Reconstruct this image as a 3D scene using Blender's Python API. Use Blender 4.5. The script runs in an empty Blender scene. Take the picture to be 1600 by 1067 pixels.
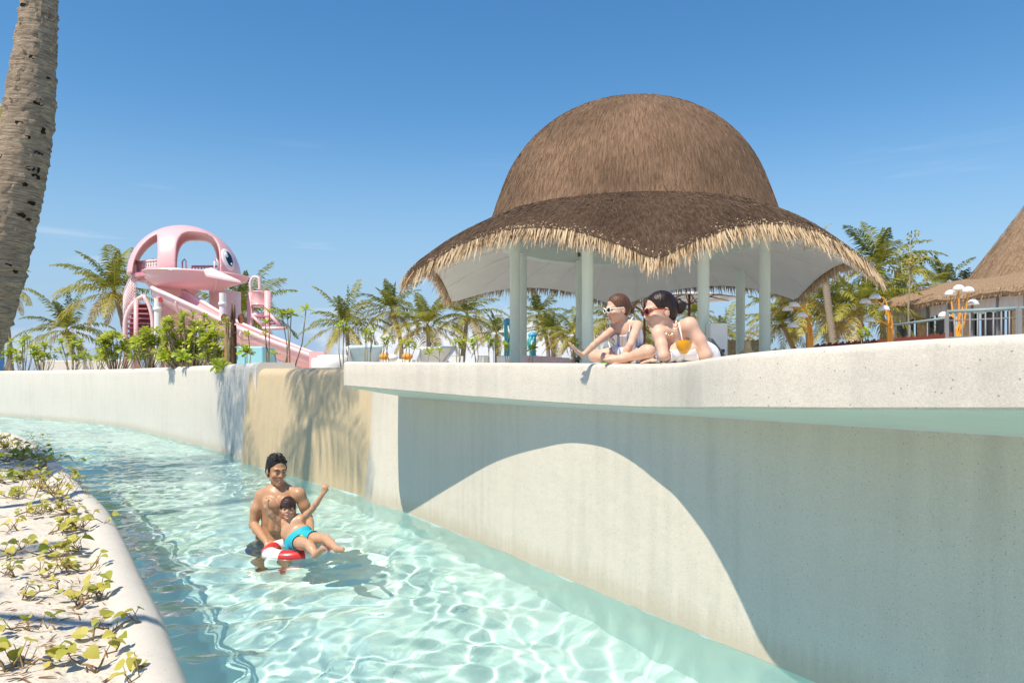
import bpy, bmesh, math, random
import numpy as np
from mathutils import Vector, Matrix
random.seed(7)
RNG = np.random.default_rng(11)
SC = bpy.context.scene
COL = SC.collection
# ------------------------------------------------------------------ camera
CAM_Z = 1.38            # eye height above the river's water (z = 0)
FPX = 1155.6            # focal length in photo pixels (26 mm on 36 mm)
cam_d = bpy.data.cameras.new('camera')
cam_d.lens = 26.0
cam_d.sensor_width = 36.0
cam_d.shift_y = 56.5 / 1600.0
cam_d.clip_start = 0.05
cam_d.clip_end = 5000.0
cam = bpy.data.objects.new('camera', cam_d)
cam.location = (0, 0, CAM_Z)
cam.rotation_euler = (math.radians(90), 0, 0)
COL.objects.link(cam)
SC.camera = cam
# ------------------------------------------------------------------ sky and sun
SUN_AZ = math.radians(38.3)      # light travels forward and to the right
SUN_EL = math.radians(59.5)
SUN_DIR = Vector((math.sin(SUN_AZ) * math.cos(SUN_EL), math.cos(SUN_AZ) * math.cos(SUN_EL), -math.sin(SUN_EL)))
W = bpy.data.worlds.new('World')
SC.world = W
W.use_nodes = True
def build_world():
    nt = W.node_tree
    nt.nodes.clear()
    N = nt.nodes.new
    L = nt.links.new
    out = N('ShaderNodeOutputWorld')
    bg = N('ShaderNodeBackground')
    bg.inputs['Strength'].default_value = 0.094
    sky = N('ShaderNodeTexSky')
    sky.sky_type = 'NISHITA'
    sky.sun_disc = False
    sky.sun_elevation = SUN_EL
    sky.sun_rotation = math.radians(180) + SUN_AZ
    sky.altitude = 0.0
    sky.air_density = 1.25
    sky.dust_density = 0.0
    sky.ozone_density = 2.6
    tc = N('ShaderNodeTexCoord')
    sep = N('ShaderNodeSeparateXYZ')
    L(tc.outputs['Generated'], sep.inputs[0])
    # low cumulus bank: noise in direction space, only near the horizon, all the way round
    mp = N('ShaderNodeMapping')
    mp.inputs['Scale'].default_value = (3.2, 3.2, 7.5)
    mp.inputs['Location'].default_value = (CLOUD_OFF[0], CLOUD_OFF[1], CLOUD_OFF[2])
    L(tc.outputs['Generated'], mp.inputs[0])
    nz = N('ShaderNodeTexNoise')
    nz.inputs['Scale'].default_value = 1.6
    nz.inputs['Detail'].default_value = 9.0
    nz.inputs['Roughness'].default_value = 0.56
    L(mp.outputs[0], nz.inputs['Vector'])
    band = N('ShaderNodeMapRange')        # 1 at horizon, 0 at about 13 degrees
    band.interpolation_type = 'SMOOTHSTEP'
    for i, v in enumerate((0.015, 0.20, 0.155, -0.30)):
        band.inputs[i + 1].default_value = v
    L(sep.outputs['Z'], band.inputs[0])
    add = N('ShaderNodeMath'); add.operation = 'ADD'
    L(nz.outputs['Fac'], add.inputs[0]); L(band.outputs[0], add.inputs[1])
    ramp = N('ShaderNodeMapRange'); ramp.interpolation_type = 'SMOOTHSTEP'
    for i, v in enumerate((0.56, 0.78, 0.0, 0.80)):
        ramp.inputs[i + 1].default_value = v
    L(add.outputs[0], ramp.inputs[0])
    # thin cirrus streaks
    mp2 = N('ShaderNodeMapping')
    mp2.inputs['Scale'].default_value = (1.4, 1.4, 16.0)
    mp2.inputs['Rotation'].default_value = (0.0, 0.10, 0.0)
    L(tc.outputs['Generated'], mp2.inputs[0])
    n2 = N('ShaderNodeTexNoise')
    n2.inputs['Scale'].default_value = 3.1
    n2.inputs['Detail'].default_value = 6.0
    L(mp2.outputs[0], n2.inputs['Vector'])
    r2 = N('ShaderNodeMapRange'); r2.interpolation_type = 'SMOOTHSTEP'
    for i, v in enumerate((0.60, 0.80, 0.0, 0.30)):
        r2.inputs[i + 1].default_value = v
    L(n2.outputs['Fac'], r2.inputs[0])
    b2 = N('ShaderNodeMapRange'); b2.interpolation_type = 'SMOOTHSTEP'
    for i, v in enumerate((0.10, 0.34, 1.0, 0.0)):
        b2.inputs[i + 1].default_value = v
    L(sep.outputs['Z'], b2.inputs[0])
    m2 = N('ShaderNodeMath'); m2.operation = 'MULTIPLY'
    L(r2.outputs[0], m2.inputs[0]); L(b2.outputs[0], m2.inputs[1])
    mx = N('ShaderNodeMath'); mx.operation = 'MAXIMUM'
    L(ramp.outputs[0], mx.inputs[0]); L(m2.outputs[0], mx.inputs[1])
    mix = N('ShaderNodeMix'); mix.data_type = 'RGBA'
    L(mx.outputs[0], mix.inputs['Factor'])
    hs = N('ShaderNodeHueSaturation')
    hs.inputs['Saturation'].default_value = SKY_SAT
    L(sky.outputs[0], hs.inputs['Color'])
    hz = N('ShaderNodeMapRange'); hz.interpolation_type = 'SMOOTHSTEP'
    for i, v in enumerate((0.0, 0.34, 0.95, 0.0)):
        hz.inputs[i + 1].default_value = v
    L(sep.outputs['Z'], hz.inputs[0])
    hmix = N('ShaderNodeMix'); hmix.data_type = 'RGBA'
    L(hz.outputs[0], hmix.inputs['Factor']); L(hs.outputs['Color'], hmix.inputs['A'])
    hmix.inputs['B'].default_value = (2.35, 3.6, 5.3, 1.0)
    L(hmix.outputs['Result'], mix.inputs['A'])
    mix.inputs['B'].default_value = (7.4, 7.3, 7.4, 1.0)
    L(mix.outputs['Result'], bg.inputs['Color'])
    L(bg.outputs[0], out.inputs['Surface'])
CLOUD_OFF = (9.2, 1.5, 1.3)
SKY_SAT = 1.31
build_world()
sun_d = bpy.data.lights.new('sun', 'SUN')
sun_d.energy = 3.8
sun_d.angle = math.radians(0.53)
sun_d.color = (1.0, 0.905, 0.75)
sun = bpy.data.objects.new('sun', sun_d)
sun.rotation_euler = SUN_DIR.to_track_quat('-Z', 'Y').to_euler()
sun.location = (-6, -8, 20)
COL.objects.link(sun)
sun_d.cycles.is_caustics_light = True
SC.view_settings.view_transform = 'Standard'
SC.view_settings.look = 'None'
SC.view_settings.exposure = 0.64
SC.view_settings.gamma = 1.0
SC.view_settings.use_curve_mapping = False
SC.cycles.max_bounces = 10
SC.cycles.transparent_max_bounces = 16
SC.cycles.sample_clamp_indirect = 6.0
SC.cycles.use_denoising = True
SC.cycles.use_adaptive_sampling = True
# ------------------------------------------------------------------ helpers
def P(x, y, Y):
    """A point of the place: photo pixel x, y carried out to the distance Y (metres in front of the eye)."""
    return Vector(((x - 800.0) / FPX * Y, Y, CAM_Z - (y - 590.0) / FPX * Y))
def PX(x, Y):
    return (x - 800.0) / FPX * Y
def PZ(y, Y):
    return CAM_Z - (y - 590.0) / FPX * Y
def spline(pts, n, closed=False):
    """Catmull-Rom through pts (any dimension), n samples evenly along the arc length."""
    p = np.array(pts, float)
    if closed:
        q = np.vstack([p[-1], p, p[0], p[1]])
    else:
        q = np.vstack([2 * p[0] - p[1], p, 2 * p[-1] - p[-2]])
    out = []
    for i in range(1, len(q) - 2):
        a, b, c, d = q[i - 1], q[i], q[i + 1], q[i + 2]
        for t in np.linspace(0, 1, 24, endpoint=False):
            out.append(0.5 * ((2 * b) + (-a + c) * t + (2 * a - 5 * b + 4 * c - d) * t * t + (-a + 3 * b - 3 * c + d) * t ** 3))
    out.append(q[-2])
    out = np.array(out)
    s = np.concatenate([[0], np.cumsum(np.linalg.norm(np.diff(out, axis=0), axis=1))])
    u = np.linspace(0, s[-1], n)
    return np.stack([np.interp(u, s, out[:, k]) for k in range(out.shape[1])], 1)
class MB:
    """collects vertices and faces, then links them as ONE mesh object"""
    def __init__(self):
        self.v = []; self.f = []; self.mi = []; self.cur = 0
    def add(self, vs, fs):
        o = len(self.v)
        self.v.extend([tuple(map(float, q)) for q in vs])
        self.f.extend([tuple(i + o for i in q) for q in fs])
        self.mi.extend([self.cur] * len(fs))
        return self
    def box(self, c, s, rz=0.0, rot=None, taper=1.0):
        hx, hy, hz = s[0] / 2, s[1] / 2, s[2] / 2
        vs = [Vector((sx * hx * (taper if sz > 0 else 1), sy * hy * (taper if sz > 0 else 1), sz * hz)) for sz in (-1, 1) for sy in (-1, 1) for sx in (-1, 1)]
        M = rot if rot is not None else Matrix.Rotation(rz, 3, 'Z')
        c = Vector(c)
        self.add([M @ q + c for q in vs], [(0, 2, 3, 1), (4, 5, 7, 6), (0, 1, 5, 4), (1, 3, 7, 5), (3, 2, 6, 7), (2, 0, 4, 6)])
        return self
    def tube(self, pts, r, n=8, caps=True, flat=1.0, up=None):
        pts = [Vector(q) for q in pts]
        rs = r if hasattr(r, '__len__') else [r] * len(pts)
        rings = []
        prev = None
        for i, p in enumerate(pts):
            d = (pts[min(i + 1, len(pts) - 1)] - pts[max(i - 1, 0)])
            d = d.normalized() if d.length > 1e-9 else Vector((0, 0, 1))
            if prev is None:
                a = up if up is not None else (Vector((0, 0, 1)) if abs(d.z) < 0.9 else Vector((1, 0, 0)))
                u = (Vector(a) - d * d.dot(Vector(a))).normalized()
            else:
                u = (prev - d * d.dot(prev))
                u = u.normalized() if u.length > 1e-6 else d.orthogonal().normalized()
            prev = u
            w = d.cross(u)
            rings.append([p + (u * math.cos(2 * math.pi * k / n) * flat + w * math.sin(2 * math.pi * k / n)) * rs[i] for k in range(n)])
        vs = [q for ring in rings for q in ring]
        fs = []
        for i in range(len(pts) - 1):
            for k in range(n):
                k2 = (k + 1) % n
                fs.append((i * n + k, i * n + k2, (i + 1) * n + k2, (i + 1) * n + k))
        if caps:
            fs.append(tuple(reversed(range(n))))
            fs.append(tuple((len(pts) - 1) * n + k for k in range(n)))
        self.add(vs, fs)
        return self
    def lathe(self, prof, c=(0, 0, 0), n=24, a0=0.0, a1=2 * math.pi, caps=False):
        full = abs(a1 - a0 - 2 * math.pi) < 1e-6
        m = n if full else n + 1
        vs = []
        for (r, z) in prof:
            for k in range(m):
                a = a0 + (a1 - a0) * k / n
                vs.append((c[0] + r * math.cos(a), c[1] + r * math.sin(a), c[2] + z))
        fs = []
        for i in range(len(prof) - 1):
            for k in range(n):
                k2 = (k + 1) % m
                fs.append((i * m + k, i * m + k2, (i + 1) * m + k2, (i + 1) * m + k))
        if caps:
            fs.append(tuple(reversed(range(m))))
            fs.append(tuple((len(prof) - 1) * m + k for k in range(m)))
        self.add(vs, fs)
        return self
    def ell(self, c, r, n=14, m=8, rot=None):
        vs = [(0, 0, -1)]
        for i in range(1, m):
            b = -math.pi / 2 + math.pi * i / m
            for k in range(n):
                a = 2 * math.pi * k / n
                vs.append((math.cos(b) * math.cos(a), math.cos(b) * math.sin(a), math.sin(b)))
        vs.append((0, 0, 1))
        fs = [(0, 1 + (k + 1) % n, 1 + k) for k in range(n)]
        for i in range(m - 2):
            for k in range(n):
                k2 = (k + 1) % n
                fs.append((1 + i * n + k, 1 + i * n + k2, 1 + (i + 1) * n + k2, 1 + (i + 1) * n + k))
        t = len(vs) - 1
        b0 = 1 + (m - 2) * n
        fs += [(b0 + k, b0 + (k + 1) % n, t) for k in range(n)]
        M = rot if rot is not None else Matrix.Identity(3)
        c = Vector(c)
        self.add([M @ Vector((q[0] * r[0], q[1] * r[1], q[2] * r[2])) + c for q in vs], fs)
        return self
    def grid(self, rows, closed_u=False, closed_v=False, flip=False):
        """rows: list of equally long point rows"""
        nr, nc = len(rows), len(rows[0])
        vs = [q for r in rows for q in r]
        fs = []
        for i in range(nr if closed_v else nr - 1):
            i2 = (i + 1) % nr
            for k in range(nc if closed_u else nc - 1):
                k2 = (k + 1) % nc
                f = (i * nc + k, i * nc + k2, i2 * nc + k2, i2 * nc + k)
                fs.append(tuple(reversed(f)) if flip else f)
        self.add(vs, fs)
        return self
    def mesh(self, name, mats, smooth=False, auto=None):
        me = bpy.data.meshes.new(name)
        me.from_pydata(self.v, [], self.f)
        for m in (mats if isinstance(mats, (list, tuple)) else [mats]):
            me.materials.append(m)
        if any(self.mi):
            me.polygons.foreach_set('material_index', self.mi)
        if smooth:
            me.polygons.foreach_set('use_smooth', [True] * len(me.polygons))
            if auto is not None:
                me.set_sharp_from_angle(angle=math.radians(auto))
        me.update()
        return me
    def build(self, name, mats, parent=None, smooth=False, auto=None, loc=None):
        return link(name, self.mesh(name, mats, smooth, auto), parent, loc)
def link(name, me, parent=None, loc=None, rot=None, scale=None):
    o = bpy.data.objects.new(name, me)
    COL.objects.link(o)
    if parent is not None:
        o.parent = parent
    if loc is not None:
        o.location = loc
    if rot is not None:
        o.rotation_euler = rot
    if scale is not None:
        o.scale = scale
    return o
def empty(name, loc=(0, 0, 0), rz=0.0, scale=1.0):
    o = bpy.data.objects.new(name, None)
    o.empty_display_size = 0.2
    o.location = loc
    o.rotation_euler = (0, 0, rz)
    o.scale = (scale, scale, scale) if not hasattr(scale, '__len__') else scale
    COL.objects.link(o)
    return o
def tag(o, label=None, cat=None, group=None, kind=None):
    if label: o['label'] = label
    if cat: o['category'] = cat
    if group: o['group'] = group
    if kind: o['kind'] = kind
    return o
def np_mesh(name, V, Q, mats, smooth=True):
    """mesh from numpy vertices and quads (or triangles)"""
    V = np.asarray(V, np.float32); Q = np.asarray(Q, np.int32)
    me = bpy.data.meshes.new(name)
    me.vertices.add(len(V)); me.vertices.foreach_set('co', V.ravel())
    k = Q.shape[1]
    me.loops.add(Q.size); me.loops.foreach_set('vertex_index', Q.ravel())
    me.polygons.add(len(Q))
    me.polygons.foreach_set('loop_start', np.arange(0, Q.size, k, dtype=np.int32))
    me.update(calc_edges=True)
    if smooth:
        me.polygons.foreach_set('use_smooth', np.ones(len(Q), bool))
    for m in (mats if isinstance(mats, (list, tuple)) else [mats]):
        me.materials.append(m)
    me.validate()
    return me
# ------------------------------------------------------------------ materials
MAT = {}
def ramp_node(nt, stops, interp='LINEAR'):
    r = nt.nodes.new('ShaderNodeValToRGB')
    r.color_ramp.interpolation = interp
    el = r.color_ramp.elements
    while len(el) > 1:
        el.remove(el[-1])
    el[0].position = stops[0][0]; el[0].color = (*stops[0][1], 1)
    for p, c in stops[1:]:
        e = el.new(p); e.color = (*c, 1)
    return r
def mat(name, col, rough=0.6, spec=0.5, var=0.0, vscale=4.0, bump=0.0, bscale=40.0, coat=0.0, metal=0.0, sss=0.0, trans=0.0, stretch=(1, 1, 1), col2=None, coords='Object', sheen=0.0, objvar=0.0):
    """Principled material with noise-driven colour variation and bump."""
    m = bpy.data.materials.new(name)
    m.use_nodes = True
    nt = m.node_tree
    b = nt.nodes['Principled BSDF']
    L = nt.links.new
    b.inputs['Roughness'].default_value = rough
    b.inputs['Specular IOR Level'].default_value = spec
    b.inputs['Metallic'].default_value = metal
    b.inputs['Coat Weight'].default_value = coat
    b.inputs['Coat Roughness'].default_value = 0.15
    if sheen: b.inputs['Sheen Weight'].default_value = sheen
    if sss:
        b.inputs['Subsurface Weight'].default_value = sss
        b.inputs['Subsurface Radius'].default_value = (1.0, 0.35, 0.2)
        b.inputs['Subsurface Scale'].default_value = 0.008
    if trans: b.inputs['Transmission Weight'].default_value = trans
    b.inputs['Base Color'].default_value = (*col, 1)
    src = None
    if var or bump or col2:
        tc = nt.nodes.new('ShaderNodeTexCoord')
        mp = nt.nodes.new('ShaderNodeMapping')
        mp.inputs['Scale'].default_value = stretch
        L(tc.outputs[coords], mp.inputs[0])
    if var or col2:
        n = nt.nodes.new('ShaderNodeTexNoise')
        n.inputs['Scale'].default_value = vscale
        n.inputs['Detail'].default_value = 6
        n.inputs['Roughness'].default_value = 0.62
        L(mp.outputs[0], n.inputs['Vector'])
        c2 = col2 if col2 else tuple(max(0, c * (1 - var)) for c in col)
        c1 = col if col2 else tuple(min(1, c * (1 + var * 0.6)) for c in col)
        r = ramp_node(nt, [(0.32, c2), (0.68, c1)])
        L(n.outputs['Fac'], r.inputs[0])
        src = r.outputs['Color']
    if objvar:
        oi = nt.nodes.new('ShaderNodeObjectInfo')
        hs = nt.nodes.new('ShaderNodeHueSaturation')
        if src is None:
            hs.inputs['Color'].default_value = (*col, 1)
        else:
            L(src, hs.inputs['Color'])
        mr = nt.nodes.new('ShaderNodeMapRange')
        mr.inputs[3].default_value = 1 - objvar; mr.inputs[4].default_value = 1 + objvar
        L(oi.outputs['Random'], mr.inputs[0]); L(mr.outputs[0], hs.inputs['Value'])
        mh = nt.nodes.new('ShaderNodeMapRange')
        mh.inputs[3].default_value = 0.5 - objvar * 0.07; mh.inputs[4].default_value = 0.5 + objvar * 0.07
        L(oi.outputs['Random'], mh.inputs[0]); L(mh.outputs[0], hs.inputs['Hue'])
        src = hs.outputs['Color']
    if src is not None:
        L(src, b.inputs['Base Color'])
    if bump:
        n2 = nt.nodes.new('ShaderNodeTexNoise')
        n2.inputs['Scale'].default_value = bscale
        n2.inputs['Detail'].default_value = 5
        L(mp.outputs[0], n2.inputs['Vector'])
        bp = nt.nodes.new('ShaderNodeBump')
        bp.inputs['Strength'].default_value = bump
        bp.inputs['Distance'].default_value = 0.02
        L(n2.outputs['Fac'], bp.inputs['Height'])
        L(bp.outputs[0], b.inputs['Normal'])
    MAT[name] = m
    return m
def terrazzo(name, base, dark, speck=0.30, speck_scale=120.0, stain=0.16, rough=0.62, streak=0.0, chip=(0.10, 0.09, 0.08), tide=None, tan_end=None):
    """cast concrete with exposed aggregate: cloudy tone, vertical run-off streaks, fine light and dark chips"""
    m = bpy.data.materials.new(name)
    m.use_nodes = True
    nt = m.node_tree
    b = nt.nodes['Principled BSDF']
    L = nt.links.new
    N = nt.nodes.new
    tc = N('ShaderNodeTexCoord')
    n1 = N('ShaderNodeTexNoise'); n1.inputs['Scale'].default_value = 0.9; n1.inputs['Detail'].default_value = 7; n1.inputs['Roughness'].default_value = 0.6
    L(tc.outputs['Object'], n1.inputs['Vector'])
    mp = N('ShaderNodeMapping'); mp.inputs['Scale'].default_value = (5.0, 5.0, 0.35)
    L(tc.outputs['Object'], mp.inputs[0])
    n2 = N('ShaderNodeTexNoise'); n2.inputs['Scale'].default_value = 2.2; n2.inputs['Detail'].default_value = 5
    L(mp.outputs[0], n2.inputs['Vector'])
    mixn = N('ShaderNodeMix'); mixn.data_type = 'FLOAT'; mixn.inputs[0].default_value = 0.35 + streak
    L(n1.outputs['Fac'], mixn.inputs[2]); L(n2.outputs['Fac'], mixn.inputs[3])
    r = ramp_node(nt, [(0.30, tuple(c * (1 - stain) for c in base)), (0.52, base), (0.72, tuple(min(1, c * (1 + stain * 0.25)) for c in base))])
    L(mixn.outputs[0], r.inputs[0])
    # dark chips
    v = N('ShaderNodeTexVoronoi'); v.inputs['Scale'].default_value = speck_scale; v.inputs['Randomness'].default_value = 1.0
    L(tc.outputs['Object'], v.inputs['Vector'])
    sepc = N('ShaderNodeSeparateColor'); L(v.outputs['Color'], sepc.inputs[0])
    vf = N('ShaderNodeTexVoronoi'); vf.inputs['Scale'].default_value = speck_scale * 2.6; L(tc.outputs['Object'], vf.inputs['Vector'])
    sepf = N('ShaderNodeSeparateColor'); L(vf.outputs['Color'], sepf.inputs[0])
    thr = N('ShaderNodeMath'); thr.operation = 'LESS_THAN'; thr.inputs[1].default_value = 0.035
    L(sepc.outputs[0], thr.inputs[0])
    dth = N('ShaderNodeMath'); dth.operation = 'LESS_THAN'; dth.inputs[1].default_value = 0.34
    L(v.outputs['Distance'], dth.inputs[0])
    mul = N('ShaderNodeMath'); mul.operation = 'MULTIPLY'; L(thr.outputs[0], mul.inputs[0]); L(dth.outputs[0], mul.inputs[1])
    amt = N('ShaderNodeMath'); amt.operation = 'MULTIPLY'; amt.inputs[1].default_value = speck * 2.2
    L(mul.outputs[0], amt.inputs[0])
    # soft grain of every chip
    rr = N('ShaderNodeMapRange'); rr.inputs[3].default_value = 1 - speck * 0.55; rr.inputs[4].default_value = 1.06
    L(sepf.outputs[1], rr.inputs[0])
    m1 = N('ShaderNodeMix'); m1.data_type = 'RGBA'; m1.blend_type = 'MULTIPLY'; m1.inputs[0].default_value = 1.0
    L(r.outputs[0], m1.inputs['A']); L(rr.outputs[0], m1.inputs['B'])
    m2 = N('ShaderNodeMix'); m2.data_type = 'RGBA'
    L(amt.outputs[0], m2.inputs[0]); L(m1.outputs['Result'], m2.inputs['A']); m2.inputs['B'].default_value = (*chip, 1)
    last = m2.outputs['Result']
    if tide:
        # mineral line left by the water: uneven, only a hand's breadth above it
        sx = N('ShaderNodeSeparateXYZ'); L(tc.outputs['Object'], sx.inputs[0])
        tn = N('ShaderNodeTexNoise'); tn.inputs['Scale'].default_value = 5.0; tn.inputs['Detail'].default_value = 6; L(mp.outputs[0], tn.inputs['Vector'])
        zz = N('ShaderNodeMath'); zz.operation = 'MULTIPLY_ADD'; zz.inputs[1].default_value = -0.22; L(tn.outputs['Fac'], zz.inputs[0]); L(sx.outputs['Z'], zz.inputs[2])
        tr = N('ShaderNodeMapRange'); tr.interpolation_type = 'SMOOTHSTEP'
        for i, v in enumerate((-0.10, 0.09, 0.62, 0.0)): tr.inputs[i + 1].default_value = v
        L(zz.outputs[0], tr.inputs[0])
        m3 = N('ShaderNodeMix'); m3.data_type = 'RGBA'; L(tr.outputs[0], m3.inputs[0]); L(last, m3.inputs['A']); m3.inputs['B'].default_value = (*tide, 1)
        last = m3.outputs['Result']
    if tan_end:
        # the sandstone wash of the neighbouring wall runs out over the rounded corner
        sy = N('ShaderNodeSeparateXYZ'); L(tc.outputs['Object'], sy.inputs[0])
        zy = N('ShaderNodeMath'); zy.operation = 'MULTIPLY_ADD'; zy.inputs[1].default_value = 0.35; L(n1.outputs['Fac'], zy.inputs[0]); L(sy.outputs['Y'], zy.inputs[2])
        ty = N('ShaderNodeMapRange'); ty.interpolation_type = 'SMOOTHSTEP'
        for i, v in enumerate((tan_end[0], tan_end[1], 0.0, 1.0)): ty.inputs[i + 1].default_value = v
        L(zy.outputs[0], ty.inputs[0])
        m4 = N('ShaderNodeMix'); m4.data_type = 'RGBA'; L(ty.outputs[0], m4.inputs[0]); L(last, m4.inputs['A']); m4.inputs['B'].default_value = (0.58, 0.455, 0.285, 1)
        last = m4.outputs['Result']
    L(last, b.inputs['Base Color'])
    b.inputs['Roughness'].default_value = rough
    b.inputs['Specular IOR Level'].default_value = 0.35
    bp = N('ShaderNodeBump'); bp.inputs['Strength'].default_value = 0.25; bp.inputs['Distance'].default_value = 0.004
    L(sepf.outputs[1], bp.inputs['Height'])
    nb = N('ShaderNodeTexNoise'); nb.inputs['Scale'].default_value = 6.0; nb.inputs['Detail'].default_value = 4
    L(tc.outputs['Object'], nb.inputs['Vector'])
    bp2 = N('ShaderNodeBump'); bp2.inputs['Strength'].default_value = 0.22; bp2.inputs['Distance'].default_value = 0.03
    L(nb.outputs['Fac'], bp2.inputs['Height']); L(bp.outputs[0], bp2.inputs['Normal'])
    L(bp2.outputs[0], b.inputs['Normal'])
    MAT[name] = m
    return m
# ------------------------------------------------------------------ smooth solids: a distance field meshed with surface nets
class Field:
    def __init__(self, lo, hi, h):
        self.lo = np.array(lo, float); self.h = h
        self.n = np.ceil((np.array(hi, float) - self.lo) / h).astype(int) + 1
        self.D = np.full(self.n, 1.0, np.float32)
    def _sub(self, blo, bhi, pad):
        a = np.clip(np.floor((np.array(blo) - pad - self.lo) / self.h).astype(int), 0, self.n)
        b = np.clip(np.ceil((np.array(bhi) + pad - self.lo) / self.h).astype(int) + 1, 0, self.n)
        if np.any(b <= a):
            return None, None
        ax = [self.lo[i] + self.h * np.arange(a[i], b[i]) for i in range(3)]
        G = np.stack(np.meshgrid(*ax, indexing='ij'), -1).astype(np.float32)
        return tuple(slice(a[i], b[i]) for i in range(3)), G
    def put(self, fn, blo, bhi, k=0.0, sub=False, pad=None):
        s, G = self._sub(blo, bhi, (k + 3 * self.h) if pad is None else pad)
        if s is None:
            return
        d = fn(G).astype(np.float32)
        c = self.D[s]
        if sub:
            d = -d
            if k > 0:
                hh = np.maximum(k - np.abs(c - d), 0) / k
                self.D[s] = np.maximum(c, d) + hh * hh * k * 0.25
            else:
                self.D[s] = np.maximum(c, d)
        elif k > 0:
            hh = np.maximum(k - np.abs(c - d), 0) / k
            self.D[s] = np.minimum(c, d) - hh * hh * k * 0.25
        else:
            self.D[s] = np.minimum(c, d)
    def cone(self, a, b, ra, rb, k=0.02, sub=False):
        a = np.array(a, float); b = np.array(b, float)
        ab = b - a; L2 = max(float(ab @ ab), 1e-9)
        R = max(ra, rb)
        def fn(G):
            t = np.clip(((G - a) @ ab) / L2, 0, 1)
            return np.linalg.norm(G - a - t[..., None] * ab, axis=-1) - (ra + (rb - ra) * t)
        self.put(fn, np.minimum(a, b) - R, np.maximum(a, b) + R, k, sub)
    def chain(self, pts, rs, k=0.02):
        for i in range(len(pts) - 1):
            self.cone(pts[i], pts[i + 1], rs[i], rs[i + 1], k)
    def ell(self, c, r, k=0.02, R=None, sub=False):
        c = np.array(c, float); r = np.array(r, float)
        Rm = np.eye(3) if R is None else np.array(R)
        mr = float(r.max())
        def fn(G):
            q = (G - c) @ Rm
            k0 = np.linalg.norm(q / r, axis=-1)
            k1 = np.linalg.norm(q / (r * r), axis=-1)
            return k0 * (k0 - 1.0) / np.maximum(k1, 1e-6)
        self.put(fn, c - mr, c + mr, k, sub)
    def mesh(self, name, mats, smooth=2):
        V, Q = surface_nets(self.D)
        V = V * self.h + self.lo
        if smooth:
            V = laplace(V, Q, smooth)
        return np_mesh(name, V, Q, mats), V
def surface_nets(D):
    S = D < 0
    nx, ny, nz = D.shape
    c = np.zeros((nx - 1, ny - 1, nz - 1), np.uint8)
    for i in (0, 1):
        for j in (0, 1):
            for k in (0, 1):
                c += S[i:nx - 1 + i, j:ny - 1 + j, k:nz - 1 + k]
    act = (c > 0) & (c < 8)
    I = np.argwhere(act)
    idx = np.full(act.shape, -1, np.int64)
    idx[act] = np.arange(len(I))
    P_ = np.zeros((len(I), 3)); cnt = np.zeros(len(I))
    off = [(i, j, k) for i in (0, 1) for j in (0, 1) for k in (0, 1)]
    for a in off:
        for ax in range(3):
            if a[ax] == 1:
                continue
            b = list(a); b[ax] = 1
            A = D[I[:, 0] + a[0], I[:, 1] + a[1], I[:, 2] + a[2]].astype(float)
            B = D[I[:, 0] + b[0], I[:, 1] + b[1], I[:, 2] + b[2]].astype(float)
            x = (A < 0) != (B < 0)
            t = np.where(x, A / np.where(A - B == 0, 1, A - B), 0)
            p = np.tile(np.array(a, float), (len(I), 1)); p[:, ax] = t
            P_[x] += p[x]; cnt[x] += 1
    V = I + P_ / np.maximum(cnt, 1)[:, None]
    Q = []
    for ax in range(3):
        sl0 = [slice(None)] * 3; sl1 = [slice(None)] * 3
        sl0[ax] = slice(0, D.shape[ax] - 1); sl1[ax] = slice(1, D.shape[ax])
        A = S[tuple(sl0)]; B = S[tuple(sl1)]
        x = A != B
        e = np.argwhere(x)
        u, v = (ax + 1) % 3, (ax + 2) % 3
        ok = (e[:, u] > 0) & (e[:, v] > 0) & (e[:, u] < D.shape[u] - 1) & (e[:, v] < D.shape[v] - 1)
        e = e[ok]
        def cell(du, dv):
            q = e.copy(); q[:, u] -= du; q[:, v] -= dv
            return idx[q[:, 0], q[:, 1], q[:, 2]]
        q = np.stack([cell(1, 1), cell(0, 1), cell(0, 0), cell(1, 0)], 1)
        flip = ~A[e[:, 0], e[:, 1], e[:, 2]]
        q[flip] = q[flip][:, ::-1]
        Q.append(q)
    Q = np.concatenate(Q)
    Q = Q[(Q >= 0).all(1)]
    return V, Q
def laplace(V, Q, it):
    E = np.concatenate([Q[:, [0, 1]], Q[:, [1, 2]], Q[:, [2, 3]], Q[:, [3, 0]]])
    n = len(V)
    deg = np.bincount(E.ravel(), minlength=n).astype(float)
    for s in range(it):
        acc = np.zeros_like(V)
        for k in range(3):
            acc[:, k] = np.bincount(E[:, 0], V[E[:, 1], k], n) + np.bincount(E[:, 1], V[E[:, 0], k], n)
        V = V + 0.5 * (acc / np.maximum(deg, 1)[:, None] - V)
    return V
def point_color(me, name, cols):
    at = me.color_attributes.new(name, 'FLOAT_COLOR', 'POINT')
    c = np.ones((len(me.vertices), 4), np.float32); c[:, :3] = cols
    at.data.foreach_set('color', c.ravel())
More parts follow.
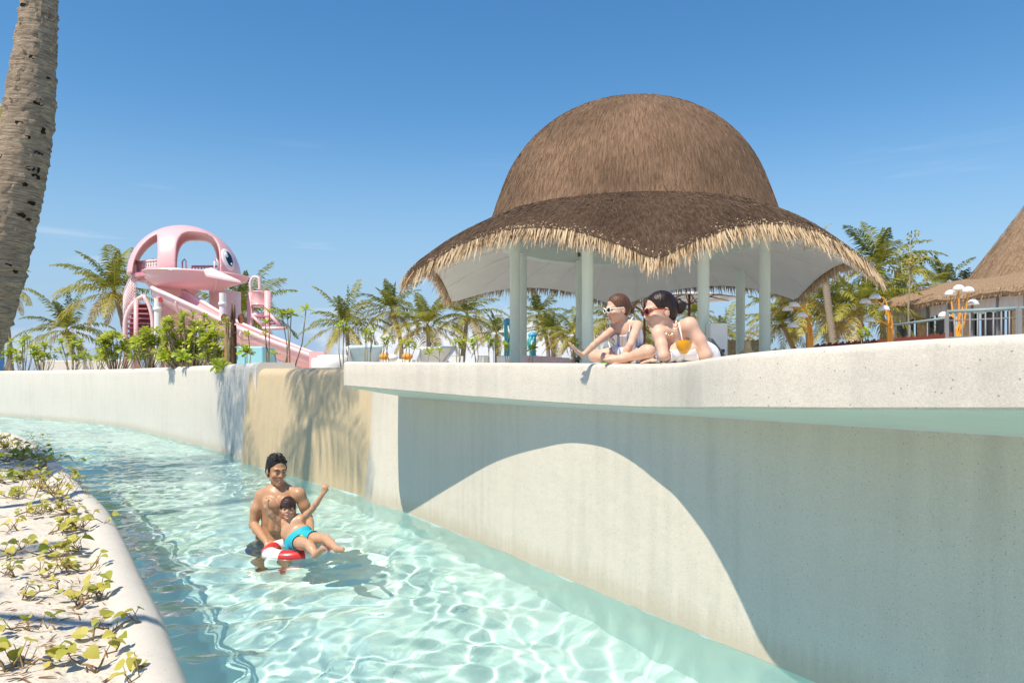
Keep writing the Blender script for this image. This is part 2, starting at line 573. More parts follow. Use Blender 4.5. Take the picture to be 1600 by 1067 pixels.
# ------------------------------------------------------------------ materials of the setting
terrazzo('rim_concrete', (0.70, 0.635, 0.54), (0.3, 0.3, 0.3), speck=0.26, speck_scale=110, stain=0.14, streak=0.15)
terrazzo('wall_concrete', (0.71, 0.64, 0.535), (0.3, 0.3, 0.3), speck=0.22, speck_scale=130, stain=0.15, streak=0.12, tide=(0.50, 0.42, 0.30), tan_end=(8.35, 9.0))
terrazzo('white_wall', (0.68, 0.63, 0.545), (0.3, 0.3, 0.3), speck=0.10, speck_scale=120, stain=0.10, streak=0.15, tide=(0.50, 0.42, 0.30))
terrazzo('tan_wall', (0.58, 0.455, 0.285), (0.3, 0.2, 0.1), speck=0.22, speck_scale=120, stain=0.22, streak=0.1)
terrazzo('kerb_concrete', (0.59, 0.55, 0.48), (0.3, 0.3, 0.3), speck=0.14, speck_scale=120, stain=0.14)
mat('pool_plaster', (0.61, 0.77, 0.725), 0.7, 0.3, var=0.10, vscale=1.5)
mat('sand', (0.62, 0.56, 0.475), 0.95, 0.1, var=0.16, vscale=7, bump=0.9, bscale=30)
mat('soffit_bounce', (0.72, 0.775, 0.70), 0.55, 0.3, var=0.06, vscale=2)  # aqua light thrown up by the water, put into the soffit's colour
mat('deck_stone', (0.62, 0.58, 0.52), 0.85, 0.2, var=0.15, vscale=3)
def water_mat():
    m = bpy.data.materials.new('river_water')
    m.use_nodes = True
    nt = m.node_tree
    nt.nodes.clear()
    out = nt.nodes.new('ShaderNodeOutputMaterial')
    g = nt.nodes.new('ShaderNodeBsdfGlass')
    g.inputs['IOR'].default_value = 1.333
    g.inputs['Roughness'].default_value = 0.0
    g.inputs['Color'].default_value = (0.93, 0.99, 0.985, 1)
    nt.links.new(g.outputs[0], out.inputs['Surface'])
    MAT['river_water'] = m
water_mat()
# ------------------------------------------------------------------ the river's two sides in plan
FLOOR_Z = -0.93
WALL_T = Vector((0.5037, -0.8639))          # right wall: direction towards the camera
WALL_N = Vector((-0.8639, -0.5037))         # and its normal towards the water
right_edge = [(-34, 36.5), (-26, 31.6), (-18.4, 26.6), (-11.9, 21.6), (-6.9, 15.7), (-4.05, 11.75), (-2.9, 10.2), (-1.82, 8.85), (-0.995, 7.42), (0.43, 4.98), (1.22, 3.62), (3.33, 0.0), (4.9, -2.7), (6.5, -5.4)]
left_edge = [(-30, 27.5), (-23.0, 24.6), (-16.5, 20.8), (-11.9, 17.1), (-10.3, 15.6), (-7.25, 11.7), (-5.27, 9.0), (-4.04, 7.35), (-3.15, 6.0), (-2.39, 4.79), (-1.86, 3.96), (-1.49, 3.34), (0.52, 0.0), (2.1, -2.7), (3.7, -5.4)]
def build_water():
    n_s, n_t = 1250, 130
    Rr = spline(right_edge, 4000); Lr = spline(left_edge, 4000)
    # rows: denser towards the camera
    def resample(c, yv):
        o = np.argsort(c[:, 1])
        return np.interp(yv, c[o, 1], c[o, 0])
    u = np.linspace(0, 1, n_s)
    # parametrize both by matching arcs measured from the near end
    def arc(c):
        c = c[::-1]
        s = np.concatenate([[0], np.cumsum(np.linalg.norm(np.diff(c, axis=0), axis=1))])
        return c, s
    Ra, Rs = arc(Rr); La, Ls = arc(Lr)
    w = 0.45 * u + 0.55 * u ** 2.6
    Rp = np.stack([np.interp(w * Rs[-1], Rs, Ra[:, k]) for k in (0, 1)], 1)
    Lp = np.stack([np.interp(w * Ls[-1], Ls, La[:, k]) for k in (0, 1)], 1)
    t = np.linspace(-0.06, 1.06, n_t)
    G = Lp[:, None, :] * (1 - t)[None, :, None] + Rp[:, None, :] * t[None, :, None]
    X, Y = G[..., 0], G[..., 1]
    Z = np.zeros_like(X)
    rg = np.random.default_rng(5)
    comps = []
    for lam, slope, cnt in ((1.7, 0.010, 7), (0.8, 0.015, 10), (0.40, 0.022, 16), (0.23, 0.032, 22), (0.135, 0.030, 22)):
        for _ in range(cnt):
            l = lam * rg.uniform(0.75, 1.35)
            k = 2 * math.pi / l
            a = rg.uniform(0, 2 * math.pi)
            comps.append((k * math.cos(a), k * math.sin(a), slope / k * rg.uniform(0.6, 1.3) * math.sqrt(2.0 / cnt) * 1.25, rg.uniform(0, 6.28)))
    # domain warp keeps the crests from lining up
    Xw = X + 0.10 * np.sin(1.9 * Y + 0.6) + 0.05 * np.sin(4.7 * X + 3.1 * Y)
    Yw = Y + 0.10 * np.sin(2.3 * X + 1.1) + 0.05 * np.sin(5.3 * Y - 2.7 * X)
    for kx, ky, am, ph in comps:
        Z += am * np.sin(kx * Xw + ky * Yw + ph)
    # calmer and rougher patches
    gust = 0.85 + 0.30 * np.sin(0.7 * X + 0.4 * Y + 1.0) * np.sin(0.5 * Y - 0.3 * X)
    far = np.clip((Y - 6.5) / 6.0, 0, 1); gust = gust * (1 + 1.1 * far * far * (3 - 2 * far))
    Z *= gust
    # rings spreading from the bather
    d = np.hypot(X + 1.95, Y - 6.1)
    Z += 0.014 * np.exp(-d / 0.8) * np.sin(d * 16.0 - 1.0)
    V = np.stack([X, Y, Z], -1).reshape(-1, 3)
    idx = np.arange(n_s * n_t).reshape(n_s, n_t)
    Q = np.stack([idx[:-1, :-1], idx[:-1, 1:], idx[1:, 1:], idx[1:, :-1]], -1).reshape(-1, 4)
    me = np_mesh('river_water', V, Q, MAT['river_water'])
    o = link('river_water', me)
    tag(o, kind='structure')
    o.cycles.is_caustics_caster = True
    return o
water = build_water()
def receiver(o):
    o.cycles.is_caustics_receiver = True
    return o
# pool floor: one sheet under the whole river, slightly uneven
def build_floor():
    m = MB()
    rows = []
    Rr = spline(right_edge, 120); Lr = spline(left_edge, 120)
    for a, b in zip(Lr, Rr):
        rows.append([(a[0] + (b[0] - a[0]) * t, a[1] + (b[1] - a[1]) * t, FLOOR_Z + 0.30 * (abs(2 * t - 1) ** 5)) for t in np.linspace(-0.12, 1.12, 22)])
    m.grid(rows, flip=True)
    o = m.build('river_bed', MAT['pool_plaster'], smooth=True)
    tag(o, kind='structure')
    receiver(o)
build_floor()
def sweep(path, prof_fn, closed=False):
    """rows of profile points along a plan path; prof_fn(i, s) -> list of (offset along the left-hand normal, z)"""
    p = np.array(path)
    d = np.gradient(p, axis=0)
    d /= np.linalg.norm(d, axis=1)[:, None]
    nrm = np.stack([d[:, 1], -d[:, 0]], 1)
    rows = []
    for i in range(len(p)):
        rows.append([(p[i, 0] + nrm[i, 0] * o, p[i, 1] + nrm[i, 1] * o, z) for o, z in prof_fn(i, i / (len(p) - 1))])
    return rows
def round_top(z0, z1, thick, r, face_out=0.0, n=5, batter=0.0):
    """cross-section of a wall: face towards the water at offset 0 (plus batter at the foot), rounded top edge, back face"""
    pr = [(face_out + batter, z0), (face_out + batter * 0.6, 0.0), (face_out + batter * 0.35, (0.0 + z1) / 2)]
    for k in range(n + 1):
        a = math.pi / 2 * k / n
        pr.append((face_out - r + r * math.cos(a), z1 - r + r * math.sin(a)))
    for k in range(n + 1):
        a = math.pi / 2 * (1 - k / n)
        pr.append((face_out - thick + 0.05 - 0.05 * math.cos(a), z1 - 0.05 + 0.05 * math.sin(a)))
    pr.append((face_out - thick, z0))
    return pr
# the white wall along the far reach. Plan path runs from far to near, so the left-hand normal points at the water
white_path = spline([(-34, 36.5), (-26, 31.6), (-18.4, 26.6), (-11.9, 21.6), (-6.9, 15.7), (-4.30, 12.1), (-4.06, 11.72)], 90)
def lining(m):
    for i, f in enumerate(m.f):
        if max(m.v[k][2] for k in f) <= 0.02:
            m.mi[i] = 1
    return m
def sgn_rows(path, fn):
    rows = sweep(path, fn)
    return rows
m = MB()
rows = sgn_rows(white_path, lambda i, s: round_top(-1.1, 1.625, 0.62, 0.11))
m.grid(rows)
# rounded return at the near end
end = rows[-1]
m.add(end, [tuple(reversed(range(len(end))))])
far_wall = lining(m).build('garden_wall', [MAT['white_wall'], MAT['pool_plaster']], smooth=True, auto=35)
tag(far_wall, 'long white rendered wall with rounded coping behind the far reach of the river', 'wall')
receiver(far_wall)
# the tan wall set back beside it
tan_path = spline([(-4.35, 11.95), (-3.9, 11.42), (-2.9, 10.12), (-1.95, 8.93), (-1.2, 7.9)], 40)
m = MB()
rows = sgn_rows(tan_path, lambda i, s: round_top(-1.1, 1.53 - 0.03 * s, 0.7, 0.14, face_out=-0.10, batter=0.20))
m.grid(rows)
m.add(rows[-1], [tuple(reversed(range(len(rows[-1]))))])
tan = lining(m).build('sandstone_wall', [MAT['tan_wall'], MAT['pool_plaster']], smooth=True, auto=35)
tag(tan, 'short tan sandstone-coloured wall between the white wall and the overhanging rim', 'wall')
receiver(tan)
# the lower wall under the overhanging rim, its far end turned back in a quarter round
low_path = spline([(-0.9, 9.3), (-1.40, 9.06), (-1.62, 8.78), (-1.60, 8.46), (-1.42, 8.13), (-0.995, 7.42), (0.43, 4.98), (1.22, 3.62), (3.33, 0.0), (6.5, -5.4)], 150)
def low_prof(i, s):
    e = max(0.0, min(1.0, (low_path[i][1] - 7.5) / 0.8)); e = e * e * (3 - 2 * e)
    return [(0.02 + 0.12 * e, -1.1), (0.09 * e, 0.0), (0.03 * e, 0.6), (0.0, 1.17 + 0.13 * e)]
m = MB()
rows = sgn_rows(low_path, low_prof)
m.grid(rows)
low_wall = lining(m).build('river_wall', [MAT['wall_concrete'], MAT['pool_plaster']], smooth=True, auto=35)
tag(low_wall, 'tall speckled concrete wall in the shade of the rim beside the water', 'wall')
receiver(low_wall)
# the overhanging rim: outer outline (X, Y, z of lower edge, z of upper edge), from the far corner to the near side
rim_out = [(-1.567, 6.957, 1.302, 1.531), (-1.296, 6.683, 1.287, 1.523), (-0.91, 6.297, 1.265, 1.513), (-0.428, 5.803, 1.238, 1.500), (-0.168, 5.505, 1.227, 1.492), (0.053, 5.228, 1.218, 1.485), (0.289, 4.912, 1.211, 1.477), (0.484, 4.58, 1.209, 1.467), (0.597, 4.315, 1.212, 1.459), (0.685, 4.047, 1.216, 1.456), (0.730, 3.898, 1.220, 1.454), (0.776, 3.631, 1.229, 1.453), (0.790, 3.411, 1.237, 1.454), (0.791, 3.245, 1.243, 1.456), (0.790, 3.06, 1.251, 1.460), (0.83, 2.86, 1.26, 1.468), (0.92, 2.64, 1.268, 1.478), (1.055, 2.42, 1.275, 1.4855), (1.145, 2.18, 1.285, 1.4896), (1.215, 1.976, 1.293, 1.4895), (1.29, 1.78, 1.301, 1.489), (1.45, 1.50, 1.31, 1.478), (1.9, 0.9, 1.31, 1.47), (2.6, -0.2, 1.31, 1.47), (3.9, -2.4, 1.31, 1.47)]
def build_rim():
    c = spline(rim_out, 220)
    # the far end: turn back round the corner towards the tan wall
    tail = spline([(-0.55, 8.25, 1.20, 1.531), (-1.20, 7.72, 1.23, 1.531), (-1.52, 7.30, 1.27, 1.531), (-1.60, 7.06, 1.295, 1.531), (-1.567, 6.957, 1.302, 1.531)], 26)[:-1]
    c = np.vstack([tail, c])
    rows = []
    wl = spline([(-0.35, 8.6), (-0.75, 8.3), (-1.10, 7.72), (-0.995, 7.44), (0.43, 4.99), (1.22, 3.63), (3.33, 0.01), (6.5, -5.39)], 1200)
    wl_in = wl[:, :2]
    d = np.gradient(c[:, :2], axis=0); d /= np.linalg.norm(d, axis=1)[:, None]
    nrm = np.stack([d[:, 1], -d[:, 0]], 1)          # away from the slab, over the water
    def nearest(p, lo):
        q = np.linalg.norm(wl_in - p, axis=1)
        q[:lo] = 1e9
        return int(np.argmin(q))
    lo = 0
    for i in range(len(c)):
        x, y, zb, zt = c[i]
        p = np.array([x, y])
        lo = nearest(p, lo)
        w = wl_in[lo] + np.array([0.10 * 0.8639, 0.10 * 0.5037])
        inn = wl_in[lo] + np.array([1.1 * 0.8639, 1.1 * 0.5037])
        r = 0.028
        pt = lambda o, z: (x + nrm[i, 0] * o, y + nrm[i, 1] * o, z)
        row = [(inn[0], inn[1], 1.30), (w[0], w[1], 1.165 - 0.004)]
        row += [tuple((np.array([w[0], w[1], 1.161]) * (1 - a) + np.array([x, y, zb]) * a)) for a in (0.25, 0.5, 0.75)]
        row += [pt(-0.008, zb), pt(0.0, zb + 0.008)]
        row += [pt(0.0, zb * 0.5 + zt * 0.5)]
        for k in range(4):
            a = math.pi / 2 * k / 3
            row.append(pt(-r + r * math.cos(a), zt - r + r * math.sin(a)))
        row.append(pt(-0.30, zt + 0.002))
        row.append((inn[0], inn[1], zt - 0.004))
        rows.append(row)
    m = MB()
    m.grid(rows, closed_u=True, flip=True)
    nc = len(rows[0])
    for i in range(len(rows) - 1):
        for k in range(1, 5):
            m.mi[i * nc + k] = 1          # underside: the water's bounce light put into the render's colour
    m.add(rows[0], [tuple(range(len(rows[0])))])
    m.add(rows[-1], [tuple(reversed(range(len(rows[-1]))))])
    o = m.build('overhanging_ledge', [MAT['rim_concrete'], MAT['soffit_bounce']], smooth=True, auto=30)
    tag(o, 'curved speckled concrete rim of the upper pool overhanging the river', 'pool rim')
    return o
rim = build_rim()
# left bank: rounded kerb along the water and the sand behind it
left_path = spline(left_edge, 170)
KERB_Z = 0.17
def kerb_prof(i, s):
    # path far -> near; left-hand normal (dy, -dx) points back to ... the bank lies on the other side
    pr = [(0.02, -1.05), (0.0, 0.0)]
    for k in range(8):
        a = math.pi * k / 7
        pr.append((-0.14 + 0.14 * math.cos(a), KERB_Z - 0.12 + 0.12 * math.sin(a)))
    pr.append((-0.28, -0.2))
    return [(-o, z) for o, z in pr]
rows = sgn_rows(left_path, kerb_prof)
m = MB(); m.grid(rows, flip=True)
kerb = lining(m).build('bank_kerb', [MAT['kerb_concrete'], MAT['pool_plaster']], smooth=True)
tag(kerb, kind='structure')
receiver(kerb)
def sand_z(x, y):
    return 0.115 + 0.03 * math.sin(1.3 * x + 0.4) * math.sin(1.1 * y) + 0.014 * math.sin(4.1 * x + 1.7 * y) + 0.010 * math.sin(7.3 * y - 3.9 * x)
def build_sand():
    m = MB(); rows = []
    d = np.gradient(left_path, axis=0); d /= np.linalg.norm(d, axis=1)[:, None]
    nr = np.stack([-d[:, 1], d[:, 0]], 1)
    fine = spline(left_edge, 420)
    d = np.gradient(fine, axis=0); d /= np.linalg.norm(d, axis=1)[:, None]
    nr = np.stack([-d[:, 1], d[:, 0]], 1)
    offs = np.concatenate([np.linspace(0.20, 3.2, 60), np.array([3.8, 5, 7, 10, 15, 25])])
    for p, q in zip(fine, nr):
        r = []
        for o in offs:
            x, y = p[0] + q[0] * -o * -1 * SAND_SIDE, p[1] + q[1] * o * SAND_SIDE
            z = sand_z(x, y) + random.uniform(-.004, .004)
            r.append((x, y, z))
        rows.append(r)
    m.grid(rows)
    o = m.build('sand', MAT['sand'], smooth=True)
    tag(o, kind='structure')
SAND_SIDE = -1
build_sand()
# ground and deck behind the walls, and the sea to the horizon
def poly_sheet(name, pts, z, mt, kind='structure'):
    m = MB(); m.add([(x, y, z) for x, y in pts], [tuple(range(len(pts)))])
    o = m.build(name, mt); tag(o, kind=kind); return o
# ------------------------------------------------------------------ upper ground behind the walls
_pa = np.vstack([white_path, np.array([(-2.9, 10.25), (-1.5, 8.7), (-0.9, 7.9), (0.43, 4.98), (1.22, 3.62), (3.33, 0.0), (6.5, -5.4)])])
_d = np.gradient(_pa, axis=0); _d /= np.linalg.norm(_d, axis=1)[:, None]
gp = [(p[0] - q[1] * 0.5, p[1] + q[0] * 0.5) for p, q in zip(_pa, _d)]
gp = [(gp[0][0] - 30, gp[0][1] + 15)] + [g for i, g in enumerate(gp) if i % 6 == 0 or i >= 89]
m = MB()
pts = gp + [(60, -40), (2500, -200), (2500, 2500), (-2500, 2500), (-2500, 400)]
bm = bmesh.new()
vs = [bm.verts.new((x, y, 1.40)) for x, y in pts]
f = bm.faces.new(vs)
bmesh.ops.triangulate(bm, faces=[f])
me = bpy.data.meshes.new('terrace'); bm.to_mesh(me); bm.free()
me.materials.append(MAT['sand'])
tag(link('terrace', me), kind='structure')
# ------------------------------------------------------------------ pavilion
def thatch_mat(name, c1, c2, c3):
    m = bpy.data.materials.new(name); m.use_nodes = True
    nt = m.node_tree; b = nt.nodes['Principled BSDF']; L = nt.links.new; N = nt.nodes.new
    uv = N('ShaderNodeUVMap')
    mp = N('ShaderNodeMapping'); mp.inputs['Scale'].default_value = (1.0, 0.10, 1.0)
    L(uv.outputs[0], mp.inputs[0])
    n = N('ShaderNodeTexNoise'); n.inputs['Scale'].default_value = 24.0; n.inputs['Detail'].default_value = 6; n.inputs['Roughness'].default_value = 0.65
    L(mp.outputs[0], n.inputs['Vector'])
    r = ramp_node(nt, [(0.30, c1), (0.52, c2), (0.75, c3)])
    L(n.outputs['Fac'], r.inputs[0])
    tc = N('ShaderNodeTexCoord')
    n2 = N('ShaderNodeTexNoise'); n2.inputs['Scale'].default_value = 0.8; n2.inputs['Detail'].default_value = 5
    L(tc.outputs['Object'], n2.inputs['Vector'])
    r2 = ramp_node(nt, [(0.35, (0.72, 0.70, 0.68)), (0.65, (1.12, 1.08, 1.05))])
    L(n2.outputs['Fac'], r2.inputs[0])
    mx = N('ShaderNodeMix'); mx.data_type = 'RGBA'; mx.blend_type = 'MULTIPLY'; mx.inputs[0].default_value = 1
    L(r.outputs[0], mx.inputs['A']); L(r2.outputs[0], mx.inputs['B'])
    L(mx.outputs['Result'], b.inputs['Base Color'])
    b.inputs['Roughness'].default_value = 0.95; b.inputs['Specular IOR Level'].default_value = 0.1
    bp = N('ShaderNodeBump'); bp.inputs['Strength'].default_value = 0.9; bp.inputs['Distance'].default_value = 0.05
    L(n.outputs['Fac'], bp.inputs['Height']); L(bp.outputs[0], b.inputs['Normal'])
    MAT[name] = m
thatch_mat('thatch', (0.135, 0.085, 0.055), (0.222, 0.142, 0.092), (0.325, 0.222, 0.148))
thatch_mat('thatch_shaded', (0.045, 0.029, 0.020), (0.092, 0.060, 0.041), (0.155, 0.108, 0.075))  # dark copy of the thatch: shade of the brim put into the colour
thatch_mat('thatch_pale', (0.20, 0.125, 0.075), (0.33, 0.225, 0.140), (0.45, 0.33, 0.22))
def straw_mat(name, dark, light):
    """every strand its own tone: a point colour drawn per strand picks the place on the ramp"""
    m = bpy.data.materials.new(name); m.use_nodes = True
    nt = m.node_tree; b = nt.nodes['Principled BSDF']
    at = nt.nodes.new('ShaderNodeAttribute'); at.attribute_name = 'tone'
    r = ramp_node(nt, [(0.0, dark), (1.0, light)])
    nt.links.new(at.outputs['Fac'], r.inputs[0]); nt.links.new(r.outputs[0], b.inputs['Base Color'])
    b.inputs['Roughness'].default_value = 0.85; b.inputs['Specular IOR Level'].default_value = 0.2
    MAT[name] = m
straw_mat('straw', (0.30, 0.20, 0.115), (0.70, 0.545, 0.36))
mat('straw_edge', (0.40, 0.29, 0.18), 0.95, 0.1, var=0.4, vscale=30, stretch=(1, 1, 0.15))
straw_mat('straw_brown', (0.095, 0.060, 0.040), (0.36, 0.26, 0.17))
mat('mint_paint', (0.68, 0.79, 0.73), 0.45, 0.4, var=0.04, vscale=2)
mat('ceiling_fabric', (0.80, 0.81, 0.775), 0.8, 0.2, var=0.05, vscale=1.5)
def strands(name, base, direc, width, tone, mt, parent, bend=0.0):
    """flat tapering strands: base (n,3), direc (n,3) vectors with length, width (n,), tone (n,)"""
    n = len(base)
    base = np.asarray(base); direc = np.asarray(direc)
    rnd = np.random.default_rng(3).normal(size=(n, 3))
    side = np.cross(direc, rnd); side /= np.maximum(np.linalg.norm(side, axis=1), 1e-6)[:, None]
    side *= np.asarray(width)[:, None] * 0.5
    sag = np.zeros((n, 3)); sag[:, 2] = -bend * np.linalg.norm(direc, axis=1)
    mid = base + direc * 0.55
    tip = base + direc + sag
    V = np.stack([base - side, base + side, mid + side * 0.9, mid - side * 0.9, tip + side * 0.25, tip - side * 0.25], 1).reshape(-1, 3)
    i = np.arange(n)[:, None] * 6
    Q = np.concatenate([i + np.array([[0, 1, 2, 3]]), i + np.array([[3, 2, 4, 5]])])
    me = np_mesh(name, V, Q, mt, smooth=False)
    at = me.attributes.new('tone', 'FLOAT', 'POINT')
    if len(me.vertices) == len(V):
        at.data.foreach_set('value', np.repeat(np.asarray(tone, np.float32), 6))
    o = link(name, me, parent)
    o['kind'] = 'stuff'
    return o
PAV = Vector((2.88, 17.9, 1.40))
N_LOBE = 6
PHI0 = math.radians(-90 - 5.0)           # a tip points almost at the camera
def edge_at(phi):
    a = (phi - PHI0) / (2 * math.pi) * N_LOBE
    d = abs((a % 1.0) - 0.5) * 2.0       # 1 at tips, 0 at mid arch
    back = 0.5 + 0.5 * math.sin(phi)      # 0 in front, 1 behind
    zt = 3.32 + 0.45 * back
    zm = 4.16 + 0.08 * back
    return 4.95 + (0.75 - 0.28 * max(0.0, math.cos(phi))) * d ** 2.2, zm - (zm - zt) * d ** 2.1
R_J, Z_J = 3.28, 5.02
def roof_point(phi, s):
    """s 0..1 dome from crown to waist, 1..2 brim from waist to edge"""
    if s <= 1.0:
        a = s * math.radians(86)
        r = 3.30 * (math.sin(a) / math.sin(math.radians(86))) ** 0.90
        z = Z_J + 2.93 * (math.cos(a) - math.cos(math.radians(86))) / (1 - math.cos(math.radians(86)))
    else:
        t = s - 1.0
        re, ze = edge_at(phi)
        r = R_J + (re - R_J) * t
        z = Z_J - (Z_J - ze) * (0.30 * t + 0.70 * t ** 1.75)
    # soft fillet where the dome meets the brim
    if 0.80 < s < 1.3:
        w = max(0, 1 - abs(s - 1.0) / (0.20 if s < 1 else 0.30))
        r += 0.11 * w * w
        z += 0.03 * w * w
    return Vector((r * math.cos(phi), r * math.sin(phi), z))
def build_pavilion():
    root = empty('thatched_pavilion', PAV)
    tag(root, 'round thatched pavilion with tall dome, scalloped straw brim and mint columns', 'pavilion')
    off = PAV.z
    n_phi = 168
    ss = list(np.linspace(0.0, 1.0, 26)) + list(np.linspace(1.03, 2.0, 24))
    phis = [2 * math.pi * k / n_phi for k in range(n_phi)]
    # outer thatch: dome and brim are one skin, closed by an underlayer at the edge
    def skin(name, s_list, mt, lift=0.0, parent=root):
        vs = []; fs = []; uv = []
        for i, s in enumerate(s_list):
            for p in phis:
                q = roof_point(p, s); vs.append((q.x, q.y, q.z - off + lift))
        nc = n_phi
        for i in range(len(s_list) - 1):
            for k in range(nc):
                k2 = (k + 1) % nc
                fs.append((i * nc + k, (i + 1) * nc + k, (i + 1) * nc + k2, i * nc + k2))
        me = bpy.data.meshes.new(name); me.from_pydata(vs, [], fs)
        ul = me.uv_layers.new(name='UVMap')
        for pi, poly in enumerate(me.polygons):
            i, k = divmod(pi, nc)
            for li, (ii, kk) in zip(poly.loop_indices, ((i, k), (i + 1, k), (i + 1, k + 1), (i, k + 1))):
                ul.data[li].uv = (kk / nc * 21.0, s_list[ii] * 6.0)
        me.polygons.foreach_set('use_smooth', [True] * len(me.polygons))
        me.materials.append(mt); me.update()
        return link(name, me, parent)
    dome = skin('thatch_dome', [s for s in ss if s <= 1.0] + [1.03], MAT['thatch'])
    brim = skin('thatch_brim', [1.03 - 1e-3] + [s for s in ss if s > 1.03], MAT['thatch_shaded'])
    rg = np.random.default_rng(21)
    # loose straw lying over the skin
    def lay(n, s0, s1, name, parent, mt, ln, wd, lift, lo=0.0, hi=1.0):
        B = []; D = []
        for _ in range(n):
            p = rg.uniform(0, 2 * math.pi); s = rg.uniform(s0 ** 1.0, s1)
            if s < 1.0 and rg.uniform() > math.sin(s * 1.5) + 0.05: continue
            a = roof_point(p, s); b = roof_point(p + rg.normal(0, 0.012), min(2.0, s + 0.05))
            d = (b - a); d.normalize()
            nrm = Vector((math.cos(p), math.sin(p), 0.4)).normalized()
            l = ln * rg.uniform(0.6, 1.4)
            B.append((a.x + nrm.x * 0.004, a.y + nrm.y * 0.004, a.z - off + 0.004))
            q = d * l + nrm * lift * rg.uniform(0.1, 1.3)
            D.append((q.x, q.y, q.z))
        n = len(B)
        return strands(name, B, D, rg.uniform(0.6, 1.4, n) * wd, np.clip(rg.beta(1.6, 3.2, n), lo, hi), mt, parent, 0.05)
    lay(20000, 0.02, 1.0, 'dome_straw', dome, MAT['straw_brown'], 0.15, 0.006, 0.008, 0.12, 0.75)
    lay(9000, 1.0, 1.95, 'brim_straw', brim, MAT['straw_brown'], 0.15, 0.007, 0.010, 0.0, 0.32)  # tones kept low, the brim's shade put into the straw colour too
    # hanging straw fringe along the scalloped edge, several layers deep
    B = []; D = []; T = []; Wd = []
    for _ in range(7600):
        p = rg.uniform(0, 2 * math.pi)
        s = 2.0 - abs(rg.normal(0, 0.045))
        a = roof_point(p, s); c = roof_point(p, 2.0); c0 = roof_point(p, 1.9)
        d = (c - c0).normalized()
        l = rg.uniform(0.16, 0.50) * (1.15 if rg.uniform() < 0.08 else 0.88)
        d = (d * rg.uniform(0.25, 0.75) + Vector((0, 0, -1)) * rg.uniform(0.55, 0.95) + Vector((rg.normal(0, .13), rg.normal(0, .13), 0))).normalized() * l
        z = a.z - off + 0.012 - rg.uniform(0.0, 0.05)
        B.append((a.x, a.y, z)); D.append(tuple(d)); T.append(np.clip(rg.beta(3, 1.8), 0, 1)); Wd.append(rg.uniform(0.014, 0.034))
    strands('straw_fringe', B, D, Wd, T, MAT['straw'], root, 0.0)
    # white fabric ceiling under the brim, thatch thickness above it
    m = MB(); rows = []
    Zc = lambda z: z - off
    for t in np.linspace(0, 1, 12):
        row = []
        for p in phis:
            re, ze = edge_at(p)
            r = 2.9 + (re - 0.10 - 2.9) * t
            z = 4.62 - (4.62 - (ze - 0.16)) * (0.45 * t + 0.55 * t ** 2)
            row.append((r * math.cos(p), r * math.sin(p), Zc(z)))
        rows.append(row)
    m.grid(rows, closed_u=True)
    # rim band between ceiling edge and thatch edge
    row2 = []
    for p in phis:
        q = roof_point(p, 2.0); row2.append((q.x, q.y, q.z - off - 0.01))
    ceil = m.build('ceiling', MAT['ceiling_fabric'], root, smooth=True, auto=40)
    MB().grid([rows[-1], row2], closed_u=True).build('thatch_edge', MAT['straw_edge'], root, smooth=True)
    m = MB()
    m.lathe([(2.95, Zc(4.90)), (1.6, Zc(5.25)), (0.02, Zc(5.4))], n=60)
    m.build('inner_ceiling', MAT['ceiling_fabric'], root, smooth=True)
    for k in range(24):                      # welted seams of the fabric
        p = 2 * math.pi * k / 24 + 0.07
        re, ze = edge_at(p)
        pts = []
        for t in np.linspace(0, 0.97, 8):
            r = 2.9 + (re - 0.10 - 2.9) * t
            z = 4.62 - (4.62 - (ze - 0.16)) * (0.45 * t + 0.55 * t ** 2)
            pts.append((r * math.cos(p), r * math.sin(p), Zc(z) - 0.008))
        MB().tube(pts, 0.016, 5).build('seam', MAT['ceiling_fabric'], ceil, smooth=True)
    m = MB()
    m.lathe([(2.86, Zc(4.56)), (3.20, Zc(4.56)), (3.20, Zc(4.98)), (2.86, Zc(4.98)), (2.86, Zc(4.56))], n=72)
    m.build('ring_beam', MAT['mint_paint'], root, smooth=True, auto=30)
    for px, Y, hidden in ((918, 15.55, 0), (1099, 15.55, 0), (1195, 16.5, 0), (804.5, 17.6, 0), (816, 19.4, 0), (906.5, 20.4, 0), (1157, 20.2, 0)):
        x = PX(px, Y) - PAV.x; y = Y - PAV.y
        col = MB().lathe([(0.122, -0.02), (0.122, Zc(4.60))], (x, y, 0), n=28, caps=True).build('column', MAT['mint_paint'], root, smooth=True, auto=40)
        MB().lathe([(0.15, 0.0), (0.15, 0.05), (0.1225, 0.055)], (x, y, 0), n=28).build('base_collar', MAT['mint_paint'], col, smooth=True, auto=40)
    m = MB(); m.lathe([(0.0, 0.004), (4.6, 0.004), (4.6, 0.012), (0.0, 0.012)][:2] , n=64)
    m.build('floor_disc', MAT['deck_stone'], root)
    # small black spotlight under the beam
    p = P(905, 397.5, 15.2) - PAV
    MB().lathe([(0.03, -0.05), (0.035, 0.02), (0.01, 0.04)], p, n=12, caps=True).build('spotlight', MAT['black_plastic'], root, smooth=True)
    return root
mat('black_plastic', (0.02, 0.02, 0.022), 0.4, 0.5)
build_pavilion()
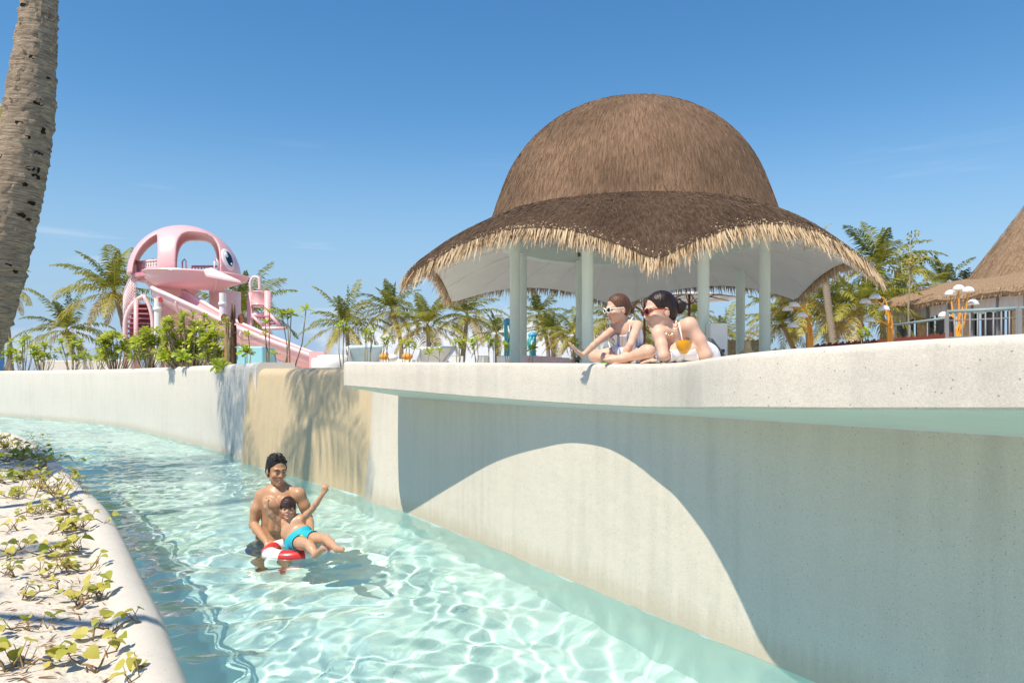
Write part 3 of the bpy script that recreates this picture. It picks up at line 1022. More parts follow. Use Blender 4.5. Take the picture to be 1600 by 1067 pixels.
# ------------------------------------------------------------------ vegetation
def leaf_mat(name, stops, rough=0.45, trans=0.3, spec=0.4, objvar=True):
    m = bpy.data.materials.new(name); m.use_nodes = True
    nt = m.node_tree; b = nt.nodes['Principled BSDF']; L = nt.links.new; N = nt.nodes.new
    at = N('ShaderNodeAttribute'); at.attribute_name = 'tone'
    r = ramp_node(nt, stops)
    oi = N('ShaderNodeObjectInfo')
    ad = N('ShaderNodeMath'); ad.operation = 'MULTIPLY_ADD'; ad.inputs[1].default_value = 0.22; 
    L(oi.outputs['Random'], ad.inputs[0]); L(at.outputs['Fac'], ad.inputs[2])
    sb = N('ShaderNodeMath'); sb.operation = 'SUBTRACT'; sb.inputs[1].default_value = 0.11; sb.use_clamp = True
    L(ad.outputs[0], sb.inputs[0]); L(sb.outputs[0], r.inputs[0])
    L(r.outputs[0], b.inputs['Base Color'])
    b.inputs['Roughness'].default_value = rough; b.inputs['Specular IOR Level'].default_value = spec
    tr = N('ShaderNodeBsdfTranslucent'); L(r.outputs[0], tr.inputs['Color'])
    mx = N('ShaderNodeMixShader'); mx.inputs[0].default_value = trans
    L(b.outputs[0], mx.inputs[1]); L(tr.outputs[0], mx.inputs[2])
    L(mx.outputs[0], nt.nodes['Material Output'].inputs['Surface'])
    MAT[name] = m
leaf_mat('palm_leaf', [(0.0, (0.065, 0.085, 0.014)), (0.35, (0.22, 0.235, 0.030)), (0.7, (0.44, 0.38, 0.060)), (1.0, (0.52, 0.36, 0.13))], trans=0.36)
leaf_mat('shrub_leaf', [(0.0, (0.15, 0.24, 0.020)), (0.5, (0.36, 0.44, 0.036)), (1.0, (0.58, 0.58, 0.075))], rough=0.35, trans=0.34)
leaf_mat('vine_leaf', [(0.0, (0.075, 0.14, 0.016)), (0.45, (0.32, 0.35, 0.035)), (1.0, (0.62, 0.53, 0.12))], rough=0.5, trans=0.34)
leaf_mat('dark_leaf', [(0.0, (0.025, 0.05, 0.014)), (0.5, (0.055, 0.095, 0.02)), (1.0, (0.13, 0.16, 0.03))], rough=0.5, trans=0.2)
mat('stem', (0.30, 0.25, 0.16), 0.8, 0.2, var=0.3, vscale=20)
mat('vine_stem', (0.30, 0.20, 0.10), 0.8, 0.2, var=0.4, vscale=20)
def bark_mat(name, c_light, c_dark, ring=30.0, mixf=0.6, zs=4.5, ns=14):
    m = bpy.data.materials.new(name); m.use_nodes = True
    nt = m.node_tree; b = nt.nodes['Principled BSDF']; L = nt.links.new; N = nt.nodes.new
    tc = N('ShaderNodeTexCoord')
    w = N('ShaderNodeTexWave'); w.wave_type = 'BANDS'; w.bands_direction = 'Z'
    w.inputs['Scale'].default_value = ring * 0.1; w.inputs['Distortion'].default_value = 2.2; w.inputs['Detail'].default_value = 4; w.inputs['Detail Scale'].default_value = 3.0
    L(tc.outputs['Object'], w.inputs['Vector'])
    mp = N('ShaderNodeMapping'); mp.inputs['Scale'].default_value = (1, 1, zs); L(tc.outputs['Object'], mp.inputs[0])
    n = N('ShaderNodeTexNoise'); n.inputs['Scale'].default_value = ns; n.inputs['Detail'].default_value = 8; n.inputs['Roughness'].default_value = 0.7
    L(mp.outputs[0], n.inputs['Vector'])
    mx = N('ShaderNodeMix'); mx.data_type = 'FLOAT'; mx.inputs[0].default_value = mixf
    L(w.outputs['Fac'], mx.inputs[2]); L(n.outputs['Fac'], mx.inputs[3])
    r = ramp_node(nt, [(0.28, c_dark), (0.50, tuple((a + q) / 2 for a, q in zip(c_light, c_dark))), (0.68, c_light)])
    L(mx.outputs[0], r.inputs[0]); L(r.outputs[0], b.inputs['Base Color'])
    b.inputs['Roughness'].default_value = 0.9; b.inputs['Specular IOR Level'].default_value = 0.15
    bp = N('ShaderNodeBump'); bp.inputs['Strength'].default_value = 0.8; bp.inputs['Distance'].default_value = 0.02
    L(mx.outputs[0], bp.inputs['Height']); L(bp.outputs[0], b.inputs['Normal'])
    MAT[name] = m
bark_mat('palm_bark', (0.40, 0.33, 0.25), (0.17, 0.125, 0.09), 34.0, 0.82)
bark_mat('palm_bark_near', (0.62, 0.49, 0.36), (0.13, 0.095, 0.065), 90.0, 0.97, 9.0, 26)
mat('bark_hole', (0.025, 0.018, 0.013), 0.95, 0.05, var=0.4, vscale=30)
class LeafSet:
    """quads with a tone per leaf"""
    def __init__(self): self.v = []; self.f = []; self.t = []
    def quad_strip(self, left, right, tone):
        o = len(self.v); n = len(left)
        for a, b in zip(left, right):
            self.v.append(tuple(a)); self.v.append(tuple(b)); self.t += [tone, tone]
        for i in range(n - 1):
            self.f.append((o + 2 * i, o + 2 * i + 1, o + 2 * i + 3, o + 2 * i + 2))
    def mesh(self, name, mt):
        me = bpy.data.meshes.new(name); me.from_pydata(self.v, [], self.f)
        at = me.attributes.new('tone', 'FLOAT', 'POINT'); at.data.foreach_set('value', np.array(self.t, np.float32))
        me.materials.append(mt); me.polygons.foreach_set('use_smooth', [True] * len(me.polygons)); me.update()
        return me
def frond(ls, az, el, length, rg, tone, droop=1.0, leaf_w=0.075, nl=30, wind=0.0):
    """one feather frond: an arching rib with two rows of hanging leaflets"""
    d = Vector((math.cos(az) * math.cos(el), math.sin(az) * math.cos(el), math.sin(el)))
    pts = []; p = Vector((0, 0, 0)); step = length / 14
    for i in range(15):
        pts.append(p.copy())
        p = p + d * step
        d = (d + Vector((wind * 0.03, 0, -0.075 * droop * (0.5 + i / 9.0)))).normalized()
    side0 = Vector((-math.sin(az), math.cos(az), 0))
    # rib
    for sd in (side0,):
        w = [0.035 * (1 - 0.85 * i / 14) for i in range(15)]
        ls.quad_strip([q + sd * ww for q, ww in zip(pts, w)], [q - sd * ww for q, ww in zip(pts, w)], min(1, tone + 0.25))
    for k in range(nl):
        t = 0.12 + 0.88 * (k + rg.uniform(-0.3, 0.3)) / nl
        t = min(max(t, 0.1), 0.999)
        i = int(t * 14); fr = t * 14 - i
        a = pts[i].lerp(pts[min(i + 1, 14)], fr)
        tan = (pts[min(i + 1, 14)] - pts[max(i - 1, 0)]).normalized()
        side = tan.cross(Vector((0, 0, 1)))
        side = side.normalized() if side.length > 0.1 else side0
        upv = side.cross(tan).normalized()
        L = length * 0.23 * (math.sin(math.pi * min(1, 0.18 + 0.80 * t)) ** 0.7) * rg.uniform(0.8, 1.15)
        for s in (-1, 1):
            if rg.uniform() < 0.05: continue
            dr = (side * s * rg.uniform(0.65, 0.95) + tan * rg.uniform(0.45, 0.75) + upv * rg.uniform(0.0, 0.3) + Vector((wind * 0.3, 0, -0.15))).normalized()
            dr2 = (dr + Vector((wind * 0.2, 0, -rg.uniform(0.5, 1.1) * droop))).normalized()
            b = a + dr * L * 0.5; c = b + dr2 * L * 0.5
            wv = tan * leaf_w * 0.5
            tn = min(1, max(0, tone + rg.normal(0, 0.07)))
            ls.quad_strip([a - wv * 0.5, b - wv, c - wv * 0.15], [a + wv * 0.5, b + wv, c + wv * 0.15], tn)
def crown_mesh(seed, n=24, length=3.3, wind=-0.6, leaf_w=0.070, nl=40, young=0.3):
    rg = np.random.default_rng(seed); ls = LeafSet()
    for i in range(n):
        az = i * 2.399963 + rg.normal(0, 0.15)
        f = i / (n - 1)
        el = math.radians(78 - 108 * f ** 0.85 + rg.normal(0, 6))
        tone = 0.28 + 0.42 * f ** 1.4 + rg.normal(0, 0.06) + (0.3 if (f > 0.86 and rg.uniform() < 0.7) else 0)
        frond(ls, az, el, length * rg.uniform(0.82, 1.08) * (0.75 if f < 0.12 else 1), rg, tone, droop=0.75 + 0.5 * f, wind=wind, leaf_w=leaf_w, nl=nl)
    return ls.mesh('crown', MAT['palm_leaf'])
CROWNS = [crown_mesh(s, n=nn, wind=w) for s, nn, w in ((1, 22, -0.5), (2, 25, -0.9), (3, 20, -0.3), (4, 26, -0.7), (5, 23, 0.2), (6, 18, -1.1))]
NUTS = MB()
for k in range(7):
    a = k * 0.9
    NUTS.ell((0.22 * math.cos(a), 0.22 * math.sin(a), -0.18 - 0.06 * (k % 2)), (0.10, 0.10, 0.13), 8, 6)
mat('coconut', (0.22, 0.20, 0.06), 0.5, 0.4, var=0.4, vscale=5)
NUT_ME = NUTS.mesh('coconuts', MAT['coconut'], True)
def trunk_tube(base, top, r0, r1, bend, n=20, seg=10, bulge=True):
    base = Vector(base); top = Vector(top)
    pts = []; rs = []
    for i in range(n + 1):
        t = i / n
        q = base.lerp(top, t) + Vector(bend) * math.sin(math.pi * t)
        pts.append(q)
        r = r0 + (r1 - r0) * t + (0.10 * math.exp(-t * 18) if bulge else 0) + 0.012 * math.sin(i * 2.7)
        rs.append(r)
    return pts, rs
def palm(px, py, Y, scale, variant, label, base_dx=0.0, lean=(0.0, 0.0, 0.0), rz=0.0, ground=1.38, nuts=True, r0=0.16):
    """palm whose crown stands at photo point (px, py) at distance Y"""
    c = P(px, py, Y)
    base = Vector((c.x + base_dx, Y + 0.3, ground))
    root = empty('palm_tree', base)
    tag(root, label, 'palm', 'palms standing behind the pool')
    pts, rs = trunk_tube((0, 0, 0), c - base, r0, r0 * 0.68, lean, n=16)
    MB().tube(pts, rs, 10).build('trunk', MAT['palm_bark'], root, smooth=True)
    link('crown', CROWNS[variant], root, c - base, (0, 0, rz), (scale, scale, scale))
    if nuts:
        link('coconuts', NUT_ME, root, c - base + Vector((0, 0, -0.05)), (0, 0, rz), (scale, scale, scale))
    return root
PALMS = [
    # px, py, Y, scale, variant, base_dx, lean, label
    (178, 455, 42, 1.02, 1, 0.7, (0.2, 0, 0), 'tall coconut palm just left of the pink slide'),
    (104, 515, 44, 0.82, 0, 0.6, (0, 0, 0), 'lower wide-fronded palm behind the shrubs, left of the tallest left palm'),
    (8, 452, 46, 0.70, 5, 0.2, (0, 0, 0), 'palm half hidden by the big leaning trunk at the left edge'),
    (378, 492, 36, 0.95, 3, 0.2, (0, 0, 0), 'dense palm showing between the pink slide and the tipping bucket'),
    (541, 508, 46, 0.88, 0, 0.2, (0, 0, 0), 'palm above the first white lounger, leftmost of the row left of the pavilion'),
    (612, 484, 47, 0.80, 1, 0.5, (0.3, 0, 0), 'slim palm beside the left tip of the pavilion brim'),
    (668, 508, 45, 0.86, 4, 0.2, (0, 0, 0), 'bushy short-trunked palm behind the reclined white lounger'),
    (730, 492, 46, 0.84, 2, -0.4, (0, 0, 0), 'palm with one upright frond under the left arch of the brim'),
    (776, 522, 50, 0.70, 5, 0.0, (0, 0, 0), 'small palm just left of the grey double column'),
    (842, 490, 50, 0.72, 2, 0.6, (0.3, 0, 0), 'taller of the two palms between the double column and the next one'),
    (862, 518, 48, 0.62, 1, 0.2, (0, 0, 0), 'lower palm between the double column and the next one'),
    (899, 524, 46, 0.66, 3, 0.0, (0, 0, 0), 'low palm just left of the column beside the girl'),
    (962, 502, 38, 0.78, 4, 0.4, (0, 0, 0), 'big-leaved palm right behind the girl'),
    (1012, 528, 40, 0.6, 2, 0.0, (0, 0, 0), 'palm behind the umbrella poles between the girl and the woman'),
    (1084, 492, 48, 0.52, 1, 0.1, (0, 0, 0), 'palm with hanging fronds below the striped umbrella'),
    (1132, 528, 44, 0.66, 0, 0.2, (0, 0, 0), 'palm behind the white box between two columns'),
    (1222, 505, 38, 0.66, 3, 1.4, (0.0, 0, 0), 'palm with thin pale leaning trunk right of the rightmost column'),
    (1262, 462, 36, 0.95, 1, 0.2, (0, 0, 0), 'large dark palm framed by the right arch of the brim'),
    (1302, 496, 40, 0.78, 2, 0.3, (0, 0, 0), 'yellowish palm behind the leftmost orange lamp'),
    (1345, 480, 34, 0.86, 4, 0.0, (0, 0, 0), 'wide palm under the right tip of the pavilion brim'),
    (1372, 418, 38, 0.92, 3, 0.6, (0, 0, 0), 'tall dark palm rising behind the right end of the brim'),
    (1408, 478, 42, 0.95, 0, 0.2, (0, 0, 0), 'pale green drooping palm at the left end of the restaurant roof'),
    (1474, 446, 46, 0.80, 5, 0.2, (0, 0, 0), 'windswept palm above the restaurant eave'),
]
for i, (px, py, Y, sc_, vr, bdx, ln, lab) in enumerate(PALMS):
    palm(px, py, Y, sc_ * 1.10, vr, lab, bdx, ln, rz=0.4 * (i % 3) - 0.4, nuts=(i % 3 != 2))
# narrow dark upright palm beside the roof
root = empty('palm_tree', (PX(1503, 48), 48, 1.38)); tag(root, 'narrow dark upright palm beside the right thatched roof', 'palm', 'palms standing behind the pool')
ls = LeafSet(); rg = np.random.default_rng(77)
for i in range(12): frond(ls, i * 2.4, math.radians(80 - 2.2 * i), 2.4, rg, 0.05, droop=0.35, nl=22)
link('crown', ls.mesh('crown', MAT['dark_leaf']), root, (0, 0, PZ(475, 48) - 1.38))
MB().tube([(0, 0, 0), (0, 0, PZ(475, 48) - 1.38)], [0.14, 0.1], 8).build('trunk', MAT['palm_bark'], root, smooth=True)
# headless pale trunk beyond the right arch, a tuft left at its top
b = Vector((PX(1312, 33), 33, 1.38)); t = P(1284, 368, 33)
root = empty('broken_palm', b); tag(root, 'tall pale palm trunk with only a torn tuft at its top, behind the brim', 'palm', 'palms standing behind the pool')
pts, rs = trunk_tube((0, 0, 0), t - b, 0.17, 0.15, (-0.1, 0, 0))
MB().tube(pts, rs, 10).build('trunk', MAT['palm_bark'], root, smooth=True)
ls = LeafSet()
for i in range(7): frond(ls, i * 2.4, math.radians(70 - 22 * i), 0.8, rg, 0.9 if i > 2 else 0.45, droop=1.6, nl=8)
link('tuft', ls.mesh('tuft', MAT['palm_leaf']), root, t - b)
# thin young tree with few round leaves
def thin_tree():
    Y = 30
    b = Vector((PX(1421, Y), Y, 1.38)); root = empty('young_tree', b)
    tag(root, 'thin bare young tree with few round leaves above the restaurant eave', 'tree')
    m = MB(); ls = LeafSet(); rg = np.random.default_rng(4)
    top = P(1424, 368, Y) - b
    m.tube([(0, 0, 0), top * 0.5 + Vector((-.08, 0, 0)), top * 0.8, top], [0.05, 0.04, 0.03, 0.01], 6)
    spots = [(1413, 392), (1420, 384), (1431, 366), (1424, 372), (1415, 412), (1424, 405), (1435, 402), (1442, 406), (1409, 408), (1447, 413), (1416, 405), (1428, 412), (1438, 398)]
    for x, y in spots:
        e = P(x, y, Y + rg.uniform(-.3, .3)) - b
        m.tube([top * min(0.95, max(0.4, (e.z - 0.25) / top.z)), e], [0.018, 0.008], 5)
        for _ in range(9):
            c = e + Vector(rg.normal(0, 0.11, 3)); u = Vector(rg.normal(0, 1, 3)).normalized() * 0.085; w = u.orthogonal().normalized() * 0.075
            ls.quad_strip([c - u * 1, c - w, c + u * 0.3 - w * 0.5][:2] + [c + u], [c - u, c + w, c + u], rg.uniform(0.2, 0.9))
    m.build('trunk', MAT['stem'], root, smooth=True)['kind'] = 'stuff'
    link('crown', ls.mesh('crown', MAT['palm_leaf']), root)
thin_tree()
# dense low trees far behind, right of the pavilion and left
# ------------------------------------------------------------------ the big leaning palm at the left edge
def near_palm():
    Y0 = 2.1
    ctrl = [(-232, 965), (-178, 830), (-120, 700), (-72, 600), (-27, 497), (2, 397), (26, 298), (43, 199), (53, 99), (62, 0), (64, -110), (52, -230), (22, -400)]
    pts = [P(x, y, Y0) for x, y in ctrl]
    root = empty('palm_tree', (pts[0].x, Y0, 0.1))
    tag(root, 'big leaning ringed palm trunk close by at the left edge of the picture', 'palm')
    base = Vector((pts[0].x, Y0, 0.1))
    top = pts[-1]
    for k in range(1, 6):
        pts.append(top + Vector((-0.95 * k - 0.05 * k * k, -0.30 * k, 0.9 * k)))
    c = spline([tuple(p - base) for p in pts], 1100)
    rg = np.random.default_rng(9)
    n = 64
    # ring scars: each a lip that leans out and breaks unevenly
    z = np.concatenate([[0], np.cumsum(np.linalg.norm(np.diff(c, axis=0), axis=1))])
    rad0 = np.interp(z, [0, 0.5, 1.1, 1.57, 1.76, 1.96, 4, 12], [0.105, 0.074, 0.068, 0.0605, 0.047, 0.0385, 0.038, 0.037])
    ang = np.linspace(0, 2 * math.pi, n, endpoint=False)
    ph = np.cumsum(rg.uniform(0.45, 1.5, 1200)) * 0.0115
    rows = []
    wob = [rg.uniform(0, 6.28, 4) for _ in range(1200)]
    for i in range(len(c)):
        d = Vector(c[min(i + 1, len(c) - 1)] - c[max(i - 1, 0)]).normalized()
        u = Vector((1, 0, 0)); u = (u - d * d.dot(u)).normalized(); w = d.cross(u)
        row = []
        for a in ang:
            zz = z[i] + 0.0076 * math.sin(2 * a + 1.0 + z[i]) + 0.0045 * math.sin(3 * a + z[i] * 8) + 0.004 * math.sin(7 * a + z[i] * 18) + 0.002 * math.sin(17 * a + z[i] * 50)
            k = int(np.searchsorted(ph, zz)); k = min(max(k, 1), 1199)
            f = (zz - ph[k - 1]) / (ph[k] - ph[k - 1])
            lip = 0.0058 * (f ** 2.2) * max(0.0, 0.45 + 0.6 * math.sin(a * 2 + wob[k][0]) + 0.45 * math.sin(a * 5 + wob[k][1]) + 0.35 * math.sin(a * 11 + wob[k][3]))
            r = rad0[i] + lip + rg.normal(0, 0.0008) + 0.0014 * math.sin(a + wob[k][2])
            q = Vector(c[i]) + (u * math.cos(a) + w * math.sin(a)) * r
            row.append(tuple(q))
        rows.append(row)
    m = MB(); m.grid(rows, closed_u=True)
    tr = m.build('trunk', MAT['palm_bark_near'], root, smooth=True, auto=50)
    # pecked holes in the bark
    holes = [(52, 168, 12, 8), (30, 204, 8, 4), (59, 211, 7, 8), (38, 223, 6, 5), (46, 244, 9, 5), (38, 272, 9, 5), (55, 279, 12, 6), (62, 268, 5, 6), (32, 296, 6, 5), (41, 318, 10, 5), (24, 342, 9, 6), (36, 346, 6, 4), (52, 322, 5, 5), (5, 414, 9, 6), (22, 424, 7, 6), (45, 100, 5, 4), (62, 128, 4, 4), (28, 20, 8, 4), (33, 93, 4, 4), (2, 256, 4, 5)]
    for x, y, rx, ry in holes:
        s = int(np.argmin(np.abs(np.array([ (Vector(q) + base).z for q in c]) - PZ(y, Y0))))
        cx = c[s][0] + base.x; r = rad0[s]
        X = PX(x, Y0 - 0.06)
        dx = max(-0.95 * r, min(0.95 * r, X - cx))
        yy = Y0 + c[s][1] - math.sqrt(max(r * r - dx * dx, 0.0)) + 0.002
        nrm = Vector((dx, yy - Y0, 0)).normalized()
        ax = Matrix(((-nrm.y, nrm.x, 0), (nrm.x, nrm.y, 0), (0, 0, 1))).transposed()
        h = MB()
        rgx = np.random.default_rng(int(x * 7 + y))
        vs = []
        for k in range(14):
            a = 2 * math.pi * k / 14; q = rgx.uniform(0.55, 1.2)
            vs.append(ax @ Vector((math.cos(a) * rx * 0.00145 * q, -abs(math.cos(a)) * rx * 0.00025, math.sin(a) * ry * 0.00135 * q)))
        cpos = Vector((cx + dx, yy, (Vector(c[s]) + base).z)) - base + nrm * 0.0048
        h.add([v + cpos for v in vs] + [cpos - nrm * 0.001] + [v * 0.9 + cpos - nrm * 0.012 for v in vs], [(k, (k + 1) % 14, 14) for k in range(14)] + [((k + 1) % 14, k, 15 + k, 15 + (k + 1) % 14) for k in range(14)])
        h.build('bark_hole', MAT['bark_hole'], tr, smooth=False)
    link('crown', CROWNS[1], root, Vector(c[-1]), (0, 0, 0.5), (0.55, 0.55, 0.55))
near_palm()
SPARSE = crown_mesh(41, n=12, wind=-0.8, leaf_w=0.05, nl=34)
def off_palm(bx, by, tx, ty, tz, variant, scale, label):
    root = empty('palm_tree', (bx, by, 0.1)); tag(root, label, 'palm', 'palms on the sand bank beyond the left edge')
    pts, rs = trunk_tube((0, 0, 0), (tx - bx, ty - by, tz - 0.1), 0.16, 0.10, (-0.2, 0, 0))
    MB().tube(pts, rs, 10).build('trunk', MAT['palm_bark'], root, smooth=True)
    link('crown', CROWNS[variant] if variant >= 0 else SPARSE, root, (tx - bx, ty - by, tz - 0.1), (0, 0, 1.0), (scale,) * 3)
off_palm(-8.9, 8.0, -8.2, 8.9, 9.0, -1, 0.66, 'palm on the sand whose fronds shade the white wall')
off_palm(-6.5, 5.2, -5.75, 6.1, 9.0, -1, 0.66, 'palm on the sand whose fronds shade the tan wall')
off_palm(-10.9, 6.8, -10.2, 7.5, 8.0, 4, 0.8, 'palm on the sand whose crown shades the far vines')
# ------------------------------------------------------------------ rosette shrubs along the garden wall
def rosette(ls, c, axis, rg, n=13, L=0.13, tone=0.5):
    axis = Vector(axis).normalized()
    u = axis.orthogonal().normalized(); w = axis.cross(u)
    for i in range(n):
        a = i * 2.399963 + rg.normal(0, 0.15)
        f = (i + 0.5) / n
        el = math.radians(72 - 78 * f + rg.normal(0, 8))
        out = u * math.cos(a) + w * math.sin(a)
        d = out * math.cos(el) + axis * math.sin(el)
        nrm = (axis * math.cos(el) - out * math.sin(el))
        side = d.cross(nrm).normalized()
        l = L * rg.uniform(0.75, 1.15) * (0.7 + 0.4 * f); wd = l * 0.24
        droop = Vector((0, 0, -1)) * l * 0.10 * f
        c0 = Vector(c) + d * 0.008
        ts = (0.0, 0.35, 0.72, 0.92, 1.0); ws = (0.16, 0.55, 1.0, 0.72, 0.15)
        cup = nrm * wd * 0.18
        A = []; B = []; M_ = []
        for t, ww in zip(ts, ws):
            q = c0 + d * l * t + droop * t * t - nrm * l * 0.10 * t * t
            A.append(q - side * wd * ww + cup * ww); B.append(q + side * wd * ww + cup * ww); M_.append(q)
        tn = min(1, max(0, tone + rg.normal(0, 0.16) - 0.25 * f + 0.12))
        ls.quad_strip(A, M_, tn); ls.quad_strip(M_, B, tn)
def shrub(base, tips, seed, label, L=0.13, n=13, tone=0.5, twigs=True, group='leafy shrubs along the wall tops'):
    """tips: list of world points where a rosette ends a stem"""
    rg = np.random.default_rng(seed)
    base = Vector(base); root = empty('rosette_shrub', base)
    tag(root, label, 'shrub', group)
    m = MB(); ls = LeafSet()
    for q in tips:
        e = Vector(q) - base
        k = Vector((rg.normal(0, 0.03), rg.normal(0, 0.05), 0))
        st = Vector((e.x * 0.25 + rg.normal(0, .03), e.y * 0.25, 0))
        mid = st.lerp(e, 0.55) + k + Vector((0, 0, -0.06 * abs(e.z)))
        r = 0.006 + 0.004 * max(0.2, e.z)
        m.tube([st, mid, e], [r * 1.3, r, r * 0.75], 5)
        ax = (e - mid).normalized() * 0.6 + Vector((rg.normal(0, 0.25), rg.normal(-0.15, 0.25), 0.7))
        rosette(ls, e, ax, rg, n, L * rg.uniform(0.85, 1.15), tone)
    m.build('stems', MAT['stem'], root, smooth=True)
    link('foliage', ls.mesh('foliage', MAT['shrub_leaf']), root)
    return root
def wall_Y(px):
    return float(np.interp(px, [-60, 0, 90, 172, 230, 287, 350, 417, 480], [29, 26.8, 24.2, 21.8, 18.8, 16.0, 13.8, 12.3, 11.4]))
def shrub_px(px, top, width, nt, seed, label, Y=None, bot=566, L=None, ground=1.45, tone=0.62, lo=None):
    Y = (wall_Y(px) + 1.0) if Y is None else Y
    rg = np.random.default_rng(seed * 13 + 1)
    tips = []
    lo = bot - 8 if lo is None else lo
    for k in range(nt):
        f = (k + 0.5) / nt
        x = px + width * rg.uniform(-0.5, 0.5) if nt > 1 else px
        edge = abs(x - px) / (width * 0.5 + 1e-3)
        y = top + (lo - top) * (rg.uniform(0, 1) ** 1.1) * (1.0) + 0.35 * edge * edge * (lo - top) * 0.5
        if k == 0: x, y = px + width * rg.uniform(-.12, .12), top
        q = P(x, min(y, lo), Y + rg.uniform(-0.30, 0.45) * min(1.0, width * Y / FPX))
        tips.append(q)
    base = Vector((PX(px, Y), Y, ground))
    return shrub(base, tips, seed, label, L=L or 0.0105 * Y * 0.95 + 0.0, tone=tone)
shrubs = [
    # px, top y, width px, tips, label
    (4, 545, 36, 14, 'small leafy shrub at the far left end of the white wall'),
    (40, 528, 46, 16, 'shrub with raised tips near the left end of the white wall'),
    (66, 540, 44, 18, 'low rounded shrub left of the wide-fronded palm trunk'),
    (112, 527, 40, 16, 'open shrub in front of the wide-fronded palm trunk'),
    (150, 548, 44, 12, 'sparse shrub between the two left palms'),
    (182, 522, 64, 44, 'bushy shrub at the left foot of the pink slide'),
    (232, 515, 56, 40, 'shrub in front of the slide stair posts'),
    (296, 492, 88, 100, 'largest bushy shrub in front of the pink tower'),
    (336, 520, 46, 36, 'shrub between the largest bush and the white slide post'),
    (268, 548, 46, 16, 'low shrub under the left side of the largest bush'),
]
for i, (px, tp, wd, nt, lab) in enumerate(shrubs):
    shrub_px(px, tp, wd, nt, 30 + i, lab, bot=572 - 6 * (px / 420), L=0.0102 * wall_Y(px) * (1.0 if px > 150 else 0.8))
# tall single-stemmed young shrubs near the end of the white wall
singles = [
    (421, 486, 13.0, [(421, 488), (415, 505)], 'young shrub on one thin stem in front of the tipping bucket'),
    (449, 484, 12.5, [(449, 490), (441, 492), (455, 493), (478, 484)], 'tallest single-stemmed young shrub with one side branch right of the bucket'),
    (392, 528, 13.4, [(388, 524)], 'young shrub with slanting stem between totem and slide'),
    (386, 545, 13.5, [(383, 548), (386, 552)], 'low young shrub right of the wooden totem'),
    (414, 525, 13.0, [(414, 524)], 'small tuft on the thin stem under the bucket'),
    (429, 553, 13.5, [(429, 553)], 'tiny shrub behind the wall end under the slide'),
    (352, 497, 14.4, [(353, 500), (357, 510)], 'rosette peeping between the prongs of the totem'),
    (537, 508, 14.5, [(536, 506), (530, 512), (544, 516), (538, 520)], 'young shrub in front of the first white lounger'),
    (576, 520, 14.2, [(572, 520), (580, 524), (585, 517), (573, 533)], 'thin branching shrub between the two white loungers'),
    (603, 533, 14.6, [(600, 533), (607, 531), (603, 540)], 'small branching shrub right of the first lounger'),
    (636, 537, 14.0, [(628, 536), (639, 536), (648, 545), (636, 541)], 'shrub at the foot of the reclined white lounger'),
    (671, 553, 13.8, [(671, 553)], 'single rosette in front of the reclined white lounger'),
    (687, 549, 14.0, [(687, 549)], 'tiny rosette at the right side of the reclined lounger'),
    (716, 535, 15.0, [(712, 536), (718, 541), (722, 536)], 'shrub behind the first white planter'),
    (741, 532, 15.0, [(737, 536), (745, 530), (741, 541)], 'shrub between the first and the second white planter'),
    (767, 535, 15.2, [(762, 530), (770, 535), (765, 542)], 'shrub behind the third white planter'),
    (790, 540, 15.0, [(788, 540), (792, 545)], 'shrub left of the double column by the blue sea creature'),
    (832, 546, 16.0, [(829, 546), (834, 543)], 'small shrub right of the double column'),
    (893, 540, 15.0, [(890, 538), (899, 535), (895, 543), (903, 542)], 'shrub left of the column beside the girl'),
    (1206, 553, 14.0, [(1206, 554), (1210, 552)], 'tiny shrub right of the rightmost column'),
    (1222, 553, 14.0, [(1222, 553)], 'lone tiny rosette near the red fence end'),
    (1350, 522, 14.5, [(1345, 522), (1352, 518), (1356, 526), (1348, 528)], 'bright green shrub behind the red fence'),
]
for i, (px, tp, Y, tips, lab) in enumerate(singles):
    shrub((PX(px, Y), Y, 1.42), [P(x, y, Y + 0.05 * k) for k, (x, y) in enumerate(tips)], 200 + i, lab, L=0.0118 * Y if Y < 13.9 else 0.0088 * Y, n=14, tone=0.55)
# two shoots that hang over the coping of the white wall
for i, (bx, by, tx, ty, Y, lab) in enumerate(((283, 566, 287, 560, 15.75, 'shoot bending over the white wall below the largest bush'), (349, 563, 348, 575, 13.55, 'rosette shoot hanging over the white wall below the totem'))):
    shrub((PX(bx, Y + 0.75), Y + 0.75, 1.60), [P(tx, ty, Y), P(tx - 7, ty - 6, Y + 0.1)], 300 + i, lab, L=0.012 * Y, n=15, tone=0.55)
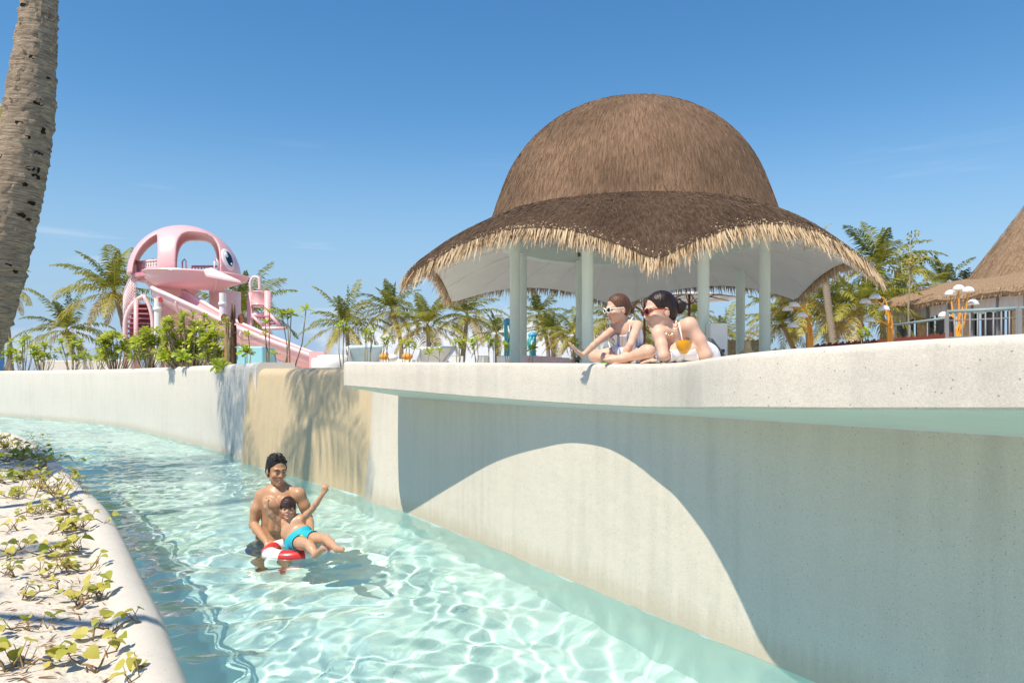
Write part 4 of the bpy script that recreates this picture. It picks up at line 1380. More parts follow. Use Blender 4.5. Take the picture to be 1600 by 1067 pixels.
# ------------------------------------------------------------------ trailing vines on the sand
def heart_leaf(ls, c, d, nrm, l, tone):
    d = Vector(d).normalized(); nrm = Vector(nrm); nrm = (nrm - d * d.dot(nrm)).normalized()
    s = d.cross(nrm)
    ts = (0.0, 0.15, 0.45, 0.78, 1.0); ws = (0.30, 0.48, 0.50, 0.26, 0.02)
    A = []; B = []; M_ = []
    for t, w in zip(ts, ws):
        q = Vector(c) + d * l * t - nrm * l * 0.22 * t * t
        cup = nrm * l * w * 0.35
        A.append(q - s * l * w + cup); B.append(q + s * l * w + cup); M_.append(q)
    ls.quad_strip(A, M_, tone); ls.quad_strip(M_, B, min(1, tone + 0.05))
def vine(x, y, seed, label, n_leaf=8, spread=0.22, L=0.075, tone=0.6, height=0.10, mt='vine_leaf', single=False):
    rg = np.random.default_rng(seed)
    z = sand_z(x, y)
    root = empty('beach_vine', (x, y, z)); tag(root, label, 'vine', 'trailing vines on the sand bank')
    m = MB(); ls = LeafSet()
    nb = max(2, n_leaf // 4)
    for b in range(nb):
        a = rg.uniform(0, 6.28); p = Vector((0, 0, 0.0)); pts = [p.copy()]
        for k in range(5):
            a += rg.normal(0, 0.5)
            p = p + Vector((math.cos(a), math.sin(a), 0)) * spread / 5 * rg.uniform(0.7, 1.4)
            p.z = max(0.006, height * math.sin(math.pi * (k + 1) / 6) * rg.uniform(0.1, 0.9))
            pts.append(p.copy())
        m.tube(pts, [0.0055, 0.005, 0.0045, 0.004, 0.0035, 0.003], 5)
        for k in range(max(1, n_leaf // nb)):
            i = rg.integers(1, 6); q = pts[i]
            aa = rg.uniform(0, 6.28); st = q + Vector((math.cos(aa) * 0.03, math.sin(aa) * 0.03, rg.uniform(0.02, 0.075)))
            m.tube([q, st], [0.0025, 0.002], 4)
            d = Vector((math.cos(aa), math.sin(aa), rg.uniform(-0.5, 0.35)))
            if single: ls = LeafSet()
            heart_leaf(ls, st, d, Vector((rg.normal(0, .35), rg.normal(-.25, .35), 1)), L * rg.uniform(0.6, 1.25), min(1, max(0, tone + rg.normal(0, 0.18))))
            if single: link('leaf', ls.mesh('leaf', MAT[mt]), root)
    m.build('stems', MAT['vine_stem'], root, smooth=True)
    if not single: link('foliage', ls.mesh('foliage', MAT[mt]), root)
def sand_at(px, py, z=0.12):
    Y = (CAM_Z - z) * FPX / (py - 590.0)
    return PX(px, Y), Y
vines = [
    # px, py, leaves, spread, L, tone, label
    (45, 985, 6, 0.14, 0.085, 0.42, 'lone upright sprig with a few green leaves on the open sand'),
    (50, 1040, 7, 0.16, 0.075, 0.72, 'yellowish sprig at the bottom edge of the sand'),
    (8, 1052, 6, 0.12, 0.075, 0.7, 'small yellow sprig in the bottom left corner'),
    (150, 1045, 8, 0.22, 0.08, 0.72, 'vine runner with yellow leaves beside the kerb at the bottom'),
    (172, 990, 10, 0.16, 0.085, 0.66, 'vine with two raised leaves against the kerb near the bottom'),
    (235, 1062, 7, 0.12, 0.075, 0.6, 'leaf tips at the bottom edge on top of the kerb'),
    (120, 955, 12, 0.24, 0.085, 0.78, 'broad pale yellow vine in the middle of the sand'),
    (155, 940, 8, 0.16, 0.08, 0.75, 'yellow vine touching the kerb, second from the bottom'),
    (48, 930, 8, 0.18, 0.075, 0.62, 'sprig with a tall leaf left of the pale yellow vine'),
    (70, 905, 6, 0.16, 0.07, 0.68, 'thin sprig in the shadow stripe on the sand'),
    (22, 900, 8, 0.2, 0.075, 0.6, 'sprig at the left edge in the shadow stripe'),
    (122, 862, 12, 0.2, 0.09, 0.22, 'dark green large-leaved vine leaning on the kerb'),
    (135, 892, 10, 0.2, 0.075, 0.72, 'yellow vine below the dark large-leaved one'),
    (105, 888, 12, 0.22, 0.075, 0.6, 'green vine at the right end of the shadow stripe'),
    (60, 868, 10, 0.24, 0.075, 0.58, 'spreading sprig left of the dark large-leaved vine'),
    (20, 868, 9, 0.22, 0.075, 0.62, 'spreading sprig with curled stems near the left edge'),
    (75, 838, 9, 0.2, 0.07, 0.72, 'small yellow vine on the open sand above the spreading sprig'),
    (28, 828, 7, 0.18, 0.07, 0.76, 'small pale vine on the sand at the left'),
    (98, 832, 5, 0.12, 0.075, 0.6, 'two yellow leaves on the sand by the kerb'),
    (22, 808, 10, 0.24, 0.07, 0.62, 'sprig with a dark stem in the upper sand'),
    (66, 808, 8, 0.2, 0.07, 0.66, 'runner between the upper sprig and the kerb thicket'),
    (118, 830, 16, 0.26, 0.07, 0.72, 'yellow thicket leaning on the kerb above the dark vine'),
    (108, 808, 20, 0.3, 0.075, 0.66, 'lower clump of the kerb-side thicket'),
    (96, 790, 24, 0.34, 0.08, 0.62, 'middle clump of the kerb-side thicket'),
    (80, 770, 26, 0.36, 0.085, 0.55, 'upper clump of the kerb-side thicket'),
    (64, 762, 26, 0.36, 0.085, 0.5, 'bright green clump left of the kerb-side thicket'),
    (20, 775, 14, 0.3, 0.075, 0.62, 'loose clump left of the thicket'),
    (10, 755, 18, 0.4, 0.085, 0.45, 'loose green clump at the left edge'),
    (35, 748, 20, 0.4, 0.085, 0.42, 'green clump below the shaded thicket'),
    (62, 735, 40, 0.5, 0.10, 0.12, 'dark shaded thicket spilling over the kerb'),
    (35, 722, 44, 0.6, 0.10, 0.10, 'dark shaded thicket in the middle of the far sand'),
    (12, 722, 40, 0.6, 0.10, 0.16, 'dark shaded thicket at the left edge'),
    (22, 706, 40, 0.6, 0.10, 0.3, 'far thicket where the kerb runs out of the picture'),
    (4, 700, 40, 0.7, 0.10, 0.5, 'farthest yellow green thicket at the left edge'),
]
for i, (px, py, nl, sp, L, tn, lab) in enumerate(vines):
    x, y = sand_at(px, py)
    h = 0.08 + (0.20 if nl >= 24 else 0.0) + (0.06 if tn < 0.3 else 0)
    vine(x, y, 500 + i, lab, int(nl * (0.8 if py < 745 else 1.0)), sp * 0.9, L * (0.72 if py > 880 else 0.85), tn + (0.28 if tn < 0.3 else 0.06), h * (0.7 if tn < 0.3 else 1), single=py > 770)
# dry twigs and fallen leaves scattered on the sand
mat('litter', (0.26, 0.15, 0.08), 0.9, 0.1, var=0.5, vscale=9)
m = MB(); rg = np.random.default_rng(31)
for _ in range(260):
    px, py = rg.uniform(0, 215), rg.uniform(720, 1075)
    x, y = sand_at(px, py); z = sand_z(x, y) + 0.006
    a = rg.uniform(0, 3.14); l = rg.uniform(0.008, 0.05); w = rg.uniform(0.0015, 0.006)
    u = Vector((math.cos(a), math.sin(a), rg.normal(0, .15))) * l; v = Vector((-math.sin(a), math.cos(a), 0)) * w
    c = Vector((x, y, z))
    m.add([c - u - v, c - u + v, c + u + v * .5, c + u - v * .5, c + Vector((0, 0, 0.006))], [(0, 1, 4), (1, 2, 4), (2, 3, 4), (3, 0, 4)])
tag(m.build('leaf_litter', MAT['litter']), 'dry twigs and brown leaf bits strewn over the sand', 'litter', kind='stuff')
# ------------------------------------------------------------------ pink play slide shaped like a sea creature
mat('pink_plastic', (0.84, 0.48, 0.48), 0.32, 0.5, var=0.05, vscale=1.2, coat=0.2)
mat('pink_dark', (0.62, 0.25, 0.29), 0.45, 0.4, var=0.08, vscale=3)
mat('pink_pale', (0.86, 0.62, 0.62), 0.4, 0.4, var=0.06, vscale=5)
mat('white_paint', (0.78, 0.78, 0.77), 0.4, 0.4, var=0.05, vscale=3)
mat('navy_paint', (0.012, 0.018, 0.04), 0.25, 0.5)
mat('pale_blue', (0.34, 0.66, 0.74), 0.4, 0.4, var=0.06, vscale=2)
mat('red_paint', (0.50, 0.04, 0.04), 0.4, 0.4)
def build_slide():
    Y = 20.0
    O = Vector((PX(290, Y), Y, 1.40))
    root = empty('water_slide', O)
    tag(root, 'pink water slide with a domed sea-creature head, one big eye and a long flume', 'slide')
    def l(px, py, dy=0.0):
        return P(px, py, Y + dy) - O
    hz = P(290, 434, Y).z - O.z
    rx, ry, rz = 1.42, 1.25, 1.40
    FACE = math.atan2(-O.x, O.y)         # the head looks across the terrace, square to the river path
    F_ = Field((-1.65, -1.5, -0.1), (1.65, 1.5, 1.6), 0.026)
    F_.ell((0, 0, 0), (rx, ry, rz), 0)
    F_.ell((0, 0, 0), (rx - 0.11, ry - 0.11, rz - 0.11), 0.0, sub=True)
    def win(cx, cz, wx, wz, p):
        def fn(G):
            a = np.abs((G[..., 0] - cx) / wx) ** p + np.abs((G[..., 2] - cz) / wz) ** p
            return (np.maximum(a, 1e-6) ** (1.0 / p) - 1.0) * min(wx, wz)
        F_.put(fn, (cx - wx, -2, cz - wz), (cx + wx, 2, cz + wz), 0.03, sub=True)
    win(0.30, 0.26, 0.52, 0.86, 3.2)
    def left_win(G):
        e = (np.sqrt((G[..., 0] / (rx * 0.87)) ** 2 + (G[..., 2] / (rz * 0.87)) ** 2) - 1.0) * rx
        return np.maximum(np.maximum(e, G[..., 0] + 0.66 + 0.10 * (G[..., 2] - 0.5) ** 2), -G[..., 2] - 0.02)
    F_.put(left_win, (-1.3, -2, -0.05), (-0.6, 2, 1.3), 0.05, sub=True)
    F_.put(lambda G: G[..., 2] + 0.0, (-2, -2, -1), (2, 2, 0.0), 0.0, sub=True)
    me, _ = F_.mesh('head', MAT['pink_plastic'], 3)
    head = link('head', me, root, (0, 0, hz), (0, 0, FACE))
    # eye on the right front of the head
    Rf = Matrix.Rotation(FACE, 3, 'Z')
    ex, ez = 1.04, 0.45
    ey = -ry * math.sqrt(1 - (ex / rx) ** 2 - (ez / rz) ** 2)
    nrm = Vector((ex / rx ** 2, ey / ry ** 2, ez / rz ** 2)).normalized()
    tx = Vector((0, 0, 1)).cross(nrm).normalized(); tz = nrm.cross(tx)
    tx = Rf @ tx; nrm = Rf @ nrm; tz = nrm.cross(tx)
    rot = Matrix((tx, nrm, tz)).transposed()
    c = Rf @ Vector((ex, ey, 0)) + Vector((0, 0, ez + hz))
    eye = MB().ell(c - nrm * 0.015, (0.22, 0.055, 0.31), 24, 12, rot).build('eye', MAT['white_paint'], root, smooth=True)
    MB().ell(c + nrm * 0.012 + tx * 0.01 + tz * 0.01, (0.145, 0.045, 0.225), 24, 12, rot).build('pupil', MAT['navy_paint'], eye, smooth=True)
    MB().ell(c + nrm * 0.046 - tx * 0.075 + tz * 0.105, (0.055, 0.018, 0.085), 16, 8, rot).build('glint', MAT['white_paint'], eye, smooth=True)
    MB().ell(c + nrm * 0.046 + tx * 0.03 - tz * 0.145, (0.030, 0.014, 0.034), 12, 8, rot).build('glint', MAT['white_paint'], eye, smooth=True)
    # platform floor
    MB().lathe([(0.0, 0.0), (1.30, 0.0), (1.30, -0.10), (0.0, -0.10)], (0, 0, hz - 0.005), n=40).build('platform', MAT['pink_dark'], root, smooth=True, auto=30)
    # the tub that wraps the front of the head
    cf, sf = math.cos(FACE), math.sin(FACE)
    path = spline([(x * cf - y * sf, x * sf + y * cf) for x, y in ((-1.0, -0.70), (-0.80, -1.12), (-0.3, -1.42), (0.35, -1.52), (1.0, -1.42), (1.52, -1.05))], 40)
    d = np.gradient(path, axis=0); d /= np.linalg.norm(d, axis=1)[:, None]
    rows = []
    for i, p in enumerate(path):
        t = i / (len(path) - 1)
        n_ = np.array([d[i, 1], -d[i, 0]])
        sc = 0.35 + 0.65 * min(1, (1 - t) / 0.25) if t > 0.75 else (0.55 + 0.45 * min(1, t / 0.15))
        lift = -0.06 * t
        pr = [(-0.62, -0.36), (-0.40, -0.44), (-0.20, -0.42), (-0.06, -0.30), (0.02, -0.12), (0.05, -0.03), (0.09, 0.0), (0.07, 0.035), (0.02, 0.04), (-0.02, 0.0), (-0.05, -0.12), (-0.12, -0.27), (-0.24, -0.36), (-0.40, -0.38), (-0.62, -0.32)]
        rows.append([(p[0] + n_[0] * o * sc, p[1] + n_[1] * o * sc, hz + 0.03 + lift + z * sc) for o, z in pr])
    m = MB(); m.grid(rows, closed_u=False); m.build('tub', MAT['pink_plastic'], root, smooth=True, auto=50)
    tubo = root.children[-1]
    # bolted flange across the tub
    fr = rows[27]
    MB().tube([Vector(q) + Vector((0, -0.012, 0)) for q in fr[1:8]], 0.022, 6).build('flange', MAT['pink_pale'], tubo, smooth=True)
    # awning plate over the slide entry
    a = [l(318, 421, -1.2), l(330, 418, -1.35), l(376, 439, -1.4), l(322, 429, -1.55)]
    m = MB(); m.add(a + [q + Vector((0, 0, -0.05)) for q in a], [(0, 1, 2, 3), (7, 6, 5, 4), (0, 4, 5, 1), (1, 5, 6, 2), (2, 6, 7, 3), (3, 7, 4, 0)])
    m.build('entry_plate', MAT['pink_pale'], root)
    # flume
    fp = spline([tuple(l(262, 452, -0.9)), tuple(l(282, 462, -1.3)), tuple(l(316, 480, -1.6)), tuple(l(372, 508, -1.8)), tuple(l(440, 536, -2.0)), tuple(l(507, 561, -2.1)), tuple(l(525, 567, -2.15))], 60)
    dd = np.gradient(fp, axis=0); dd /= np.linalg.norm(dd, axis=1)[:, None]
    rows = []; rows2 = []
    for p, t in zip(fp, dd):
        sd = np.cross(t, [0, 0, 1.0]); sd /= np.linalg.norm(sd); up = np.cross(sd, t)
        r = 0.40
        row = [p + sd * math.cos(a) * r + up * (math.sin(a) * r * 1.05) for a in np.linspace(math.pi, 2 * math.pi, 13)]
        row2 = [p + sd * math.cos(a) * (r - 0.03) + up * (math.sin(a) * (r - 0.03) * 1.05) for a in np.linspace(2 * math.pi, math.pi, 13)]
        rows.append(row + row2); rows2.append((row[0], row[-1]))
    m = MB(); m.grid(rows, closed_u=True)
    m.add(rows[0], [tuple(range(26))]); m.add(rows[-1], [tuple(reversed(range(26)))])
    fl = m.build('flume', MAT['pink_plastic'], root, smooth=True, auto=50)
    for s in (0, 1):
        MB().tube([r[s] for r in rows2], 0.055, 8).build('flume_lip', MAT['pink_pale'], fl, smooth=True)
    for i in (12, 33, 47):
        row = rows[i][:13]
        c0 = sum((Vector(q) for q in row), Vector()) / 13
        MB().tube([c0 + (Vector(q) - c0) * 1.03 for q in row], 0.03, 6).build('flange', MAT['pink_pale'], fl, smooth=True)
    # end block of the flume
    e = l(503, 560, -2.1)
    MB().box((e.x, e.y - 0.42, e.z - 0.12), (0.36, 0.10, 0.55), 0.0).build('flume_foot', MAT['pink_plastic'], fl)
    # tower body below the head
    MB().lathe([(0.52, -0.02), (0.52, hz - 0.45), (0.80, hz - 0.10)], (l(272, 500).x, 0.1, 0), n=28).build('tower_body', MAT['pink_plastic'], root, smooth=True, auto=40)
    MB().lathe([(0.42, -0.02), (0.42, hz - 0.3)], (l(336, 500).x, 0.7, 0), n=24).build('rear_tower', MAT['pink_pale'], root, smooth=True)
    # white posts with collars
    for px, ytop, dy in ((246.5, 466, -1.35), (348, 458, -1.5)):
        t = l(px, ytop, dy)
        po = MB().lathe([(0.085, -0.02), (0.085, t.z)], (t.x, t.y, 0), n=18, caps=True).build('post', MAT['white_paint'], root, smooth=True, auto=40)
        MB().lathe([(0.0855, t.z - 0.32), (0.105, t.z - 0.31), (0.105, t.z - 0.24), (0.0855, t.z - 0.23)], (t.x, t.y, 0), n=18).build('post_collar', MAT['white_paint'], po, smooth=True)
    t = l(250, 470, -1.46); MB().box((t.x + 0.02, t.y, t.z + 0.03), (0.09, 0.06, 0.10)).build('bracket', MAT['red_paint'], root)
    # stair cage left of the tower
    for pts, r in (([(224, 462), (208, 474), (197, 495), (195, 520), (196, 545)], 0.055), ([(224, 462), (233, 478), (238, 500), (238, 530), (234, 556)], 0.05)):
        q = spline([tuple(l(x, y, -0.9)) for x, y in pts], 20)
        MB().tube([tuple(v) for v in q], r, 8).build('cage_rib', MAT['pink_pale'], root, smooth=True)
    for px, yt, dy in ((212.5, 466, -0.95), (196, 505, -0.85), (216, 520, -0.5), (238, 520, -0.8), (321, 535, -0.6)):
        t = l(px, yt, dy)
        MB().tube([(t.x, t.y, -0.02), tuple(t)], 0.055, 10).build('stair_post', MAT['pink_plastic'], root, smooth=True)
    for k in range(10):
        f = k / 9
        yb = 476 + 68 * f
        hw = 15 * math.sin(math.pi * (0.18 + 0.62 * f)) + 4
        c = l(217 - 1.5 * f, yb, -0.45)
        MB().box((c.x, c.y, c.z), (hw * 2 * 0.0173, 0.55, 0.035), 0.25).build('tread', MAT['pink_dark'], root)
        MB().box((c.x, c.y + 0.24, c.z - 0.06), (hw * 2 * 0.0173, 0.03, 0.115), 0.25).build('riser', MAT['pink_dark'], root)
    # lattice guard panels
    def lattice(pts_bottom, height, name='guard_panel', step=0.085):
        m = MB(); b = spline(pts_bottom, 40)
        s = np.concatenate([[0], np.cumsum(np.linalg.norm(np.diff(b, axis=0), axis=1))])
        nk = max(3, int(s[-1] / step))
        for k in range(nk + 1):
            u = s[-1] * k / nk
            p = [np.interp(u, s, b[:, j]) for j in range(3)]
            m.tube([p, (p[0], p[1], p[2] + height)], 0.016, 5)
        for j in range(int(height / step) + 1):
            m.tube([(q[0], q[1], q[2] + j * step) for q in b[::3]], 0.016, 5)
        m.tube([(q[0], q[1], q[2] + height) for q in b[::3]], 0.03, 6)
        o = m.build(name, MAT['pink_pale'], root, smooth=True); o['kind'] = 'stuff'
    lattice([tuple(l(214, 438, -0.2)), tuple(l(221, 439, -0.6)), tuple(l(232, 438, -0.85)), tuple(l(247, 437, -0.95))], 0.50)
    lattice([tuple(l(193, 505, 0.1)), tuple(l(195, 492, -0.3)), tuple(l(203, 474, -0.6)), tuple(l(212, 462, -0.75))], 0.62)
    lattice([tuple(l(300, 432, 0.6)), tuple(l(340, 432, 0.55))], 0.28)
    for px in (287, 337):
        t = l(px, 405, -0.75)
        MB().tube([tuple(l(px - 2, 432, -0.8)), tuple(l(px - 2, 408, -0.8)), tuple(l(px + 1, 405, -0.8)), tuple(l(px + 4, 409, -0.8)), tuple(l(px + 4, 432, -0.8))], 0.022, 6).build('hand_rail', MAT['pink_pale'], root, smooth=True)
    return root
SL = build_slide()
def push_back(root, k):
    root.location = (root.location.x * k, root.location.y * k, CAM_Z + (root.location.z - CAM_Z) * k); root.scale = (k, k, k)
push_back(SL, 1.24)
def build_bucket():
    Y = 19.3
    O = Vector((PX(404, Y), Y, 1.40)); root = empty('tipping_bucket', O)
    tag(root, 'pink water-play frame with a tipping bucket and small stair right of the slide', 'play frame')
    l = lambda px, py, dy=0.0: P(px, py, Y + dy) - O
    for px, yt, dy in ((391, 457, 0), (418, 455, -0.1), (421, 520, 0.4)):
        t = l(px, yt, dy)
        MB().tube([(t.x, t.y, -0.02), tuple(t)], 0.085 if yt < 500 else 0.06, 12).build('post', MAT['pink_plastic'], root, smooth=True)
    MB().tube([tuple(v) for v in spline([tuple(l(391.5, 458)), tuple(l(391.5, 442)), tuple(l(395, 434)), tuple(l(400.5, 433)), tuple(l(405, 437)), tuple(l(406, 454))], 24)], 0.042, 8).build('spout', MAT['pink_pale'], root, smooth=True)
    c = l(404.5, 480, -0.05)
    b = MB().lathe([(0.0, 0.0), (0.15, 0.0), (0.165, 0.03), (0.185, 0.06), (0.165, 0.09), (0.165, 0.37), (0.18, 0.39), (0.165, 0.41), (0.14, 0.40), (0.13, 0.05), (0.0, 0.04)], c, n=28).build('bucket', MAT['pink_plastic'], root, smooth=True, auto=40)
    MB().tube([tuple(l(386, 472, -0.05)), tuple(l(424.5, 468, -0.05))], 0.03, 8).build('axle', MAT['pink_pale'], root, smooth=True)
    MB().tube([tuple(l(386, 493, -0.02)), tuple(l(424, 490, -0.02))], 0.05, 8).build('cross_bar', MAT['pink_pale'], root, smooth=True)
    for dy in (-0.2, 0.25):
        MB().tube([tuple(l(394, 493, dy)), tuple(l(414, 514, dy))], 0.035, 6).build('stair_stringer', MAT['pink_plastic'], root, smooth=True)
        MB().tube([tuple(l(420, 490, dy)), tuple(l(441, 513, dy))], 0.045, 6).build('stair_stringer', MAT['pink_plastic'], root, smooth=True)
    MB().tube([tuple(l(410, 513, -0.22)), tuple(l(446, 513, -0.22))], 0.045, 8).build('cross_bar', MAT['pink_pale'], root, smooth=True)
    for k in range(4):
        f = k / 3
        a = l(401 + 20 * f * 0.9, 495 + 15 * f, 0.0)
        MB().box((a.x + 0.22, 0.02, a.z), (0.42, 0.42, 0.03)).build('tread', MAT['pink_dark'], root)
    return root
push_back(build_bucket(), 1.26)
# pale blue pool box behind the wall
def slab(name, pxs, ytop, Y, depth, mt, label, cat, ground=1.40, taper=1.0, bevel=0.03, group=None):
    x0, x1 = PX(pxs[0], Y), PX(pxs[1], Y); z = PZ(ytop, Y)
    root = MB()
    root.box(((x0 + x1) / 2, Y + depth / 2, (z + ground) / 2), (x1 - x0, depth, z - ground), taper=taper)
    o = root.build(name, mt)
    bv = o.modifiers.new('bevel', 'BEVEL'); bv.width = bevel; bv.segments = 2
    tag(o, label, cat, group); return o
slab('pool_box', (366, 411), 541, 16.6, 1.0, MAT['pale_blue'], 'pale blue box wall behind the wooden totem', 'box', taper=0.96)
# ------------------------------------------------------------------ wooden totem with rusty curls
mat('weathered_wood', (0.40, 0.25, 0.09), 0.8, 0.2, var=0.45, vscale=6, bump=0.5, bscale=20, stretch=(8, 8, 0.6))
mat('dark_wood', (0.13, 0.075, 0.045), 0.8, 0.2, var=0.4, vscale=6, bump=0.5, bscale=20, stretch=(8, 8, 0.6))
mat('rust', (0.22, 0.085, 0.05), 0.8, 0.2, var=0.4, vscale=12)
def build_totem():
    Y = 14.6; O = Vector((PX(360, Y), Y, 1.45)); root = empty('wooden_totem', O)
    tag(root, 'weathered wooden totem of two posts with a forked top and rusty curls', 'totem')
    l = lambda px, py, dy=0.0: P(px, py, Y + dy) - O
    def post(x0, x1, yt, dy, mt, name='post', lean=0.0):
        t = l((x0 + x1) / 2, yt, dy); w = (x1 - x0) / FPX * Y
        m = MB(); m.tube([(t.x + lean, t.y, -0.1), (t.x + lean * .5, t.y, t.z * .5), tuple(t)], [w * .55, w * .5, w * .42], 7)
        return m.build(name, mt, root, smooth=False)
    post(351, 359, 498, 0, MAT['weathered_wood'])
    post(360, 367, 500, 0.05, MAT['dark_wood'])
    post(366, 370, 508, 0.1, MAT['dark_wood'])
    for x, yt in ((362.5, 474), (366.5, 476)):
        a = l(x - 0.5, 505, 0.05); b = l(x, yt, 0.05)
        MB().tube([tuple(a), tuple(a.lerp(b, .6)), tuple(b)], [0.028, 0.024, 0.008], 7).build('prong', MAT['dark_wood'], root, smooth=True)
    for px, py, r in ((350, 497, 0.075), (376, 498, 0.085)):
        c = l(px, py, 0.12)
        m = MB(); n = 20
        ring = [Vector((math.cos(2 * math.pi * k / n) * r * (0.85 if px < 360 else 0.7), 0, math.sin(2 * math.pi * k / n) * r * 1.15)) + c for k in range(n)]
        m.add(ring + [q + Vector((0, 0.03, 0)) for q in ring], [tuple(range(n)), tuple(reversed(range(n, 2 * n)))] + [(k, n + k, n + (k + 1) % n, (k + 1) % n) for k in range(n)])
        m.build('ear_disc', MAT['rust'], root)
    sp = [l(351 - 6.5 + 4.2 * math.exp(-t * .16) * math.cos(t), 504 + 4.2 * math.exp(-t * .16) * math.sin(t), -0.02) for t in np.linspace(0.3, 8.5, 30)]
    MB().tube([tuple(l(356, 507))] + [tuple(q) for q in sp], 0.010, 6).build('curl', MAT['rust'], root, smooth=True)
    MB().tube([tuple(v) for v in spline([tuple(l(350, 521, -.1)), tuple(l(362, 522, -.13)), tuple(l(368, 519, -.08)), tuple(l(380, 531, 0)), tuple(l(402, 529, 0.1))], 20)], 0.007, 5).build('rope', MAT['stem'], root, smooth=True)
build_totem()
# ------------------------------------------------------------------ loungers, planters and small things on the terrace
mat('lounger_shell', (0.76, 0.76, 0.74), 0.5, 0.3, var=0.05, vscale=3)
mat('lounger_blue', (0.56, 0.70, 0.74), 0.6, 0.3, var=0.08, vscale=3)
mat('orange_cloth', (0.75, 0.36, 0.08), 0.8, 0.2, var=0.2, vscale=8)
mat('cushion_white', (0.78, 0.77, 0.74), 0.9, 0.1, var=0.06, vscale=6)
def lounger(pxa, pxb, ytop, Y, lean, mt, label):
    """back view of a moulded lounger: tall tilted back shell, low seat shell in front of it"""
    x0, x1 = PX(pxa, Y), PX(pxb, Y); zt = PZ(ytop, Y); O = Vector(((x0 + x1) / 2, Y, 1.40)); w = x1 - x0
    root = empty('sun_lounger', O); tag(root, label, 'lounger', 'white moulded loungers on the terrace')
    rows = []
    for t in np.linspace(0, 1, 9):
        z = 0.25 + (zt - 1.40 - 0.25) * t
        hw = w * (0.36 + 0.14 * t)
        cx = lean * t * 0.5
        rows.append([(cx + hw * s, 0.25 * (1 - t) + 0.08 * (s * s), z) for s in np.linspace(-1, 1, 9)])
    m = MB(); m.grid(rows); b = m.build('back_shell', mt, root, smooth=True)
    so = b.modifiers.new('thick', 'SOLIDIFY'); so.thickness = 0.05
    rows = [[(w * 0.48 * s + lean * 0.0, 0.25 + 1.2 * t, 0.25 + 0.06 * math.sin(t * 5) + 0.05 * s * s) for s in np.linspace(-1, 1, 7)] for t in np.linspace(0, 1, 10)]
    m = MB(); m.grid(rows); b = m.build('seat_shell', mt, root, smooth=True)
    so = b.modifiers.new('thick', 'SOLIDIFY'); so.thickness = 0.05
    m = MB().box((0, 0.8, 0.10), (w * 0.7, 0.9, 0.20)).build('plinth', MAT['lounger_shell'], root)
    for s in (-1, 1):
        MB().tube([(w * .36 * s, 0.25, 0.25), (w * .5 * s + lean * .5, 0.0 + .08, zt - 1.40)], 0.03, 6).build('edge_bead', MAT['lounger_shell'], root, smooth=True)
lounger(538, 596, 541, 16.0, 0.1, MAT['lounger_blue'], 'upright pale blue lounger back left of the pavilion')
lounger(642, 698, 543, 16.0, 0.35, MAT['lounger_shell'], 'white reclined lounger back tilted to the right')
for i, (px, py, lab) in enumerate(((515, 560, 'rounded white seat edge at the foot of the slide'), (522, 556, 'second rounded white seat behind the slide foot'))):
    Y = 15.5 + i
    O = Vector((PX(px, Y), Y, 1.40)); root = empty('tub_seat', O); tag(root, lab, 'seat', 'low white seats by the slide')
    zz = PZ(py, Y) - 1.40
    m = MB(); m.lathe([(0.34, -0.0), (0.38, zz * .6), (0.36, zz), (0.26, zz + .02), (0.24, zz - .1), (0.0, zz - .12)], (0, 0, 0), n=28); m.build('shell', MAT['lounger_shell'], root, smooth=True)
    MB().lathe([(0.0, zz - .02), (0.2, zz - .02), (0.235, zz - .06), (0.235, zz - .11)], (0, 0, 0), n=24).build('cushion', MAT['cushion_white'], root, smooth=True)
for i, (px, py) in enumerate(((601, 557), (613, 559), (636, 557))):
    Y = 15.2; c = P(px, py, Y)
    m = MB(); m.ell((0, 0, 0), (0.12, 0.10, 0.075), 14, 8); o = m.build('cushion', MAT['orange_cloth'] if i != 1 else MAT['cushion_white'], None, smooth=True)
    o.location = c; o.name = 'round_cushion'
    tag(o, ['orange cushion just right of the pale blue lounger', 'white cushion between the two orange cushions', 'orange cushion left of the white reclined lounger'][i], 'cushion', 'cushions between the loungers')
Y = 15.4
slab('low_table', (596, 645), 561, Y, 0.5, MAT['lounger_shell'], 'low white bench under the round cushions', 'bench', bevel=0.03)
for i, (a, b) in enumerate(((704, 723), (744, 764), (776, 796))):
    x0, x1 = PX(a, 15.6), PX(b, 15.6); z = PZ(556, 15.6)
    O = Vector(((x0 + x1) / 2, 15.8, 1.40)); root = empty('planter', O)
    tag(root, ['first white planter right of the reclined lounger', 'second white planter, middle of the three left of the double column', 'third white planter beside the double column'][i], 'planter', 'white planters on the terrace')
    w = x1 - x0
    MB().box((0, 0, (z - 1.4) / 2), (w * 0.86, w * 0.86, z - 1.4), taper=1.16).build('tub', MAT['white_paint'], root)
    MB().box((0, 0, z - 1.4 - 0.004), (w * 0.9, w * 0.9, 0.02)).build('soil', MAT['dark_wood'], root)
# pink daybeds
for i in range(5):
    px = 830 + i * 12; Y = 19.0
    O = Vector((PX(px, Y), Y, 1.40)); root = empty('pink_pouf', O)
    tag(root, ['leftmost pink pouf beside the double column', 'second pink pouf from the double column', 'middle one of the five pink poufs', 'fourth pink pouf from the double column', 'rightmost pink pouf, nearest the girl'][i], 'pouf', 'row of pink poufs')
    zz = PZ(556 + i * 0.8, Y) - 1.40
    MB().lathe([(0.0, 0.0), (0.24, 0.0), (0.27, zz * .3), (0.26, zz * .85), (0.2, zz), (0.0, zz + .01)], n=20).build('cushion', MAT['pink_pale'], root, smooth=True)
    MB().lathe([(0.275, zz * .42), (0.285, zz * .5), (0.275, zz * .58)], n=20).build('piping', MAT['pink_plastic'], root, smooth=True)
